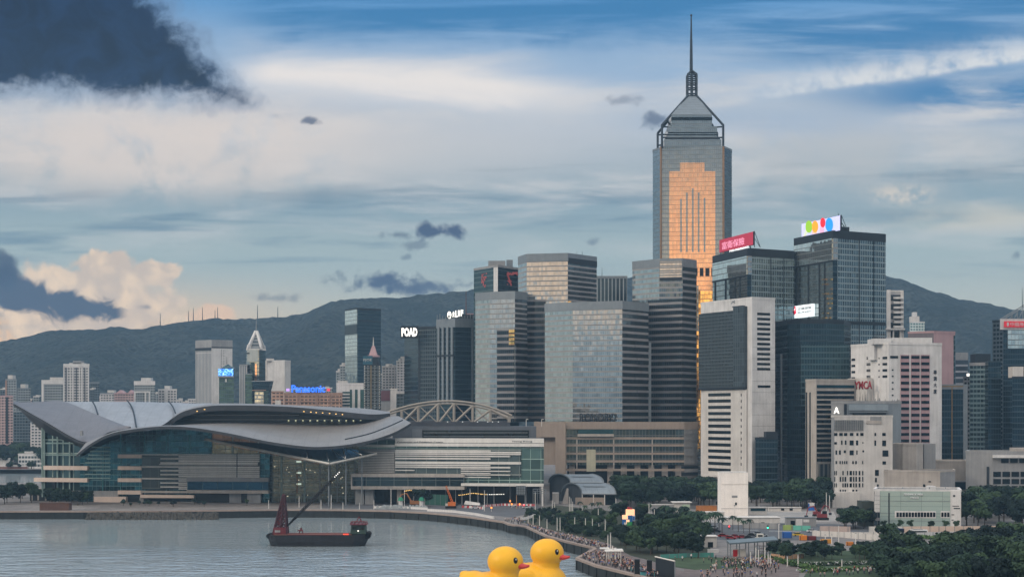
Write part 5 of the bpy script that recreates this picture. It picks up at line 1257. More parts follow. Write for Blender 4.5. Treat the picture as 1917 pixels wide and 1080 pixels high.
    for x, y in ((369, 768), (383, 764.5), (569, 768.5), (582, 769.5), (592, 770.5), (604, 771), (617, 772), (629, 773), (641, 774)):
        x0, _, z0 = W(x, y+1.5, 964); T.part('soffit_lamp', MB().box(x0-.32, x0+.32, 963.4, 964.4, z0-.22, z0+.22), M_warm)
    for k in range(11): x0, _, z0 = W(540+k*13.5, 787, 983); T.part('wall_lamp', MB().box(x0-.4, x0+.4, 983, 983.8, z0-.25, z0+.25), glow('wall_lamp_%d' % k, (235, 235, 190), .9))
    # front gull-wing roof
    eave = [(143, 851, 908), (170, 830, 908), (205, 812, 908), (250, 803, 908), (310, 797.5, 908), (365, 800.5, 908), (430, 811, 908), (500, 825.5, 908), (560, 834, 908), (600, 836, 909), (650, 832, 912), (700, 822, 916), (740, 808, 922), (770, 791, 930)]
    mid = [(160, 829, 920), (186, 818, 922), (220, 806, 924), (262, 799.5, 926), (312, 796, 926), (372, 797, 926), (440, 803, 924), (505, 816, 921), (560, 825.5, 919), (605, 829.5, 918), (655, 824, 920), (700, 814, 924), (735, 800, 930), (765, 789, 938)]
    back = [(165, 827, 930), (205, 809, 940), (250, 801.5, 950), (290, 798, 960), (325, 796, 970), (390, 791, 980), (440, 789, 983), (500, 788.5, 983), (560, 789.5, 983), (610, 790, 983), (660, 788.5, 983), (695, 784.5, 980), (725, 779.5, 975), (746, 778.5, 966)]
    shell(T, 'front_roof', [eave, mid, back], R_warm, 1.6, 70, 6)
    q = MB(); sp = spline([(646, 825, 914), (690, 815, 918), (725, 802, 926), (754, 789, 936)], 14)
    for k in range(13): a0, b0 = W(*sp[k]), W(*sp[k+1]); q.tube((a0[0], a0[1]-1, a0[2]+.9), (b0[0], b0[1]-1, b0[2]+.9), .35, n=4, caps=False)
    T.part('roof_gutter', q, M_dark)
    # inner body to carry the roofs
    T.part('inner_core', MB().prism([(X(110, 985), 985), (X(700, 990), 990), (X(700, 1040), 1040), (X(110, 1040), 1040)], LZ, Z(806, 985)), M_dark)
convention_centre()

# ================================================================ exhibition wing and truss
def exhibition_wing():
    T = Thing('exhibition_wing', 'long glass exhibition wing with white horizontal louvres right of winged roof', 'exhibition hall', (X(840, 935), 945, LZ))
    f = Facet((672, 940), (740, 931)); g = Facet((740, 931), (1018, 915))
    zt = Z(824, 925)
    P = [(X(672, 940), 940), (X(740, 931), 931), (X(1018, 915), 915), (X(1018, 1000), 1000), (X(672, 1000), 1000)]
    b = MB(); b.prism(P, Z(903, 925), zt); T.part('glass_wall', b, G_green)
    T.part('roof', MB().prism(P, zt, zt+.4), M_roof)
    T.part('top_beam', g.box(MB(), 740.5, 1018.5, 822, 829.5, .8, zz=(zt+1.2, zt-1.3)), M_louvre); T.part('top_beam', g.box(MB(), 740.5, 1018.5, 0, 0, 1.6, zz=(zt-1.6, zt-3.4)), M_louvre)
    T.part('top_beam', f.box(MB(), 672, 740.3, 832, 836.5, 1.2), M_louvre)
    T.part('lettering', text_mesh('Convention and Exhibition Centre', M_dark, g, 744, 830, 825.6, 828.6, .9, .1, .01, org=T.loc), M_dark)
    T.part('lettering', text_mesh('Hong Kong', M_dark, g, 960, 997, 824.6, 827.6, .9, .1, .01, org=T.loc), M_dark)
    b = MB()
    for y, x1, h in ((842.5, 919, 1.8), (845, 976, 2.4), (848.5, 976, 2), (852.5, 956, 2), (857, 919, 2.4), (864, 976, 4), (869.5, 919, 2), (873, 956, 2.4), (879.5, 777, 1.6)): g.box(b, 741, x1, 0, 0, 1.8, zz=(Z(y, 925)+.1, Z(y+h, 925)))
    for y, x1, h in ((876, 919, 1.6), (880, 956, 1.8), (884, 919, 1.6), (887, 956, 1.6), (891.5, 919, 1.8)): g.box(b, 864, x1, 0, 0, 1.8, zz=(Z(y, 925), Z(y+h, 925)))
    T.part('louvre_screen', b, M_louvre)
    b = MB()
    for k in range(14): f.box(b, 673, 740, 0, 0, 1.5, zz=(Z(845.5+k*3.1, 935), Z(846.8+k*3.1, 935)))
    T.part('louvre_screen', b, M_louvre)
    T.part('screen_backing', g.box(MB(), 741, 976, 840, 892, .6), facade('wing_backing', 7, .1, 6, .04, (84, 96, 96), (128, 134, 130), .6, .2, .02, .35))
    T.part('screen_backing', f.box(MB(), 672, 740, 840, 888, .5), M_conc)
    # projecting lower gallery
    h = Facet((658, 928), (870, 922))
    T.part('gallery_glass', h.box(MB(), 660, 870, 892, 910, 1.0, 10), facade('gallery_glass', 9, .02, 8, .03, (44, 62, 70), (110, 116, 114), .7, .1, .02, .3))
    T.part('gallery_frame', h.box(MB(), 658, 870, 886.5, 892.5, 2.0, 9), M_stone); T.part('gallery_frame', h.box(MB(), 658, 870, 909.5, 915.5, 2.0, 9), M_stone); T.part('gallery_frame', h.box(MB(), 658, 660, 892.5, 909.5, 1.9, 9), M_stone)
    T.part('base_beam', g.box(MB(), 864, 1018.5, 0, 0, 2.6, zz=(Z(904, 921), Z(909, 921))), M_louvre)
    T.part('corner_column', g.box(MB(), 1014.5, 1017.5, 0, 0, 2.2, -.6, zz=(Z(909, 917), LZ)), M_louvre)
    # undercroft
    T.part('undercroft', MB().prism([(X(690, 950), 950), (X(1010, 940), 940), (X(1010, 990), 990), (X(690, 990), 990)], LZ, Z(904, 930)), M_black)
    for px in (672, 690): T.part('base_pier', h.box(MB(), px-8, px+8, 0, 0, -2, 6, zz=(Z(915, 925), LZ)), M_conc)
    T.part('base_pier', h.box(MB(), 742, 750, 0, 0, -2, 6, zz=(Z(915, 925), LZ)), M_stone)
    for k in range(8): x = X(775+k*30, 930); T.part('column', MB().tube((x, 928, LZ), (x, 928, Z(908, 928)), .45, n=6), M_conc)
    for k in range(26):
        px = 860+k*3.3+random.uniform(-.6, .6); y = 926.5-3*math.exp(-((px-885)/16)**2)-min(2, k*.08); x, _, z = W(px, y, 928)
        T.part('soffit_lamp', MB().box(x-.28, x+.28, 927.6, 928.2, z-.2, z+.2), M_warm if k < 16 else M_wlit)
    for k in range(7): x, _, z = W(758+k*3, 917+abs(k-3)*.5, 924); T.part('soffit_lamp', MB().box(x-.25, x+.25, 923.6, 924.2, z-.2, z+.2), M_warm)
exhibition_wing()
def old_hall():
    T = Thing('link_hall', 'grey hall block carrying the exposed arched steel truss', 'hall', (X(850, 1020), 1030, LZ))
    D = 1005
    f = Facet((740, D), (1004, D))
    T.part('wall', f.box(MB(), 735, 1004, 798, 940, 0, 50), mat('slate_grey_cladding', (96, 100, 106), .7, .1, var=.12))
    T.part('upper_wall', MB().box(X(745, 1012), X(955, 1012), 1012, 1050, Z(799, 1012), Z(788, 1012)), mat('slate_grey_upper', (104, 106, 112), .7, .1, var=.12))
    T.part('window_band', f.box(MB(), 791, 990, 805, 823, .3), M_win)
    for y in (809, 816): T.part('ledge', f.box(MB(), 793, 988, y, y+1.2, .7), M_steel)
    T.part('wall_panel', f.box(MB(), 772, 790, 803, 826, .5), mat('slate_panel', (112, 116, 120), .7, var=.1))
    for k in range(7): x, _, z = W(838+k*28 if k < 4 else 893+(k-3)*20, 789.5, 1011.5); T.part('roof_lamp', MB().box(x-.3, x+.3, 1011, 1011.6, z-.2, z+.3), glow('roof_lamp_%d' % k, (230, 230, 225), .7))
    M_truss = mat('truss_steel', (148, 141, 132), .55, .15, var=.12)
    top = lambda px: 750.5+(px-840)**2/ (2*310) if px < 840 else 750.5+(px-840)**2/(2*255)
    for s, d in ((0, 1008), (1, 1026)):
        b = MB(); xs = [718+k*6 for k in range(41)]
        for r, off in ((.8, 0), (.6, 5.0)):
            for a, c in zip(xs, xs[1:]):
                ya, yc = top(a)+off, top(c)+off
                if ya < 789 and yc < 789: b.tube(W(a, ya, d), W(c, yc, d), r, n=6, caps=False)
        T.part('arch_chord', b, M_truss)
        b = MB(); vs = [752, 783, 820, 850, 885, 918]
        for v in vs:
            if top(v)+5 < 787: b.tube(W(v, top(v)+5, d), W(v, 789, d), .95, n=6)
        for a, c in zip(vs, vs[1:]):
            b.tube(W(c-1, top(c-1)+6, d), W(a+3, 789, d), .8, n=6); b.tube(W(a+3, top(a+3)+6, d), W(c-3, 789, d), .35, n=5)
        b.tube(W(918, top(918)+4, d), W(952, 783, d), 1.0, n=6)
        T.part('arch_web', b, M_truss)
    b = MB()
    for px in range(724, 940, 9): b.tube(W(px, top(px), 1008), W(px, top(px), 1026), .5, n=5)
    T.part('arch_purlin', b, M_truss)
    T.part('arch_end_block', MB().box(X(950, 1010), X(956, 1010), 1006, 1028, Z(790, 1010), Z(779, 1010)), M_truss)
    for px in (985, 1014): T.part('roof_lamp_post', MB().tube(W(px, 798, 1040), W(px, 785, 1040), .2, n=5).tube(W(px, 785, 1040), W(px+4, 784.5, 1040), .2, n=5), M_louvre)
old_hall()

# arched pavilion
def pavilion():
    T = Thing('arched_pavilion', 'low pavilion with two overlapping curved grey vault roofs by the park', 'pavilion', (X(1085, 930), 935, LZ))
    rm = roof_mat('vault_roof_metal', (126, 134, 140))
    def vault(x0, xm, x1, ye, yt, D0, Dm, D1, wall):
        """barrel roof running left-front to right; gable arch faces left-front"""
        n = 12; A = []; B = []
        for k in range(n+1):
            t = k/n; ang = PI*(1-t)
            px = x0+(xm-x0)*(0.5-0.5*math.cos(PI*t)); hgt = math.sin(PI*t)**.8
            D = D0+(Dm-D0)*t
            A.append(Vector(W(px, ye-(ye-yt)*hgt*(1 if t < .5 else 1-.25*(t-.5)*2), D)))
        off = Vector((X(x1, D1)-X(xm, Dm), D1-Dm, 0)); B = [p+off for p in A]
        b = MB(); b.loft([[tuple(p) for p in A], [tuple(p) for p in B]]); T.part('vault_roof', b, rm, weld=True, smooth=True)
        e = MB()
        for p, q in zip(A, A[1:]): e.tube(tuple(p), tuple(q), .55, n=5, caps=False)
        for p, q in zip(B, B[1:]): e.tube(tuple(p), tuple(q), .4, n=5, caps=False)
        e.tube(tuple(A[-1]), tuple(B[-1]), .5, n=5); T.part('roof_edge', e, M_steel)
        g = MB(); zb = LZ; i = Vector((0.35, .5, -.3))
        for p, q in zip(A, A[1:]): g.face([(p.x+.3, p.y+.8, zb), (q.x+.3, q.y+.8, zb), (q.x+.3, q.y+.8, q.z-.3), (p.x+.3, p.y+.8, p.z-.3)])
        T.part('gable_wall', g, mat('gable_grey', (92, 98, 104), .7, var=.12))
        fw = MB(); p, q = A[-1], B[-1]
        fw.face([(p.x, p.y+.8, zb), (q.x, q.y+.8, zb), (q.x, q.y+.8, q.z-.4), (p.x, p.y+.8, p.z-.4)]); T.part('front_wall', fw, wall)
        sk = MB(); c = n//2+2
        a, b_ = A[c].lerp(A[c+1], .2), A[c+1]; 
        sk.loft([[tuple(a+off*.15+Vector((0, -.2, .25))), tuple(a+off*.8+Vector((0, -.2, .25)))], [tuple(b_+off*.15+Vector((0, -.2, .3))), tuple(b_+off*.8+Vector((0, -.2, .3)))]]); T.part('roof_light', sk, M_steel)
        return A, B
    vault(1028, 1068, 1130, 903, 887, 975, 958, 956, M_dark)
    A, B = vault(1052, 1090, 1153, 924, 904, 945, 925, 922, M_win)
    p, q = A[-1], B[-1]
    for k in range(4): r = p.lerp(q, k/3); T.part('post', MB().tube((r.x, r.y, LZ), (r.x, r.y, r.z), .28, n=6), M_louvre)
    T.part('base_wall', MB().box(p.x-4, q.x, p.y-1.2, p.y-.4, LZ, LZ+4.2), M_beige)
    T.part('buttress', MB().prism([(X(1034, 940), 938), (X(1046, 940), 936), (X(1046, 944), 946), (X(1034, 944), 946)], LZ, Z(922, 940)), M_whit2)
    T.part('buttress', MB().hexa([(X(1052, 934), 932, LZ), (X(1064, 934), 932, LZ), (X(1064, 934), 940, LZ), (X(1052, 934), 940, LZ)], [(X(1061, 934), 933, Z(914, 934)), (X(1064, 934), 933, Z(914, 934)), (X(1064, 934), 939, Z(914, 934)), (X(1061, 934), 939, Z(914, 934))]), M_stone)
pavilion()
# ================================================================ VEGETATION
rnd = random.Random(11)
def leaf_mat(name, a, b):
    m, nt, bs = newmat(name)
    tc = nt.nodes.new('ShaderNodeTexCoord'); n = noise(nt, S(nt, tc.outputs['Object']), 0.55, 4, .6)
    oi = nt.nodes.new('ShaderNodeObjectInfo'); r = S(nt, oi.outputs['Random'])
    nt.links.new(mix(nt, (n*.5+r*.8-.15).ss(.15, .85), C(*a), C(*b)).k, bs.inputs['Base Color'])
    bs.inputs['Roughness'].default_value = .75; bs.inputs['Specular IOR Level'].default_value = .2
    return m
L_dark = leaf_mat('leaves_dark', (14, 30, 28), (40, 60, 46)); L_mid = leaf_mat('leaves_mid', (20, 38, 32), (56, 76, 50)); L_palm = leaf_mat('palm_leaves', (26, 46, 38), (52, 74, 54))
M_bark = mat('bark', (72, 62, 54), .9, var=.25)
def crown_mb(R, H, z0, n, size, lobes, flat=.75, r=rnd):
    b = MB(); L = []
    for k in range(lobes):
        a = r.uniform(0, 2*PI); d = R*math.sqrt(r.random())*.68; z = z0+H*r.uniform(.18, .82)
        q = R*r.uniform(.32, .52)*(1.1-.35*abs(z-z0-H*.45)/H*2)
        L.append((d*math.cos(a), d*math.sin(a), z, q, q*flat))
    for k in range(n):
        c = L[k % lobes]; u = r.uniform(-1, 1); a = r.uniform(0, 2*PI); s = math.sqrt(1-u*u); rr = r.uniform(.55, 1.05)
        if u < -.3 and r.random() < .5: u = -u
        p = Vector((c[0]+c[3]*rr*s*math.cos(a), c[1]+c[3]*rr*s*math.sin(a), c[2]+c[4]*rr*u))
        nrm = (Vector((s*math.cos(a), s*math.sin(a), u))+Vector((r.uniform(-.7, .7), r.uniform(-.7, .7), r.uniform(-.3, .9)))).normalized()
        t = nrm.orthogonal().normalized(); t.rotate(Matrix.Rotation(r.uniform(0, 6.28), 3, nrm)); w = nrm.cross(t); z = size*r.uniform(.6, 1.3)
        b.face([p-t*z-w*z*.55, p+t*z-w*z*.4, p+t*z*.8+w*z*.6, p-t*z*.7+w*z*.5])
    return b
def trunk_mb(h, r0, R, zc, r=rnd):
    b = MB().tube((0, 0, -.3), (.1, 0, h*.6), r0, r0*.7, 6).tube((.1, 0, h*.6), (0, .1, h), r0*.7, r0*.4, 6)
    for k in range(5):
        a = r.uniform(0, 6.28); b.tube((.05, 0, h*r.uniform(.55, .85)), (R*.55*math.cos(a), R*.55*math.sin(a), zc+r.uniform(-.5, 1)), r0*.4, r0*.12, 5, caps=False)
    return b
def tree_proto(name, R, H, z0, n, size, lobes, lm, flat=.75):
    me = crown_mb(R, H, z0, n, size, lobes, flat).mesh('crown', lm); mt = trunk_mb(z0+H*.4, .22, R, z0+H*.4).mesh('trunk', M_bark); return (name, mt, me, z0+H)
def palm_proto():
    t = MB().tube((0, 0, -.3), (.15, 0, 4), .2, .16, 6).tube((.15, 0, 4), (.1, .1, 8), .16, .12, 6); b = MB()
    for k in range(16):
        a = 2*PI*k/16+rnd.uniform(-.15, .15); el = rnd.uniform(.1, 1.1); P = []
        for q in range(6):
            s = q/5; d = 3.0*s*math.cos(el*.6); z = 8+2.2*s*math.sin(el)-2.6*s*s*(1.15-el*.4); P.append((Vector((.1+d*math.cos(a), .1+d*math.sin(a), z)), .42*math.sin(PI*(.12+.85*s))+.04))
        w = Vector((-math.sin(a), math.cos(a), 0))
        for (p, r0), (q, r1) in zip(P, P[1:]):
            dn = Vector((0, 0, -.25)); b.face([p, q, q+w*r1+dn*r1, p+w*r0+dn*r0]); b.face([p, p-w*r0+dn*r0, q-w*r1+dn*r1, q])
    return ('palm_tree', t.mesh('trunk', M_bark), b.mesh('crown', L_palm), 9.0)
P_big = [tree_proto('broadleaf_tree', 4.6, 7.0, 2.6, 1500, .46, 13, L_dark), tree_proto('broadleaf_tree', 5.2, 6.2, 2.8, 1600, .46, 15, L_mid), tree_proto('broadleaf_tree', 4.0, 7.6, 2.2, 1400, .44, 12, L_dark)]
P_sml = [tree_proto('small_tree', 2.2, 4.2, 1.4, 520, .34, 8, L_mid), tree_proto('small_tree', 2.6, 3.6, 1.6, 560, .34, 9, L_dark)]
P_shr = [tree_proto('shrub_tree', 2.8, 3.0, .3, 560, .32, 9, L_mid), tree_proto('shrub_tree', 2.4, 3.4, .3, 520, .32, 8, L_dark)]
P_con = [tree_proto('conical_tree', 2.0, 8.2, .8, 900, .36, 12, L_dark, 1.6)]
P_palm = [palm_proto()]
def plant(proto, x, y, h, label, cat, group, z=LZ):
    nm, mt, me, H = proto
    o = bpy.data.objects.new(nm, None); COL.objects.link(o); o.location = (x, y, z); o.empty_display_size = .5
    s = h/H; o.scale = (s*rnd.uniform(.88, 1.18), s*rnd.uniform(.88, 1.18), s); o.rotation_euler = (0, 0, rnd.uniform(0, 6.28)); tag(o, label, cat, group)
    for n, m in (('trunk', mt), ('crown', me)):
        c = bpy.data.objects.new(n, m); COL.objects.link(c); c.parent = o
def inside(p, poly):
    c = False; n = len(poly)
    for i in range(n):
        (x1, y1), (x2, y2) = poly[i], poly[i-1]
        if (y1 > p[1]) != (y2 > p[1]) and p[0] < (x2-x1)*(p[1]-y1)/(y2-y1)+x1: c = not c
    return c
def scatter(poly, n, gap):
    """n spread-out px points inside a px polygon of the ground, world spacing >= gap"""
    xs = [p[0] for p in poly]; ys = [p[1] for p in poly]; out = []; k = 0
    while len(out) < n and k < n*60:
        k += 1; q = (rnd.uniform(min(xs), max(xs)), rnd.uniform(min(ys), max(ys)))
        if not inside(q, poly) or (1152 < q[0] < 1200 and 982 < q[1] < 1014): continue
        w = G(*q)
        if all((w[0]-o[0])**2+(w[1]-o[1])**2 > gap*gap for o in out): out.append(w)
    return out
def grove(poly, n, gap, protos, h0, h1, label, group, cat='tree'):
    for x, y, z in scatter(poly, n, gap): plant(rnd.choice(protos), x, y, rnd.uniform(h0, h1), label, cat, group)
grove([(-20, 930), (66, 932), (66, 946), (-20, 946)], 8, 5, P_big, 9, 12, 'dark broadleaf tree on the far left shore tip', 'trees on the left shore tip')
grove([(80, 938), (180, 940), (172, 949), (80, 948)], 13, 4, P_big, 6.5, 9, 'dark rounded tree on the shore before the left end of the winged building', 'trees before the winged building')
grove([(190, 945), (480, 943), (480, 948), (190, 950)], 12, 6, P_sml, 2.5, 4.5, 'small shrub tree along the waterfront walk below the louvred wall', 'shrub trees below the louvred wall')
for k in range(22): D = rnd.uniform(1570, 1690); plant(rnd.choice(P_big), X(rnd.uniform(-30, 86), D), D, rnd.uniform(13, 25), 'tall dark tree on the distant shore behind the left bay', 'tree', 'trees on the distant left shore')
for k in range(8): D = rnd.uniform(1552, 1565); plant(rnd.choice(P_sml), X(rnd.uniform(15, 76), D), D, rnd.uniform(5, 8), 'low tree at the waterline of the distant left shore', 'tree', 'waterline trees on the distant left shore')
grove([(1164, 932), (1350, 932), (1350, 952), (1166, 952)], 54, 4.5, P_big, 11.5, 15, 'tall dark tree in the belt between arched pavilion and white shaft', 'trees in the belt below the beige podium')
grove([(1398, 934), (1560, 936), (1556, 953), (1402, 952)], 40, 4.5, P_big, 10, 14.5, 'tall dark tree in the belt right of the white shaft', 'trees in the belt right of the white shaft')
grove([(1578, 984), (1640, 984), (1640, 990), (1576, 991)], 11, 3.2, P_big, 7.5, 9.5, 'dense dark tree left of the green glass building', 'trees left of the green glass building')
grove([(1806, 968), (1990, 955), (1990, 996), (1800, 990)], 26, 5, P_big, 12, 16, 'tall dark tree right of the green glass building', 'trees right of the green glass building')
grove([(985, 956), (1130, 962), (1150, 1000), (1130, 1010), (1060, 997), (1000, 980)], 120, 2.3, P_shr, 2.0, 3.8, 'low shrubby tree in the planted strip behind the promenade', 'small trees in the promenade strip')
grove([(1138, 962), (1290, 972), (1326, 1008), (1326, 1046), (1240, 1042), (1178, 1034), (1150, 1008)], 82, 4.0, P_big+P_sml[:1], 6.0, 9.0, 'leafy green tree in the central park mass', 'trees in the central park')
for px, py in ((1222, 1030), (1205, 1022), (1262, 1032), (1296, 1036)): x, y, z = G(px, py); plant(P_con[0], x, y, rnd.uniform(8, 10), 'dark pointed conical tree standing among the central park trees', 'tree', 'conical trees in the park')
for px, py in ((1238, 990), (1246, 985), (1252, 994), (1262, 984), (1270, 992), (1280, 986), (1288, 995), (1296, 990), (1304, 998), (1312, 992), (1322, 1000), (1330, 993), (1338, 999), (1346, 994), (1352, 1001)):
    x, y, z = G(px, py); plant(P_palm[0], x, y, rnd.uniform(8, 10.5), 'tall palm between the park and the works yard', 'palm', 'palms beside the works yard')
for px, py in ((1086, 962), (1095, 966), (1108, 963), (1121, 966), (1146, 970), (1152, 965)): x, y, z = G(px, py); plant(P_palm[0], x, y, rnd.uniform(6, 8), 'short palm in front of the arched pavilion', 'palm', 'palms before the pavilion')
for px, py in ((1372, 992), (1382, 995), (1392, 997), (1403, 999)): x, y, z = G(px, py); plant(P_palm[0], x, y, rnd.uniform(5.5, 7.5), 'short palm at the road edge by the traffic light', 'palm', 'palms at the road edge')
grove([(1440, 1036), (1640, 1036), (1650, 1054), (1590, 1050), (1500, 1048), (1450, 1050)], 28, 4.0, P_big, 4.4, 6.2, 'spreading green tree on the lawn below the road', 'trees on the lawn below the road')
grove([(1648, 1040), (1990, 1024), (1990, 1120), (1670, 1120), (1640, 1062)], 70, 4.6, P_big, 8.5, 12, 'large dark tree in the dense right foreground grove', 'trees in the right foreground grove')
for px in (1655, 1684, 1705, 1742, 1770, 1790): x, y, z = G(px, 991+rnd.random()); plant(P_sml[0], x, y, rnd.uniform(3.5, 5), 'young street tree before the pale hoarding wall', 'tree', 'young street trees by the hoarding')
x, y, z = G(790, 948); plant(P_big[1], x, y, 9.5, 'single round tree standing in front of the exhibition wing', 'tree', None)
# low hedges
hedge_m = leaf_mat('hedge_leaves', (44, 66, 40), (82, 108, 56))
def hedge(pts, w, h, label):
    b = MB(); r = rnd
    W_ = [Vector(G(*p)) for p in pts]
    for a, c in zip(W_, W_[1:]):
        n = int((c-a).length*w*7)
        for k in range(n):
            p = a.lerp(c, r.random())+Vector((r.uniform(-w, w)*.5, r.uniform(-w, w)*.5, r.uniform(.1, h))); t = Vector((r.uniform(-1, 1), r.uniform(-1, 1), r.uniform(-.6, .6))).normalized()*.3; q = t.cross(Vector((r.uniform(-1, 1), r.uniform(-1, 1), 1))).normalized()*.25
            b.face([p-t-q, p+t-q, p+t+q, p-t+q])
    single('hedge', b, hedge_m, label, 'hedge', tuple(W_[0]))
hedge([(1422, 1046), (1450, 1050), (1500, 1062), (1540, 1070)], 3, 1.6, 'bright green curved hedge beside the plaza crowd'); hedge([(1485, 1060.5), (1560, 1058), (1640, 1056)], 3, 1.3, 'long clipped hedge between two pale garden paths'); hedge([(1500, 1071), (1560, 1069), (1620, 1066)], 3, 1.2, 'lower clipped hedge behind the people on the lawn')
hedge([(1640, 1010), (1720, 1007), (1790, 1012)], 5, 1.4, 'scrubby hedge strip by the small pond')

# ================================================================ LAMP POSTS, TRAFFIC LIGHTS
def post_proto():
    b = MB().tube((0, 0, 0), (0, 0, 9.6), .20, .16, 6); h = MB().tube((0, 0, 9.6), (0, 0, 10), .34, .3, 8)
    return b.mesh('pole', M_louvre), h.mesh('lamp_head', M_steel), MB().tube((0, 0, 0), (0, 0, .5), .4, .3, 8).mesh('base', M_conc)
PP = post_proto()
def lamp_post(px, y0, y1, label, group, z=LZ):
    x, y, _ = G(px, y1); o = bpy.data.objects.new('lamp_post', None); COL.objects.link(o); o.location = (x, y, LZ); h = (y1-y0)/F*y; o.scale = (1, 1, h/10); tag(o, label, 'lamp post', group)
    for n, m in zip(('pole', 'lamp_head', 'base'), PP): c = bpy.data.objects.new(n, m); COL.objects.link(c); c.parent = o
for px, y0, y1 in ((989, 964, 980), (998, 961, 984), (1010, 964, 984), (1024, 971, 989), (1043, 968, 993), (1048.5, 968, 993), (1076, 967, 992), (1096, 969, 994), (1109, 970, 995), (1121, 979, 994), (1133, 971, 997)):
    lamp_post(px, y0, y1, 'white lamp post in the row behind the curved promenade edge', 'lamp posts behind the promenade edge')
for px, y0, y1 in ((1034, 935, 957), (1038.5, 938, 955), (1066, 929, 957), (1069, 932, 958), (1072, 938, 962), (1090, 947, 963), (1120, 951, 969)): lamp_post(px, y0, y1, 'white lamp post in front of the arched pavilion', 'lamp posts before the pavilion')
for px, y0, y1 in ((1215, 940, 981), (1225, 952, 984), (1251, 963, 988), (1270, 956, 984), (1280, 955, 984), (1286, 968, 995), (1293, 964, 992), (1312, 976, 994), (1321, 972, 1001)): lamp_post(px, y0, y1, 'white lamp post among the palms by the works yard', 'lamp posts among the palms')
for px, y0, y1 in ((1458, 978, 1009), (1570, 982, 1016), (1602, 997, 1022), (1667, 996, 1021), (1545, 1000, 1020), (1557, 1000, 1019)): lamp_post(px, y0, y1, 'tall white lamp post along the road behind the lawn', 'lamp posts along the road')
for px, y0, y1 in ((1415, 1022, 1052), (1420, 1026, 1056), (1432, 1022, 1050), (1438, 1034, 1058), (1442, 1036, 1060), (1474, 1040, 1060), (1494, 1037, 1062), (1576, 1046, 1068), (1405, 1030, 1058)): lamp_post(px, y0, y1, 'slim white post at the edge of the plaza lawn', 'slim posts at the plaza edge')
for px, y0, y1 in ((1547, 921, 957), (1553, 926, 957), (1497, 922, 950), (1421, 914, 950), (1375, 945, 980)): lamp_post(px, y0, y1, 'tall thin pale pole beside the theatre forecourt', 'tall poles by the forecourt')
for px, y0, y1 in ((732, 912, 952), (757, 915, 950), (795, 914, 948), (880, 914, 950), (907, 917, 957), (853, 912, 944), (912, 922, 944), (1002, 920, 962), (620, 925, 953), (642, 940, 953), (601, 935, 953), (673, 940, 953), (700, 935, 953), (560, 928, 950), (503, 935, 952)): lamp_post(px, y0, y1, 'grey street lamp post along the quay works', 'lamp posts along the quay works')
for px, y0, y1 in ((1138, 1000, 1034), (1143, 996, 1036)): lamp_post(px, y0, y1, 'tall white post rising above the promenade pergola', 'posts above the pergola')
x, y, _ = G(1865, 972); single('utility_pole', MB().tube((x, y, LZ), (x, y, LZ+6), .16, .13, 6).tube((x-1, y, LZ+5.3), (x+1, y, LZ+5.3), .09, n=4), M_conc, 'pale wooden pole with cross arm before the right hand trees', 'pole', (x, y, LZ))
def traffic_light(px, py, col, lab):
    x, y, _ = G(px, py); T = Thing('traffic_light', lab, 'traffic light', (x, y, LZ))
    T.part('pole', MB().tube((x, y, LZ), (x, y, LZ+3.6), .09, n=6), M_steel); T.part('signal_box', MB().box(x-.28, x+.28, y-.2, y+.2, LZ+2.6, LZ+3.9), M_black)
    T.part('lamp', MB().ball((x, y-.25, LZ+(3.5 if col[0] > col[1] else 2.9)), .32, .15, .32), glow('signal_%d' % px, col, 3.0))
traffic_light(1365, 1000, (255, 60, 60), 'traffic light showing red beside the road palms'); traffic_light(1437, 1000, (60, 255, 190), 'traffic light showing green by the turquoise hoarding'); traffic_light(1885, 996, (255, 60, 80), 'traffic light showing red at the far right road'); traffic_light(752, 940, (60, 255, 150), 'traffic light showing green under the exhibition wing')

# ================================================================ VEHICLES
M_tyre = mat('tyre', (24, 24, 26), .9, var=.1); M_glass = mat('car_glass', (34, 42, 48), .1, .5, var=.1)
def car_proto(c):
    pm = mat('car_paint_%d_%d' % c[:2], c, .3, .2, var=.06)
    prof = [(-2.2, .35), (2.2, .35), (2.2, .75), (1.3, .9), (-2.1, .95), (-2.2, .7)]
    def ext(pts, w0, w1=None):
        b = MB(); w1 = w1 or w0; n = len(pts); A = [(x, -w0, z) for x, z in pts]; B = [(x, w0, z) for x, z in pts]
        for k in range(n): b.face([A[k], A[(k+1) % n], B[(k+1) % n], B[k]])
        b.face(A[::-1]); b.face(B); return b
    T = {'body': (ext(prof, .88), pm), 'cabin': (ext([(-1.75, .93), (1.05, .9), (.45, 1.38), (-1.2, 1.42)], .78), M_glass), 'roof_panel': (ext([(-1.2, 1.4), (.45, 1.37), (.4, 1.45), (-1.15, 1.47)], .76), pm)}
    parts = [(k, v[0].mesh(k, v[1])) for k, v in T.items()]
    wh = MB().tube((0, -.1, 0), (0, .1, 0), .33, n=10).mesh('wheel', M_tyre)
    return parts, wh
CARP = {n: car_proto(c) for n, c in (('white', (220, 220, 220)), ('black', (36, 38, 42)), ('red', (140, 34, 40)), ('silver', (150, 154, 158)), ('yellow', (214, 180, 60)))}
def car(col, px, py, rz, label, group):
    x, y, _ = G(px, py); o = bpy.data.objects.new('parked_car', None); COL.objects.link(o); o.location = (x, y, LZ+.06); o.rotation_euler = (0, 0, rz); tag(o, label, 'car', group)
    for n, m in CARP[col][0]: c = bpy.data.objects.new(n, m); COL.objects.link(c); c.parent = o
    for wx in (-1.35, 1.35):
        for wy in (-.82, .82): c = bpy.data.objects.new('wheel', CARP[col][1]); COL.objects.link(c); c.parent = o; c.location = (wx, wy, .33)
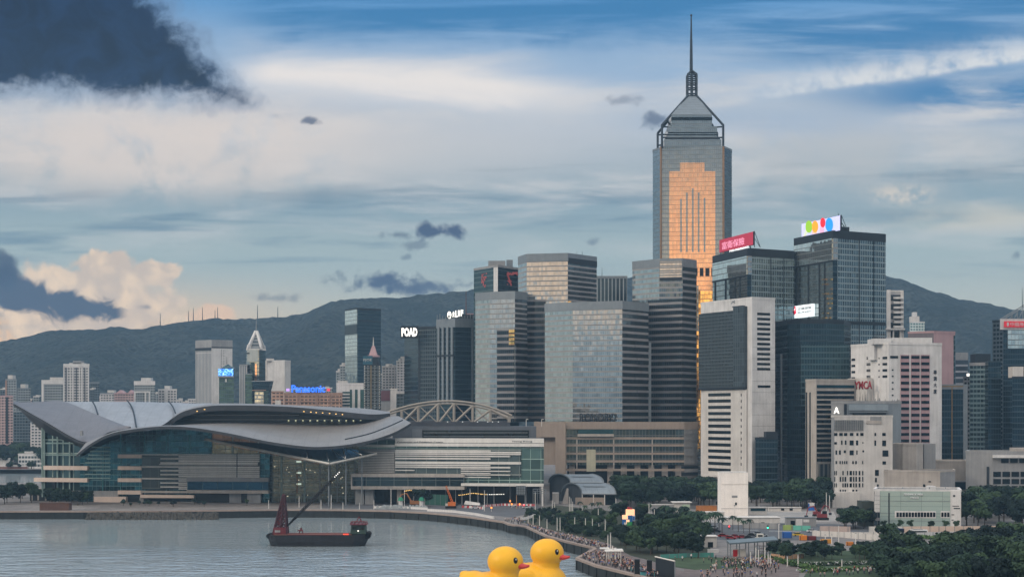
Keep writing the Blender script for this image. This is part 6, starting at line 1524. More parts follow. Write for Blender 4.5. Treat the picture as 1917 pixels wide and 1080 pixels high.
for col, px, py in (('red', 1354, 1005), ('red', 1377, 1006), ('red', 1391, 1007.5), ('red', 1369, 1009)): car(col, px, py, rnd.uniform(-.3, .3), 'dark red car parked on the road behind the grey shelter', 'red cars behind the shelter')
for px, py in ((1340, 996), (1330, 992), (1408, 1004), (1402, 1009)): car('black', px, py, rnd.uniform(-.2, .2), 'black car on the road near the palms', 'black cars near the palms')
for px, py in ((1337, 989), (1420, 1001), (1428, 1004)): car('silver', px, py, .1, 'silver car on the road near the traffic lights', 'silver cars near the traffic lights')
car('white', 1520, 996, 0, 'white car in front of the turquoise hoarding', None); car('yellow', 1494, 1003, .1, 'yellow car beside the blue container', None); car('black', 1804, 997, 0, 'black car before the hoarding under the right trees', None)
for px, py in ((890, 952), (960, 948), (985, 951)): car('white', px, py, .2, 'white car on the quay works road', 'white cars on the works road')
def bus(px0, px1, py, h, rgb, gl, label, cat='bus', name='bus', taper=.4):
    x0, y, _ = G(px0, py); x1 = X(px1, y); T = Thing(name, label, cat, ((x0+x1)/2, y, LZ)); pm = mat('bus_paint_%d' % px0, rgb, .35, .1, var=.08)
    z = LZ+.1
    T.part('body', MB().hexa([(x0, y-1.2, z+.4), (x1, y-1.2, z+.4), (x1, y+1.2, z+.4), (x0, y+1.2, z+.4)], [(x0+taper, y-1.15, z+h), (x1-.1, y-1.15, z+h), (x1-.1, y+1.15, z+h), (x0+taper, y+1.15, z+h)]), pm)
    T.part('window_strip', MB().box(x0+.9, x1-.5, y-1.26, y-1.1, z+h*.5, z+h*.82), M_glass); T.part('windscreen', MB().box(x0+.02, x0+.3, y-1, y+1, z+h*.4, z+h*.8), M_glass)
    T.part('roof_unit', MB().box(x0+2, x1-2, y-.7, y+.7, z+h, z+h+.25), M_conc if rgb[0] > 100 else pm)
    for wx in (x0+1.6, x1-1.8):
        for wy in (-1.22, 1.0): T.part('wheel', MB().tube((wx, y+wy, z+.45), (wx, y+wy+.22, z+.45), .45, n=10), M_tyre)
bus(1640, 1692, 1003.5, 3.2, (24, 34, 66), 0, 'long navy coach on the road below the green glass building'); bus(1701, 1736, 1003.2, 2.7, (216, 216, 214), 0, 'white minibus following behind the navy coach', 'minibus', 'minibus'); bus(1243, 1271, 986, 3.1, (40, 84, 140), 0, 'blue single deck bus between palms and park trees')
bus(1414, 1429, 1009, 2.2, (214, 210, 200), 0, 'white van on the road above the grey shelter', 'van', 'delivery_van', .8)
# ================================================================ WORKS YARD AND SMALL BUILDINGS
def hut(name, label, cat, px0, px1, py0, py1, m, roofm=None, depth=8, over=.4, extra=None):
    x0, y, _ = G(px0, py1); x1 = X(px1, y); z1 = Z(py0, y); T = Thing(name, label, cat, ((x0+x1)/2, y, LZ))
    T.part('wall', MB().box(x0, x1, y, y+depth, LZ, z1-.25), m); T.part('roof', MB().box(x0-over, x1+over, y-over, y+depth+over, z1-.25, z1), roofm or M_whit2)
    T.f = Facet((px0, y), (px1, y)); T.y = y
    if extra:
        for nm, a, b, c, d, mm in extra: T.part(nm, T.f.box(MB(), a, b, c, d, .12), mm)
    return T
hut('vent_shaft', 'tall blank white box shaft among the works yard huts', 'vent shaft', 1350, 1400.5, 883.5, 966, mat('bright_cream_paint', (240, 232, 224), .7, var=.1), depth=14, over=.05, extra=[('louvre', 1370, 1380.5, 927, 931, M_conc), ('opening', 1376, 1379.5, 940, 945, M_win), ('panel_joint', 1350.5, 1400, 906, 906.4, M_stone), ('panel_joint', 1350.5, 1400, 951, 951.5, M_conc)])
hut('site_hut', 'cream site hut with overhanging white roof left of the white shaft', 'hut', 1262, 1292, 939.5, 957, M_whit2, depth=9, over=1.0, extra=[('green_panel', 1277, 1291, 944, 956, mat('pale_green_sheet', (176, 196, 170), .7, var=.1))])
hut('rust_container', 'long rust orange container left of the white shaft', 'container', 1304, 1342, 946, 957.5, mat('rust_steel', (172, 110, 58), .7, var=.2), mat('rust_roof', (150, 100, 56), .7), 3, .05)
hut('site_office', 'white site office with blue glass front right of the white shaft', 'site office', 1402, 1436, 949, 963, M_whit2, depth=6, extra=[('window_strip', 1405, 1433, 951, 956, M_wint)])
hut('site_cabin', 'low white cabin row behind the blue glass site office', 'cabin', 1440, 1500, 949, 957, M_whit2, depth=4, extra=[('window', 1462, 1468, 951, 955, M_win), ('window', 1478, 1484, 951, 955, M_win)])
hut('portable_toilet', 'blue and white portable toilet beside the theatre forecourt', 'portable toilet', 1515, 1525, 941, 955, mat('blue_plastic', (40, 100, 180), .5, var=.1), M_whit2, 3, .1, [('white_top', 1515.5, 1524.5, 942, 947, M_white)])
hut('site_boxes', 'grey equipment boxes with white sign panel behind the turquoise hoarding', 'site hut', 1472, 1528, 968, 985, M_conc, M_steel, 4, .2, [('sign_panel', 1504, 1515, 972, 977, M_white), ('door', 1480, 1488, 974, 984, M_win), ('pale_panel', 1490, 1502, 971, 984, M_white)])
hut('low_store', 'long pale flat roofed store below the white shaft', 'store', 1356, 1460, 968, 982, M_whit2, M_whit2, 10, .3, [('opening', 1405, 1412, 977, 981, M_win), ('opening', 1425, 1431, 977, 981, M_win)])
hut('low_store', 'pale low wall building between palms and white shaft', 'store', 1305, 1356, 958, 972, M_whit2, M_whit2, 8, .2, [('opening', 1322, 1334, 962, 965, M_steel)])
hut('stacked_shelter', 'rounded pale stacked shelter just left of the white shaft', 'shelter', 1338, 1350, 927, 952, M_conc, M_whit2, 8, .6, [('opening', 1340, 1349, 938, 944, M_win)])
hut('long_site_wall', 'long grey site building behind the palms', 'building', 1205, 1262, 944, 957, M_conc, M_whit2, 4, .2)
hut('park_kiosk', 'white park kiosk with dark doorway at the park edge', 'kiosk', 1302, 1341.5, 1003, 1024, M_whit2, M_whit2, 7, .5, [('doorway', 1325, 1335, 1014, 1024, M_win)])
hut('park_wall', 'small white wall left of the grey shelter', 'wall', 1325, 1346, 1027.5, 1034, M_white, M_white, .8, .05)
hut('red_brown_store', 'low red brown store on the left shore before the trees', 'store', 74, 129, 940.5, 955, mat('red_brown_wall', (92, 68, 60), .85, var=.18), mat('red_brown_roof', (88, 70, 62), .85), 6, .1)
hut('shore_pavilion', 'small pale flat roofed pavilion among the left shore trees', 'pavilion', 56, 90, 914, 937, M_dark, M_stone, 8, 1.0, [('column', 58, 61, 920, 936, M_stone), ('column', 70, 73, 920, 936, M_stone), ('column', 84, 87, 920, 936, M_stone)])
x, y, _ = G(100.5, 938); single('dark_pylon', MB().box(x-1, x+1, y, y+2, LZ, Z(893, y)), M_dark, 'tall dark slab pylon before the left end of the winged building', 'pylon', (x, y, LZ))
def far_block(px0, px1, y0, D, label, m=None):
    T = tower('shore_building', label, 'building', [(px0, D), (px1, D)], y0, m or facade('white_long_windows', 4, .45, 3, .2, (60, 74, 80), (214, 212, 208), .3, .3, .02, .3), 12, par=.5, parm=M_white)
far_block(34, 78, 850, 1575, 'low white building with long windows across the left bay'); far_block(-30, 19, 858, 1572, 'white blocky house across the bay at the left frame edge', M_whit2); far_block(46, 62, 846, 1585, 'white roof block above the long white building across the bay', M_whit2)
far_block(-40, 52, 872, 1560, 'low red brown quay shed across the left bay', mat('quay_shed', (126, 92, 84), .85, var=.2))
# hoardings
def fence(name, label, pts, h, m, post=None):
    W_ = [G(*p) for p in pts]; b = MB(); q = MB()
    for a, c in zip(W_, W_[1:]):
        A, B = Vector(a[:2]), Vector(c[:2]); t = (B-A).normalized(); n = Vector((t.y, -t.x))*.08
        b.prism([tuple(A+n), tuple(B+n), tuple(B-n), tuple(A-n)], LZ, LZ+h); L = (B-A).length; k = 0
        while k < L: p = A+t*k; q.box(p.x-.1, p.x+.1, p.y-.22, p.y-.09, LZ, LZ+h+.15); k += 4
    T = Thing(name, label, 'hoarding', W_[0]); T.part('panel', b, m); T.part('frame', q, post or M_steel)
fence('hoarding', 'long pale peach hoarding below the green glass building', [(1690, 997), (1770, 996.5), (1870, 996)], 2.8, mat('peach_board', (206, 182, 164), .8, var=.12))
fence('hoarding', 'white hoarding at the foot of the green glass building', [(1626, 997), (1690, 997)], 2.8, M_whit2); fence('hoarding', 'pinkish hoarding right of the turquoise hoarding', [(1534, 998), (1592, 999)], 3.2, mat('pink_board', (178, 160, 152), .8, var=.15))
fence('hoarding', 'turquoise hoarding with a yellow gate', [(1484, 992), (1518, 993)], 2.2, mat('turquoise_board', (96, 168, 150), .7, var=.12)); fence('hoarding', 'yellow green gate panel left of the turquoise hoarding', [(1465, 992), (1484, 992)], 2.4, mat('yellow_green_board', (150, 170, 96), .7, var=.15))
fence('hoarding', 'white corrugated hoarding along the far side of the road', [(1520, 1003), (1580, 1006), (1640, 1011), (1668, 1021)], 2.4, M_whit2); fence('hoarding', 'white hoarding line behind the small pond', [(1580, 1005), (1700, 1006.5), (1820, 1003)], 2.2, M_whit2)
fence('hoarding', 'grey hoarding beside the works road behind the palms', [(1390, 988), (1458, 990)], 2.6, M_conc); fence('banner_fence', 'turquoise banner fence behind the plaza crowd', [(1236, 1046), (1290, 1043), (1336, 1042)], 1.6, mat('turquoise_banner', (84, 150, 140), .7, var=.15)); fence('banner_fence', 'pale low wall with orange pattern beside the lawn', [(1443, 1044), (1470, 1047), (1505, 1044)], 1.6, mat('orange_pattern_wall', (176, 140, 110), .8, var=.4, scale=1.5))
fence('green_hoarding', 'dark green hoarding behind the orange crane', [(795, 944), (838, 946)], 6.0, mat('dark_green_board', (40, 84, 74), .7, var=.15))
for px0, px1, y0, y1, c, lb in ((1466, 1482, 995.5, 1007, (44, 96, 170), 'blue container beside the yellow car'), (1498, 1511, 1002, 1011, (214, 130, 40), 'orange box container below the pinkish hoarding'), (1538, 1557, 1009, 1017, (200, 140, 50), 'long orange skip below the white corrugated hoarding'), (1586, 1598, 1014, 1021, (196, 120, 40), 'small orange skip at the end of the white hoarding'), (1513, 1528, 1003, 1011, (110, 44, 46), 'dark red container next to the orange box')):
    x0, y, _ = G(px0, y1); x1 = X(px1, y); m = mat('container_%d' % px0, c, .6, var=.15); T = Thing('container', lb, 'container', ((x0+x1)/2, y, LZ)); zz = Z(y0, y)
    T.part('body', MB().box(x0, x1, y, y+2.4, LZ+.1, zz), m)
    r = MB(); k = x0+.2
    while k < x1: r.box(k, k+.12, y-.08, y-.005, LZ+.2, zz-.1); k += .5
    T.part('ribs', r, m); T.part('corner_posts', MB().box(x0-.08, x0+.08, y-.1, y+.05, LZ, zz+.05).box(x1-.08, x1+.08, y-.1, y+.05, LZ, zz+.05), M_dark)
# grey shelter
def shelter():
    x, y, _ = G(1370, 1044); x1 = X(1478, y-12); T = Thing('open_shelter', 'long open grey shelter on posts above the plaza crowd', 'shelter', (x, y, LZ)); z = Z(1018, y)
    A, B = Vector((x-1, y)), Vector((x1, y+14)); n = Vector((0, 7))
    T.part('roof', MB().hexa([(A.x, A.y-2, z), (B.x, B.y-2, z+.2), (B.x, B.y+7, z+.4), (A.x, A.y+7, z)], [(A.x, A.y-2, z+.5), (B.x, B.y-2, z+.7), (B.x, B.y+7, z+1.3), (A.x, A.y+7, z+.9)]), mat('shelter_roof', (110, 122, 128), .5, .2, var=.12))
    for k in range(6):
        p = A.lerp(B, (k+.1)/5.4)
        for d in (-1.4, 6): T.part('post', MB().tube((p.x, p.y+d, LZ), (p.x, p.y+d, z+.1), .18, n=6), M_steel)
    p = A.lerp(B, .12); q = A.lerp(B, .36); T.part('wall_panel', MB().box(p.x, q.x, p.y+5, p.y+5.3, LZ, LZ+2.6), M_whit2); T.part('red_panel', MB().box(p.x, p.x+1.6, p.y+4.8, p.y+4.98, LZ, LZ+2.4), M_red)
    p = A.lerp(B, .6); q = A.lerp(B, .85); b = MB()
    for k in range(9): b.tube((p.x+(q.x-p.x)*k/8, p.y+5, LZ), (p.x+(q.x-p.x)*k/8, p.y+5, LZ+3.4), .07, n=4)
    for zz in (1.2, 2.3, 3.3): b.tube((p.x, p.y+5, LZ+zz), (q.x, p.y+5, LZ+zz), .07, n=4)
    T.part('wire_screen', b, mat('brown_grille', (110, 84, 76), .7))
shelter()
def pergola():
    x, y, _ = G(1146, 1052); T = Thing('white_pergola', 'white canopy with posts and crest on the promenade point', 'pergola', (x, y, LZ)); z = Z(1031, y); k = y/F
    T.part('canopy', MB().hexa([(x-14*k, y-1.5, z), (x+21*k, y-1, z), (x+21*k, y+4, z), (x-14*k, y+4, z)], [(x-13*k, y-1.2, z+.4), (x+20*k, y-.8, z+.6), (x+20*k, y+3.6, z+.6), (x-13*k, y+3.6, z+.4)]), M_louvre)
    T.part('canopy', MB().box(x-22*k, x-4*k, y+2, y+6, z+.5, z+.8), M_louvre)
    for d in (-10, -6, -2, 6, 12, 16):
        for e in (-.6, 3.2): T.part('post', MB().tube((x+d*k, y+e, LZ), (x+d*k, y+e, z), .13, n=6), M_louvre)
    b = MB(); b.tube((x, y, z+.4), (x+1*k, y, z+1.9), .3, .12, 5).tube((x, y, z+.6), (x+8*k, y, z+1.1), .25, .1, 5); T.part('crest', b, M_louvre)
pergola()
def stage():
    x, y, _ = G(1243, 1080); T = Thing('event_screen', 'black truss frame with dark screen at the waterfront event', 'stage screen', (x, y, LZ)); k = y/F; h = 36*k
    T.part('screen', MB().hexa([(x-14*k, y+3, LZ), (x+18*k, y-3, LZ), (x+18*k, y-2.6, LZ), (x-14*k, y+3.4, LZ)], [(x-14*k, y+3, LZ+h), (x+18*k, y-3, LZ+h*.85), (x+18*k, y-2.6, LZ+h*.85), (x-14*k, y+3.4, LZ+h)]), M_dark)
    T.part('top_truss', MB().tube((x-15*k, y+3.2, LZ+h+.2), (x+19*k, y-2.9, LZ+h*.85+.2), .22, n=5), M_louvre); T.part('side_post', MB().tube((x+18.5*k, y-3.2, LZ), (x+18.5*k, y-3.2, LZ+h*.85), .2, n=5), M_steel)
    for px, py, w, lb in ((1198, 1068, 16, 'teal topped event stand left of the black frame'), (1222, 1078, 22, 'teal topped event stand under the black frame')):
        x, y, _ = G(px, py); k = y/F; T = Thing('event_stand', lb, 'stand', (x, y, LZ)); tm = mat('teal_cover_%d' % px, (70, 140, 146), .7, var=.15)
        T.part('skirt', MB().box(x-w*k, x+w*k, y, y+3, LZ, LZ+1.4), tm); T.part('deck', MB().box(x-w*k-.2, x+w*k+.2, y-.2, y+3.2, LZ+1.4, LZ+1.65), M_dark)
        for d in (-1, 0, 1): T.part('post', MB().tube((x+d*w*k*.95, y+3, LZ+1.6), (x+d*w*k*.95, y+3, LZ+3.6), .1, n=5), M_steel)
    for px, py in ((1193, 1076), (1216, 1078)): x, y, _ = G(px, py); T = Thing('speaker_tower', 'black loudspeaker tower at the waterfront event', 'speaker', (x, y, LZ), 'speaker towers'); T.part('cabinet', MB().box(x-.8, x+.8, y, y+1.2, LZ+.4, LZ+5), M_black); T.part('base', MB().box(x-1, x+1, y-.2, y+1.4, LZ, LZ+.4), M_dark)
stage()
def colour_blocks():
    x, y, _ = G(1176, 986); T = Thing('block_sculpture', 'stack of lit peach and blue blocks in the park', 'installation', (x, y, LZ)); k = y/F
    pe = glow('lit_peach', (250, 196, 150), .75); bl = mat('block_blue', (36, 96, 160), .5, var=.1); wh = M_white; gr = mat('block_green', (50, 140, 80), .5); rd_ = M_red
    for nm, a, b, c, d, m, e in (('block', 1172, 1188, 953, 964, pe, 0), ('block', 1165, 1175, 963.5, 971, pe, -1), ('block', 1174, 1184, 964.5, 976, bl, -.6), ('block', 1165, 1174, 971.5, 983, bl, -1), ('block', 1172, 1178, 972, 980, pe, -1.4), ('block', 1173, 1183, 976, 985, gr, -1.6), ('block', 1168, 1172, 977, 986, wh, -1.8), ('block', 1184, 1189, 964.5, 975, wh, 0), ('block', 1185, 1188, 966, 973, bl, -.5), ('top_ornament', 1175, 1179, 949, 952.8, rd_, 0), ('top_ornament', 1180, 1183, 950, 952.8, rd_, 0)):
        T.part(nm, MB().box(X(a, y), X(b, y), y+e, y+e+2, Z(d, y), Z(c, y)), m)
    T.part('base', MB().box(X(1164, y), X(1189, y), y-2, y+3, LZ, LZ+.6), M_conc)
    T.part('back_frame', MB().box(X(1170, y), X(1187, y), y+2.05, y+2.3, LZ, Z(953, y)), M_dark)
colour_blocks()
# cranes, diggers
def crane():
    x, y, _ = G(842, 951); T = Thing('mobile_crane', 'orange lattice boom mobile crane on the quay works', 'crane', (x, y, LZ)); om = mat('crane_orange', (206, 110, 44), .55, var=.12)
    p0, p1 = Vector((X(848, y), y, Z(943, y))), Vector((X(835, y), y, Z(909, y))); b = MB(); n = 9
    d = (p1-p0); s = Vector((d.z, 0, -d.x)).normalized()*.5; w = Vector((0, .5, 0)); cs = [s+w, s-w, -s-w, -s+w]
    for c in cs: b.tube(p0+c, p1+c*.6, .12, n=4)
    for k in range(n):
        for q in range(4): b.tube(p0+d*(k/n)+cs[q]*(1-.4*k/n), p0+d*((k+1)/n)+cs[(q+1) % 4]*(1-.4*(k+1)/n), .08, n=4)
    T.part('boom', b, om); T.part('cab', MB().box(x-1, x+3.2, y-1.4, y+1.4, LZ+1.4, LZ+3.4), om); T.part('counterweight', MB().box(x+3, x+4.4, y-1.2, y+1.2, LZ+1.4, LZ+2.6), M_dark)
    for s_ in (-1, 1): T.part('track', MB().box(x-2.4, x+3.6, y+s_*1.5-.35, y+s_*1.5+.35, LZ, LZ+1.2), M_tyre)
    T.part('hoist_line', MB().tube(p1, (p1.x-.3, p1.y, LZ+4), .05, n=4), M_dark)
    T.part('engine_cover', MB().box(x-2.4, x-1.05, y-1.1, y+1.1, LZ+1.4, LZ+2.6), M_whit2)
crane()
def digger(px, py, s, rgb, lb, flip=1):
    x, y, _ = G(px, py); T = Thing('excavator', lb, 'excavator', (x, y, LZ)); m = mat('digger_%d' % px, rgb, .55, var=.15); q = lambda a, b, c=0: (x+flip*a*s, y+c*s, LZ+b*s)
    for c in (-1.1, 1.1): T.part('track', MB().box(x-2*s, x+2*s, y+c*s-.3*s, y+c*s+.3*s, LZ, LZ+.9*s), M_tyre)
    T.part('house', MB().box(x-1.9*s, x+1.5*s, y-1.2*s, y+1.2*s, LZ+1.0*s, LZ+2.3*s), m); T.part('cab', MB().box(x-.3*s, x+1.3*s, y-1.25*s, y-.1*s, LZ+2.3*s, LZ+3.3*s), M_glass)
    T.part('boom', MB().tube(q(1.2, 1.8), q(3.2, 5.0), .3*s, .25*s, 5).tube(q(3.2, 5.0), q(5.2, 4.4), .25*s, .2*s, 5), m); T.part('stick', MB().tube(q(5.2, 4.4), q(5.9, 1.6), .2*s, .15*s, 5), m); T.part('bucket', MB().box(q(5.9, 0)[0]-.6*s, q(5.9, 0)[0]+.6*s, y-.5*s, y+.5*s, LZ+.6*s, LZ+1.7*s), M_dark)
digger(1540, 973, 1.35, (126, 52, 54), 'red excavator working left of the green glass building', -1); digger(777, 948, 1.5, (150, 100, 60), 'brown excavator beside the single tree on the quay', -1); digger(1530, 966, 1.1, (120, 48, 52), 'second red excavator just behind the first one', 1)
# barriers along the quay works
def barrier_proto(m):
    b = MB().hexa([(-.75, -.25, 0), (.75, -.25, 0), (.75, .25, 0), (-.75, .25, 0)], [(-.7, -.12, 1.0), (.7, -.12, 1.0), (.7, .12, 1.0), (-.7, .12, 1.0)]); return b.mesh('barrier', m)
B_w, B_r = barrier_proto(M_white), barrier_proto(mat('barrier_red', (170, 50, 52), .6, var=.1))
def row(pts, n, meshes, label, group):
    W_ = [Vector(G(*p)) for p in pts]; L = [0]
    for a, c in zip(W_, W_[1:]): L.append(L[-1]+(c-a).length)
    for k in range(n):
        s = L[-1]*(k+.5)/n; i = max(q for q in range(len(L)) if L[q] <= s); i = min(i, len(W_)-2); t = (s-L[i])/(L[i+1]-L[i]); p = W_[i].lerp(W_[i+1], t); d = W_[i+1]-W_[i]
        me = meshes[k % len(meshes)]; o = bpy.data.objects.new('road_barrier', me); COL.objects.link(o); o.location = p; o.rotation_euler = (0, 0, math.atan2(d.y, d.x)+rnd.uniform(-.1, .1)); o.scale = (1.25, 1.2, 1.25); tag(o, label[k % len(meshes)], 'barrier', group[k % len(meshes)])
row([(800, 956), (850, 959), (890, 964), (925, 971)], 40, [B_w], ['white plastic barrier in the long row along the quay edge'], ['white barriers along the quay edge'])
row([(905, 949), (940, 946), (1000, 947)], 34, [B_w, B_r], ['white barrier in the red and white row at the works', 'red barrier in the red and white row at the works'], ['white barriers in the mixed row', 'red barriers in the mixed row'])
row([(865, 950), (890, 951), (905, 953)], 12, [B_r, B_w], ['red barrier in the short row near the pale tent', 'white barrier in the short row near the pale tent'], ['red barriers near the tent', 'white barriers near the tent'])
row([(700, 951), (760, 952), (800, 954)], 22, [B_w], ['white barrier in front of the pale covered heap'], ['white barriers before the heap'])
row([(955, 975), (985, 972), (1002, 966)], 16, [B_w], ['white barrier around the quay spur'], ['white barriers around the spur'])
amber = glow('amber_lamp', (255, 140, 50), 2.5)
for px, py in ((920, 957), (929, 938), (973, 950), (958, 950), (955, 944)):
    x, y, _ = G(px, py); o = Thing('warning_beacon', 'round amber warning beacon on a post at the quay works', 'beacon', (x, y, LZ), 'amber beacons at the works'); o.part('post', MB().tube((x, y, LZ), (x, y, LZ+1.6), .12, n=5), M_whit2); o.part('lamp', MB().ball((x, y, LZ+2.0), .45), amber)
for px, py in ((836, 949), (981, 951)): x, y, _ = G(px, py); o = Thing('warning_beacon', 'small red warning lamp at the quay works', 'beacon', (x, y, LZ), 'red lamps at the works'); o.part('post', MB().tube((x, y, LZ), (x, y, LZ+1.4), .12, n=5), M_whit2); o.part('lamp', MB().ball((x, y, LZ+1.7), .42), glow('red_lamp_%d' % px, (255, 60, 70), 2))
x, y, _ = G(972, 952); T = Thing('sign_gantry', 'grey grid sign gantry on two posts at the works', 'sign gantry', (x, y, LZ)); T.part('board', MB().box(X(966, y), X(984, y), y, y+.4, Z(926, y), Z(909, y)), M_steel); T.part('post', MB().tube((X(967, y), y+.6, LZ), (X(967, y), y+.6, Z(909, y)), .2, n=5), mat('tan_post', (168, 130, 92), .7)); T.part('post', MB().tube((X(983, y), y+.6, LZ), (X(983, y), y+.6, Z(909, y)), .2, n=5), M_conc)
g_ = MB()
for k in range(5): g_.box(X(966+k*4.4, y), X(966.5+k*4.4, y), y-.12, y-.005, Z(926, y), Z(909, y))
for k in range(4): g_.box(X(966, y), X(984, y), y-.2, y-.125, Z(910+k*5, y), Z(909.5+k*5, y))
T.part('grid', g_, M_dark)
x, y, _ = G(1010, 952); T = Thing('sign_gantry', 'thin pale open gantry left of the arched pavilion', 'sign gantry', (x, y, LZ)); b = MB()
for px in (998, 1006, 1014, 1022): b.tube((X(px, y), y, LZ), (X(px, y), y, Z(915, y)), .16, n=5)
for yy in (915, 919, 923): b.tube((X(998, y), y, Z(yy, y)), (X(1022, y), y, Z(yy, y)), .14, n=4)
T.part('frame', b, M_steel)
x, y, _ = G(884, 950); k = y/F; T = Thing('site_tent', 'pale sloping tent on the quay works road', 'tent', (x, y, LZ)); T.part('cover', MB().hexa([(x-15*k, y-2, LZ+2.0), (x+15*k, y-2, LZ+1.5), (x+15*k, y+3, LZ+2), (x-15*k, y+3, LZ+2.4)], [(x-13*k, y-1, LZ+3.6), (x+14*k, y-1, LZ+2.4), (x+14*k, y+2, LZ+2.6), (x-13*k, y+2, LZ+3.8)]), M_whit2)
for a in (-14, 14):
    for d in (-1.8, 2.8): T.part('leg', MB().tube((x+a*k, y+d, LZ), (x+a*k, y+d, LZ+2), .1, n=5), M_steel)
for px, lb in ((750, 'green capped white silo left of the brown excavator'), (789, 'green capped white silo right of the brown excavator')):
    x, y, _ = G(px, 950); T = Thing('site_silo', lb, 'silo', (x, y, LZ)); T.part('drum', MB().tube((x, y, LZ), (x, y, LZ+4), 1.2, n=10), M_white); T.part('cap', MB().tube((x, y, LZ+4), (x, y, LZ+5.8), 1.7, .9, 10), mat('green_cap_%d' % px, (40, 130, 100), .6))
b = MB()
for k in range(160):
    px = rnd.uniform(705, 800); x, y, _ = G(px, 951.5+rnd.uniform(-1, 1)); s = rnd.uniform(.4, 1.1); b.hexa([(x-s, y-s, LZ), (x+s, y-s, LZ), (x+s, y+s, LZ), (x-s, y+s, LZ)], [(x-s*.3, y-s*.3, LZ+s*1.8), (x+s*.3, y-s*.3, LZ+s*1.6), (x+s*.3, y+s*.3, LZ+s*1.7), (x-s*.3, y+s*.3, LZ+s*1.9)])
single('rubble_heap', b, mat('pale_rubble', (142, 146, 146), .9, var=.25, scale=.6), kind='stuff')
b = MB()
for k in range(900):
    px = rnd.uniform(165, 410); t = rnd.random(); x, y, _ = G(px, 957.5); y -= .4+t*3.6; s = rnd.uniform(.35, 1.0); z = 3.4-t*3.6+rnd.uniform(-.2, .3); a = rnd.uniform(0, 1.5)
    P = [(x+s*math.cos(a+q*PI/2)*rnd.uniform(.8, 1.2), y+s*math.sin(a+q*PI/2)*rnd.uniform(.8, 1.2), z-.3) for q in range(4)]; b.hexa(P, [(p[0]*.55+x*.45, p[1]*.55+y*.45, z+s*.8) for p in P])
single('shore_rocks', b, mat('dark_rock', (76, 74, 70), .9, var=.4, scale=.5), kind='stuff')

# ================================================================ PEOPLE
def person_mesh(pose):
    V = [(0, 0, .92), (0, 0, 1.12), (0, 0, 1.36), (0, 0, 1.5), (0, .01, 1.64), (.1, 0, .86), (.11, .02*pose, .48), (.11, .1 if pose == 1 else 0, .06), (-.1, 0, .86), (-.11, -.05*pose, .48), (-.11, -.14 if pose == 1 else 0, .06),
         (.2, 0, 1.4), (.27, .0, 1.14), (.28, -.06, .9), (-.2, 0, 1.4), (-.27, 0, 1.14), (-.28, -.06, .9), (.11, (.1 if pose == 1 else 0)-.1, .04), (-.11, (-.14 if pose == 1 else 0)-.1, .04)]
    if pose == 2: V[12], V[13], V[15], V[16] = (.26, -.16, 1.24), (.1, -.3, 1.48), (-.26, -.16, 1.24), (-.1, -.3, 1.48)
    Eg = [(0, 1), (1, 2), (2, 3), (3, 4), (0, 5), (5, 6), (6, 7), (0, 8), (8, 9), (9, 10), (2, 11), (11, 12), (12, 13), (2, 14), (14, 15), (15, 16), (7, 17), (10, 18)]
    Rr = [.15, .15, .17, .06, .115, .1, .075, .05, .1, .075, .05, .07, .05, .035, .07, .05, .035, .04, .04]
    me = bpy.data.meshes.new('person'); me.from_pydata(V, Eg, []); o = bpy.data.objects.new('person_tmp', me); COL.objects.link(o)
    o.modifiers.new('s', 'SKIN')
    for k, r in enumerate(Rr): me.skin_vertices[0].data[k].radius = (r, r*.85)
    me.skin_vertices[0].data[0].use_root = True
    dg = bpy.context.evaluated_depsgraph_get(); dg.update(); r = bpy.data.meshes.new_from_object(o.evaluated_get(dg)); bpy.data.objects.remove(o); r.name = 'person'
    for p in r.polygons:
        z = p.center.z; ax = abs(p.center.x)
        p.material_index = 3 if z > 1.68 else (0 if z > 1.47 else (0 if (ax > .23 and z < 1.16) else (1 if z > .92 else (2 if z > .1 else 4)))); p.use_smooth = True
    return r
SK, HR, SH = mat('skin', (190, 146, 120), .6, var=0), mat('dark_hair', (28, 24, 24), .7, var=0), mat('shoe', (40, 38, 40), .7, var=0)
cl = lambda n, c: mat(n, c, .85, var=.05)
SCH = {'white top and dark trousers': ((196, 196, 194), (50, 52, 60)), 'black clothes': ((34, 34, 38), (40, 42, 48)), 'red top': ((130, 46, 50), (60, 62, 72)), 'blue top': ((70, 100, 150), (150, 140, 124)), 'grey clothes': ((130, 130, 132), (64, 66, 70)), 'pale pink top': ((176, 146, 144), (82, 86, 100))}
PMS = {}
base = [person_mesh(k) for k in range(3)]
for nm, (a, b) in SCH.items():
    ms = [SK, cl('top_'+nm.split()[0], a), cl('trousers_'+nm.split()[0], b), HR, SH]
    for k in range(3):
        q = base[k].copy(); ix = [p.material_index for p in base[k].polygons]; q.materials.clear(); [q.materials.append(m) for m in ms]; q.polygons.foreach_set('material_index', ix); PMS.setdefault(nm, []).append(q)
def crowd(poly, n, where, gap=.9, face=None, weights=None):
    for x, y, z in scatter(poly, n, gap):
        nm = rnd.choice([k for k in SCH if k != 'red top']*2+['red top', 'black clothes', 'black clothes', 'black clothes', 'grey clothes', 'grey clothes']); o = bpy.data.objects.new('person', rnd.choice(PMS[nm])); COL.objects.link(o)
        o.location = (x, y, z+.1); s = rnd.uniform(.95, 1.1); o.scale = (s*1.1, s*1.1, s); o.rotation_euler = (0, 0, rnd.uniform(0, 6.28)); tag(o, 'person in %s %s' % (nm, where), 'person', '%s %s' % (nm, where))
crowd([(990, 984), (1024, 997), (1060, 1005), (1105, 1016), (1130, 1022), (1105, 1024), (1060, 1012.5), (1022, 1002), (985, 986)], 44, 'walking along the curved promenade')
crowd([(1084, 1044.5), (1110, 1038), (1150, 1040), (1180, 1052), (1240, 1082), (1215, 1081), (1150, 1064), (1115, 1056)], 108, 'in the crowd on the promenade point')
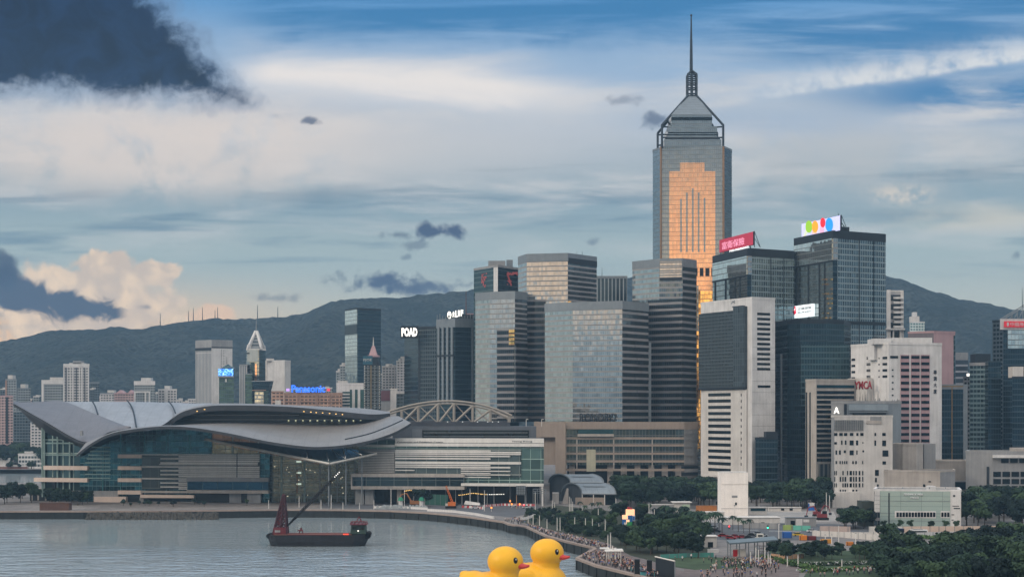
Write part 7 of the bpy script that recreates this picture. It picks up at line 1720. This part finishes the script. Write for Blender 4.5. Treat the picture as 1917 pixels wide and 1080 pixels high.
crowd([(1318, 1064), (1380, 1052), (1440, 1050), (1460, 1062), (1450, 1085), (1300, 1088)], 94, 'in the crowd on the plaza')
crowd([(1500, 1072), (1640, 1064), (1650, 1074), (1520, 1086)], 32, 'standing on the lawn by the hedges', 1.2)
crowd([(940, 974), (975, 972), (990, 982), (960, 981)], 12, 'by the quay spur', 1.2)
crowd([(1245, 1048), (1330, 1044), (1390, 1048), (1300, 1056)], 10, 'beside the turquoise banner fence', 1.5)
def far_crowd(polys):
    V, Fc, MI, mats = [], [], [], []
    for poly, n, gap in polys:
        for x, y, z in scatter(poly, n, gap):
            me = rnd.choice(PMS[rnd.choice(['black clothes', 'grey clothes', 'blue top', 'white top and dark trousers', 'black clothes', 'black clothes'])])
            R = Matrix.Translation((x, y, z+.1))@Matrix.Rotation(rnd.uniform(0, 6.28), 4, 'Z'); i = len(V); V += [tuple(R@v.co) for v in me.vertices]
            sl_ = []
            for m in me.materials:
                if m not in mats: mats.append(m)
                sl_.append(mats.index(m))
            for p in me.polygons: Fc.append(tuple(v+i for v in p.vertices)); MI.append(sl_[p.material_index])
    me = bpy.data.meshes.new('far_crowd'); me.from_pydata(V, [], Fc); [me.materials.append(m) for m in mats]; me.polygons.foreach_set('material_index', MI)
    o = bpy.data.objects.new('far_crowd', me); COL.objects.link(o); tag(o, kind='stuff')
far_crowd([([(990, 984), (1024, 996), (1060, 1004), (1105, 1015), (1140, 1022), (1140, 1034), (1105, 1024), (1060, 1012.5), (1022, 1002), (985, 986)], 130, .6), ([(1084, 1044.5), (1110, 1038), (1150, 1040), (1180, 1052), (1240, 1082), (1215, 1081), (1150, 1064), (1115, 1056)], 120, .5), ([(1330, 1058), (1380, 1050), (1440, 1048), (1460, 1058), (1440, 1066)], 90, .5), ([(940, 974), (975, 972), (990, 982), (960, 981)], 25, .8)])

# ================================================================ DERRICK BARGE
def barge():
    D = 684.0; T = Thing('derrick_barge', 'dark derrick barge with red tower and long black boom on the water', 'barge', (X(597, D), D, 0))
    hm = mat('barge_hull', (36, 36, 40), .7, var=.4, scale=.5); rm = mat('faded_red_steel', (96, 38, 44), .6, var=.25, scale=.5); km = mat('black_steel', (30, 32, 36), .6, var=.2)
    x = lambda p: X(p, D)
    zt, zd = Z(1001, D), Z(1004, D)
    b = MB(); n = 14; rows = []
    for zz, e0, e1, w in ((-1.2, 512, 680, 5.5), (0.0, 508, 683, 6.2), (2.0, 504, 688, 6.6), (zt+.3, 502, 690, 6.8)):
        L = [(x(e0)+1.6, -w*.75), (x(e0), -w*.2), (x(e0), w*.2), (x(e0)+1.6, w*.75), (x(e0)+4, w), (x(e1)-5, w), (x(e1)-2, w*.7), (x(e1), w*.2), (x(e1), -w*.2), (x(e1)-2, -w*.7), (x(e1)-5, -w), (x(e0)+4, -w)]
        rows.append([(a, D+c, zz) for a, c in L][::-1])
    b.loft(rows, closed=True); b.face(rows[-1][::-1]); T.part('hull', b, hm, weld=True)
    T.part('deck', MB().box(x(516), x(660), D-5.6, D+5.6, zt+.32, zt+.6), mat('rust_deck', (112, 70, 56), .8, var=.3, scale=.4)); T.part('deck_rail', MB().tube((x(541), D-6, zt+1.1), (x(658), D-6, zt+1.1), .1, n=4).tube((x(541), D-6, zt+.5), (x(658), D-6, zt+.5), .12, n=4), rm)
    tw = MB(); P = lambda p, y, d: (x(p), D+d, Z(y, D))
    for p0, p1 in ((512, 529.5), (525, 531), (538, 533)):
        for d in (-3, 3): tw.tube(P(p0, 1000, d), P(p1, 926, d*.35), .42, .3, 5)
    for k in range(8):
        t = k/8; 
        for (a, b_), (c, e) in (((512, 529.5), (525, 531)), ((525, 531), (538, 533))):
            pa, pc = a+(b_-a)*t, c+(e-c)*(t+.125); y0, y1 = 1000-74*t, 1000-74*(t+.125)
            for d in (-3, 3): tw.tube(P(pa, y0, d*(1-.65*t)), P(pc, y1, d*(1-.65*t)), .2, n=4); tw.tube(P(pa, y0, d*(1-.65*t)), P(c+(e-c)*t, y0, d*(1-.65*t)), .2, n=4)
    T.part('tower_frame', tw, mat('dark_red_lattice', (62, 32, 38), .6, var=.25))
    T.part('tower_panel', MB().hexa([P(518, 980, -2.4), P(528, 980, -2.4), P(528, 980, 2), P(518, 980, 2)], [P(521, 956, -1.6), P(529, 956, -1.6), P(529, 956, 1.4), P(521, 956, 1.4)]), rm); T.part('tower_head', MB().hexa([P(526, 944, -1.4), P(534, 944, -1.4), P(534, 944, 1.2), P(526, 944, 1.2)], [P(529, 925, -.8), P(533.5, 925, -.8), P(533.5, 925, .8), P(529, 925, .8)]), rm)
    T.part('machine_house', MB().box(x(514), x(538), D-3.8, D+3.8, zt+.6, Z(986, D)), rm); T.part('machine_window', MB().box(x(517), x(527), D-3.9, D-3.75, zt+1.4, zt+2.3), M_conc)
    bm_ = MB(); a, c = Vector(P(538, 984, 0)), Vector(P(637, 882, 0)); d = c-a; s = Vector((-d.z, 0, d.x)).normalized()*.55; w = Vector((0, .55, 0)); cs = [s+w, s-w, -s-w, -s+w]; N = 26
    tp = lambda t: .35+.65*min(1, 4*t, 4*(1-t)+.1)
    for k in range(N):
        for q in range(4): bm_.tube(a+d*(k/N)+cs[q]*tp(k/N), a+d*((k+1)/N)+cs[q]*tp((k+1)/N), .13, n=4, caps=False); bm_.tube(a+d*(k/N)+cs[q]*tp(k/N), a+d*((k+1)/N)+cs[(q+1) % 4]*tp((k+1)/N), .09, n=4, caps=False)
    bm_.tube(a, c, .34, .26, 5)
    T.part('boom', bm_, km); T.part('boom_stay', MB().tube(P(532, 927, 0), P(636, 883, 0), .07, n=4), km)
    for k in range(4): q = a+d*(.9+k*.028)+Vector((0, -.8, 0)); T.part('boom_lamp', MB().ball(tuple(q), .22), M_wlit)
    T.part('winch', MB().tube(P(560, 998, 0), P(563.5, 987, 0), .25, n=5).tube(P(567, 998, 0), P(563.5, 987, 0), .25, n=5).tube(P(558, 992, -1), P(568, 992, -1), .3, n=5), rm)
    T.part('wheelhouse', MB().hexa([P(657, 998, -3.5), P(686, 998, -3.5), P(686, 998, 3.5), P(657, 998, 3.5)], [P(659, 981, -3), P(685, 981, -3), P(685, 981, 3), P(659, 981, 3)]), mat('dark_green_house', (46, 62, 54), .7, var=.25)); T.part('house_window', MB().box(x(661), x(683), D-3.45, D-3.2, Z(990, D), Z(985, D)), M_win)
    T.part('house_roof', MB().box(x(656), x(688), D-4, D+4, Z(981, D), Z(979.6, D)), rm); fr = MB()
    for p in (657, 664, 672, 680, 687):
        for dd in (-3.6, 3.6): fr.tube(P(p, 981, dd), P(p+(672-p)*.15, 975, dd), .22, n=4)
    fr.tube(P(658, 975, -3.6), P(686, 975, -3.6), .2, n=4).tube(P(668, 976, 0), P(672, 966, 0), .3, .15, 4).tube(P(677, 976, 0), P(672, 966, 0), .3, .15, 4); T.part('roof_frame', fr, rm)
    for p, y in ((690, 999), (689, 1003), (505, 1002)): T.part('tyre_fender', MB().tube(P(p, y, -3), P(p, y, 3), 1.1, n=10), M_tyre)
    T.part('deck_lamp', MB().box(x(645), x(655), D-5.8, D-5.6, Z(999.5, D), Z(996.5, D)), glow('red_deck_light', (255, 80, 50), 1.3)); T.part('house_lamp', MB().ball(P(672, 992, -3.7), .3), M_wlit)
barge()

# ================================================================ GIANT DUCKS
def duck_body():
    b = MB()
    b.ball((-1.2, 0, 4.6), 9.0, 7.6, 5.7, 28, 16); b.ball((3.0, 0, 13.2), 5.15, 4.9, 4.35, 28, 16); b.ball((3.0, 0, 9.8), 3.9, 3.9, 2.2, 20, 10)
    b.ball((-7.4, 0, 8.0), 3.0, 3.6, 2.2, 16, 10); b.ball((-6.5, 0, 6.2), 5.0, 5.6, 4.2, 20, 12); b.ball((-9.2, 0, 9.4), 1.6, 2.2, .9, 12, 8); b.ball((3.0, 0, 4.6), 6.0, 6.4, 5.2, 20, 12)
    for s in (-1, 1): b.ball((-3.2, s*6.6, 6.4), 4.6, 1.6, 2.6, 16, 10)
    me = b.mesh('body', mat('yellow_vinyl', (238, 176, 30), .42, var=.05, scale=.15, streak=False)); o = bpy.data.objects.new('tmp', me); COL.objects.link(o)
    r = o.modifiers.new('r', 'REMESH'); r.mode = 'VOXEL'; r.voxel_size = .3; r.use_smooth_shade = True
    s = o.modifiers.new('s', 'SMOOTH'); s.iterations = 14; s.factor = .5
    dg = bpy.context.evaluated_depsgraph_get(); dg.update(); q = bpy.data.meshes.new_from_object(o.evaluated_get(dg)); bpy.data.objects.remove(o); q.name = 'body'; return q
DB = duck_body()
def bill_mesh():
    b = MB(); up = []
    for k in range(9):
        t = k/8; xx = 7.2+3.0*t; w = 1.9*math.sqrt(max(0, 1-t*t))*.8+.35*(1-t)+.05; h0 = 12.3+.9*(1-t)**1.6-.15*t+.35*t*t; h1 = 11.2-.1+.75*t*t+.1
        ring = []
        for j in range(12): a = 2*PI*j/12; zc, rz = (h0+h1)/2, (h0-h1)/2+.06; ring.append((xx, w*math.cos(a), zc+rz*math.sin(a)))
        up.append(ring)
    b.loft(up, closed=True); b.face(up[-1]); b.face(up[0][::-1]); return b
BIL = bill_mesh().mesh('bill', mat('bill_red', (206, 62, 52), .4, var=.05), weld=True, smooth=True)
def eye(s, r, dx=0, m=None, nm='eye', up=0):
    a = math.radians(36)*s; c = Vector((3.0+5.0*math.cos(a)*.97, 4.75*math.sin(a)*.97, 13.7+up)); b = MB().ball((0, 0, 0), r*.35, r*.78, r, 14, 10); me = b.mesh(nm, m, smooth=True)
    me.transform(Matrix.Translation(c+Vector((math.cos(a), math.sin(a), 0))*dx)@Matrix.Rotation(a, 4, 'Z')); return me
EYM = mat('eye_black', (14, 18, 20), .15, var=0); EYES = [eye(s, 1.0, 0, EYM) for s in (-1, 1)]; GLT = [eye(s, .27, .33, M_white, 'eye_glint', .42) for s in (-1, 1)]
def duck(px, D, lb):
    o = bpy.data.objects.new('inflatable_duck', None); COL.objects.link(o); tag(o, lb, 'inflatable duck')
    yaw = math.radians(-19); o.rotation_euler = (0, 0, yaw); o.location = (X(px, D)-3.0*math.cos(yaw), D-3.0*math.sin(yaw), 0)
    for n, m in (('body', DB), ('bill', BIL)): c = bpy.data.objects.new(n, m); COL.objects.link(c); c.parent = o
    for m, g2 in zip(EYES, GLT):
        c = bpy.data.objects.new('eye', m); COL.objects.link(c); c.parent = o; d = bpy.data.objects.new('eye_glint', g2); COL.objects.link(d); d.parent = c
duck(946, 459, 'giant yellow inflatable duck in front at left, cut by the lower edge'); duck(1024, 488, 'giant yellow inflatable duck behind at right, its head standing higher')
haze()
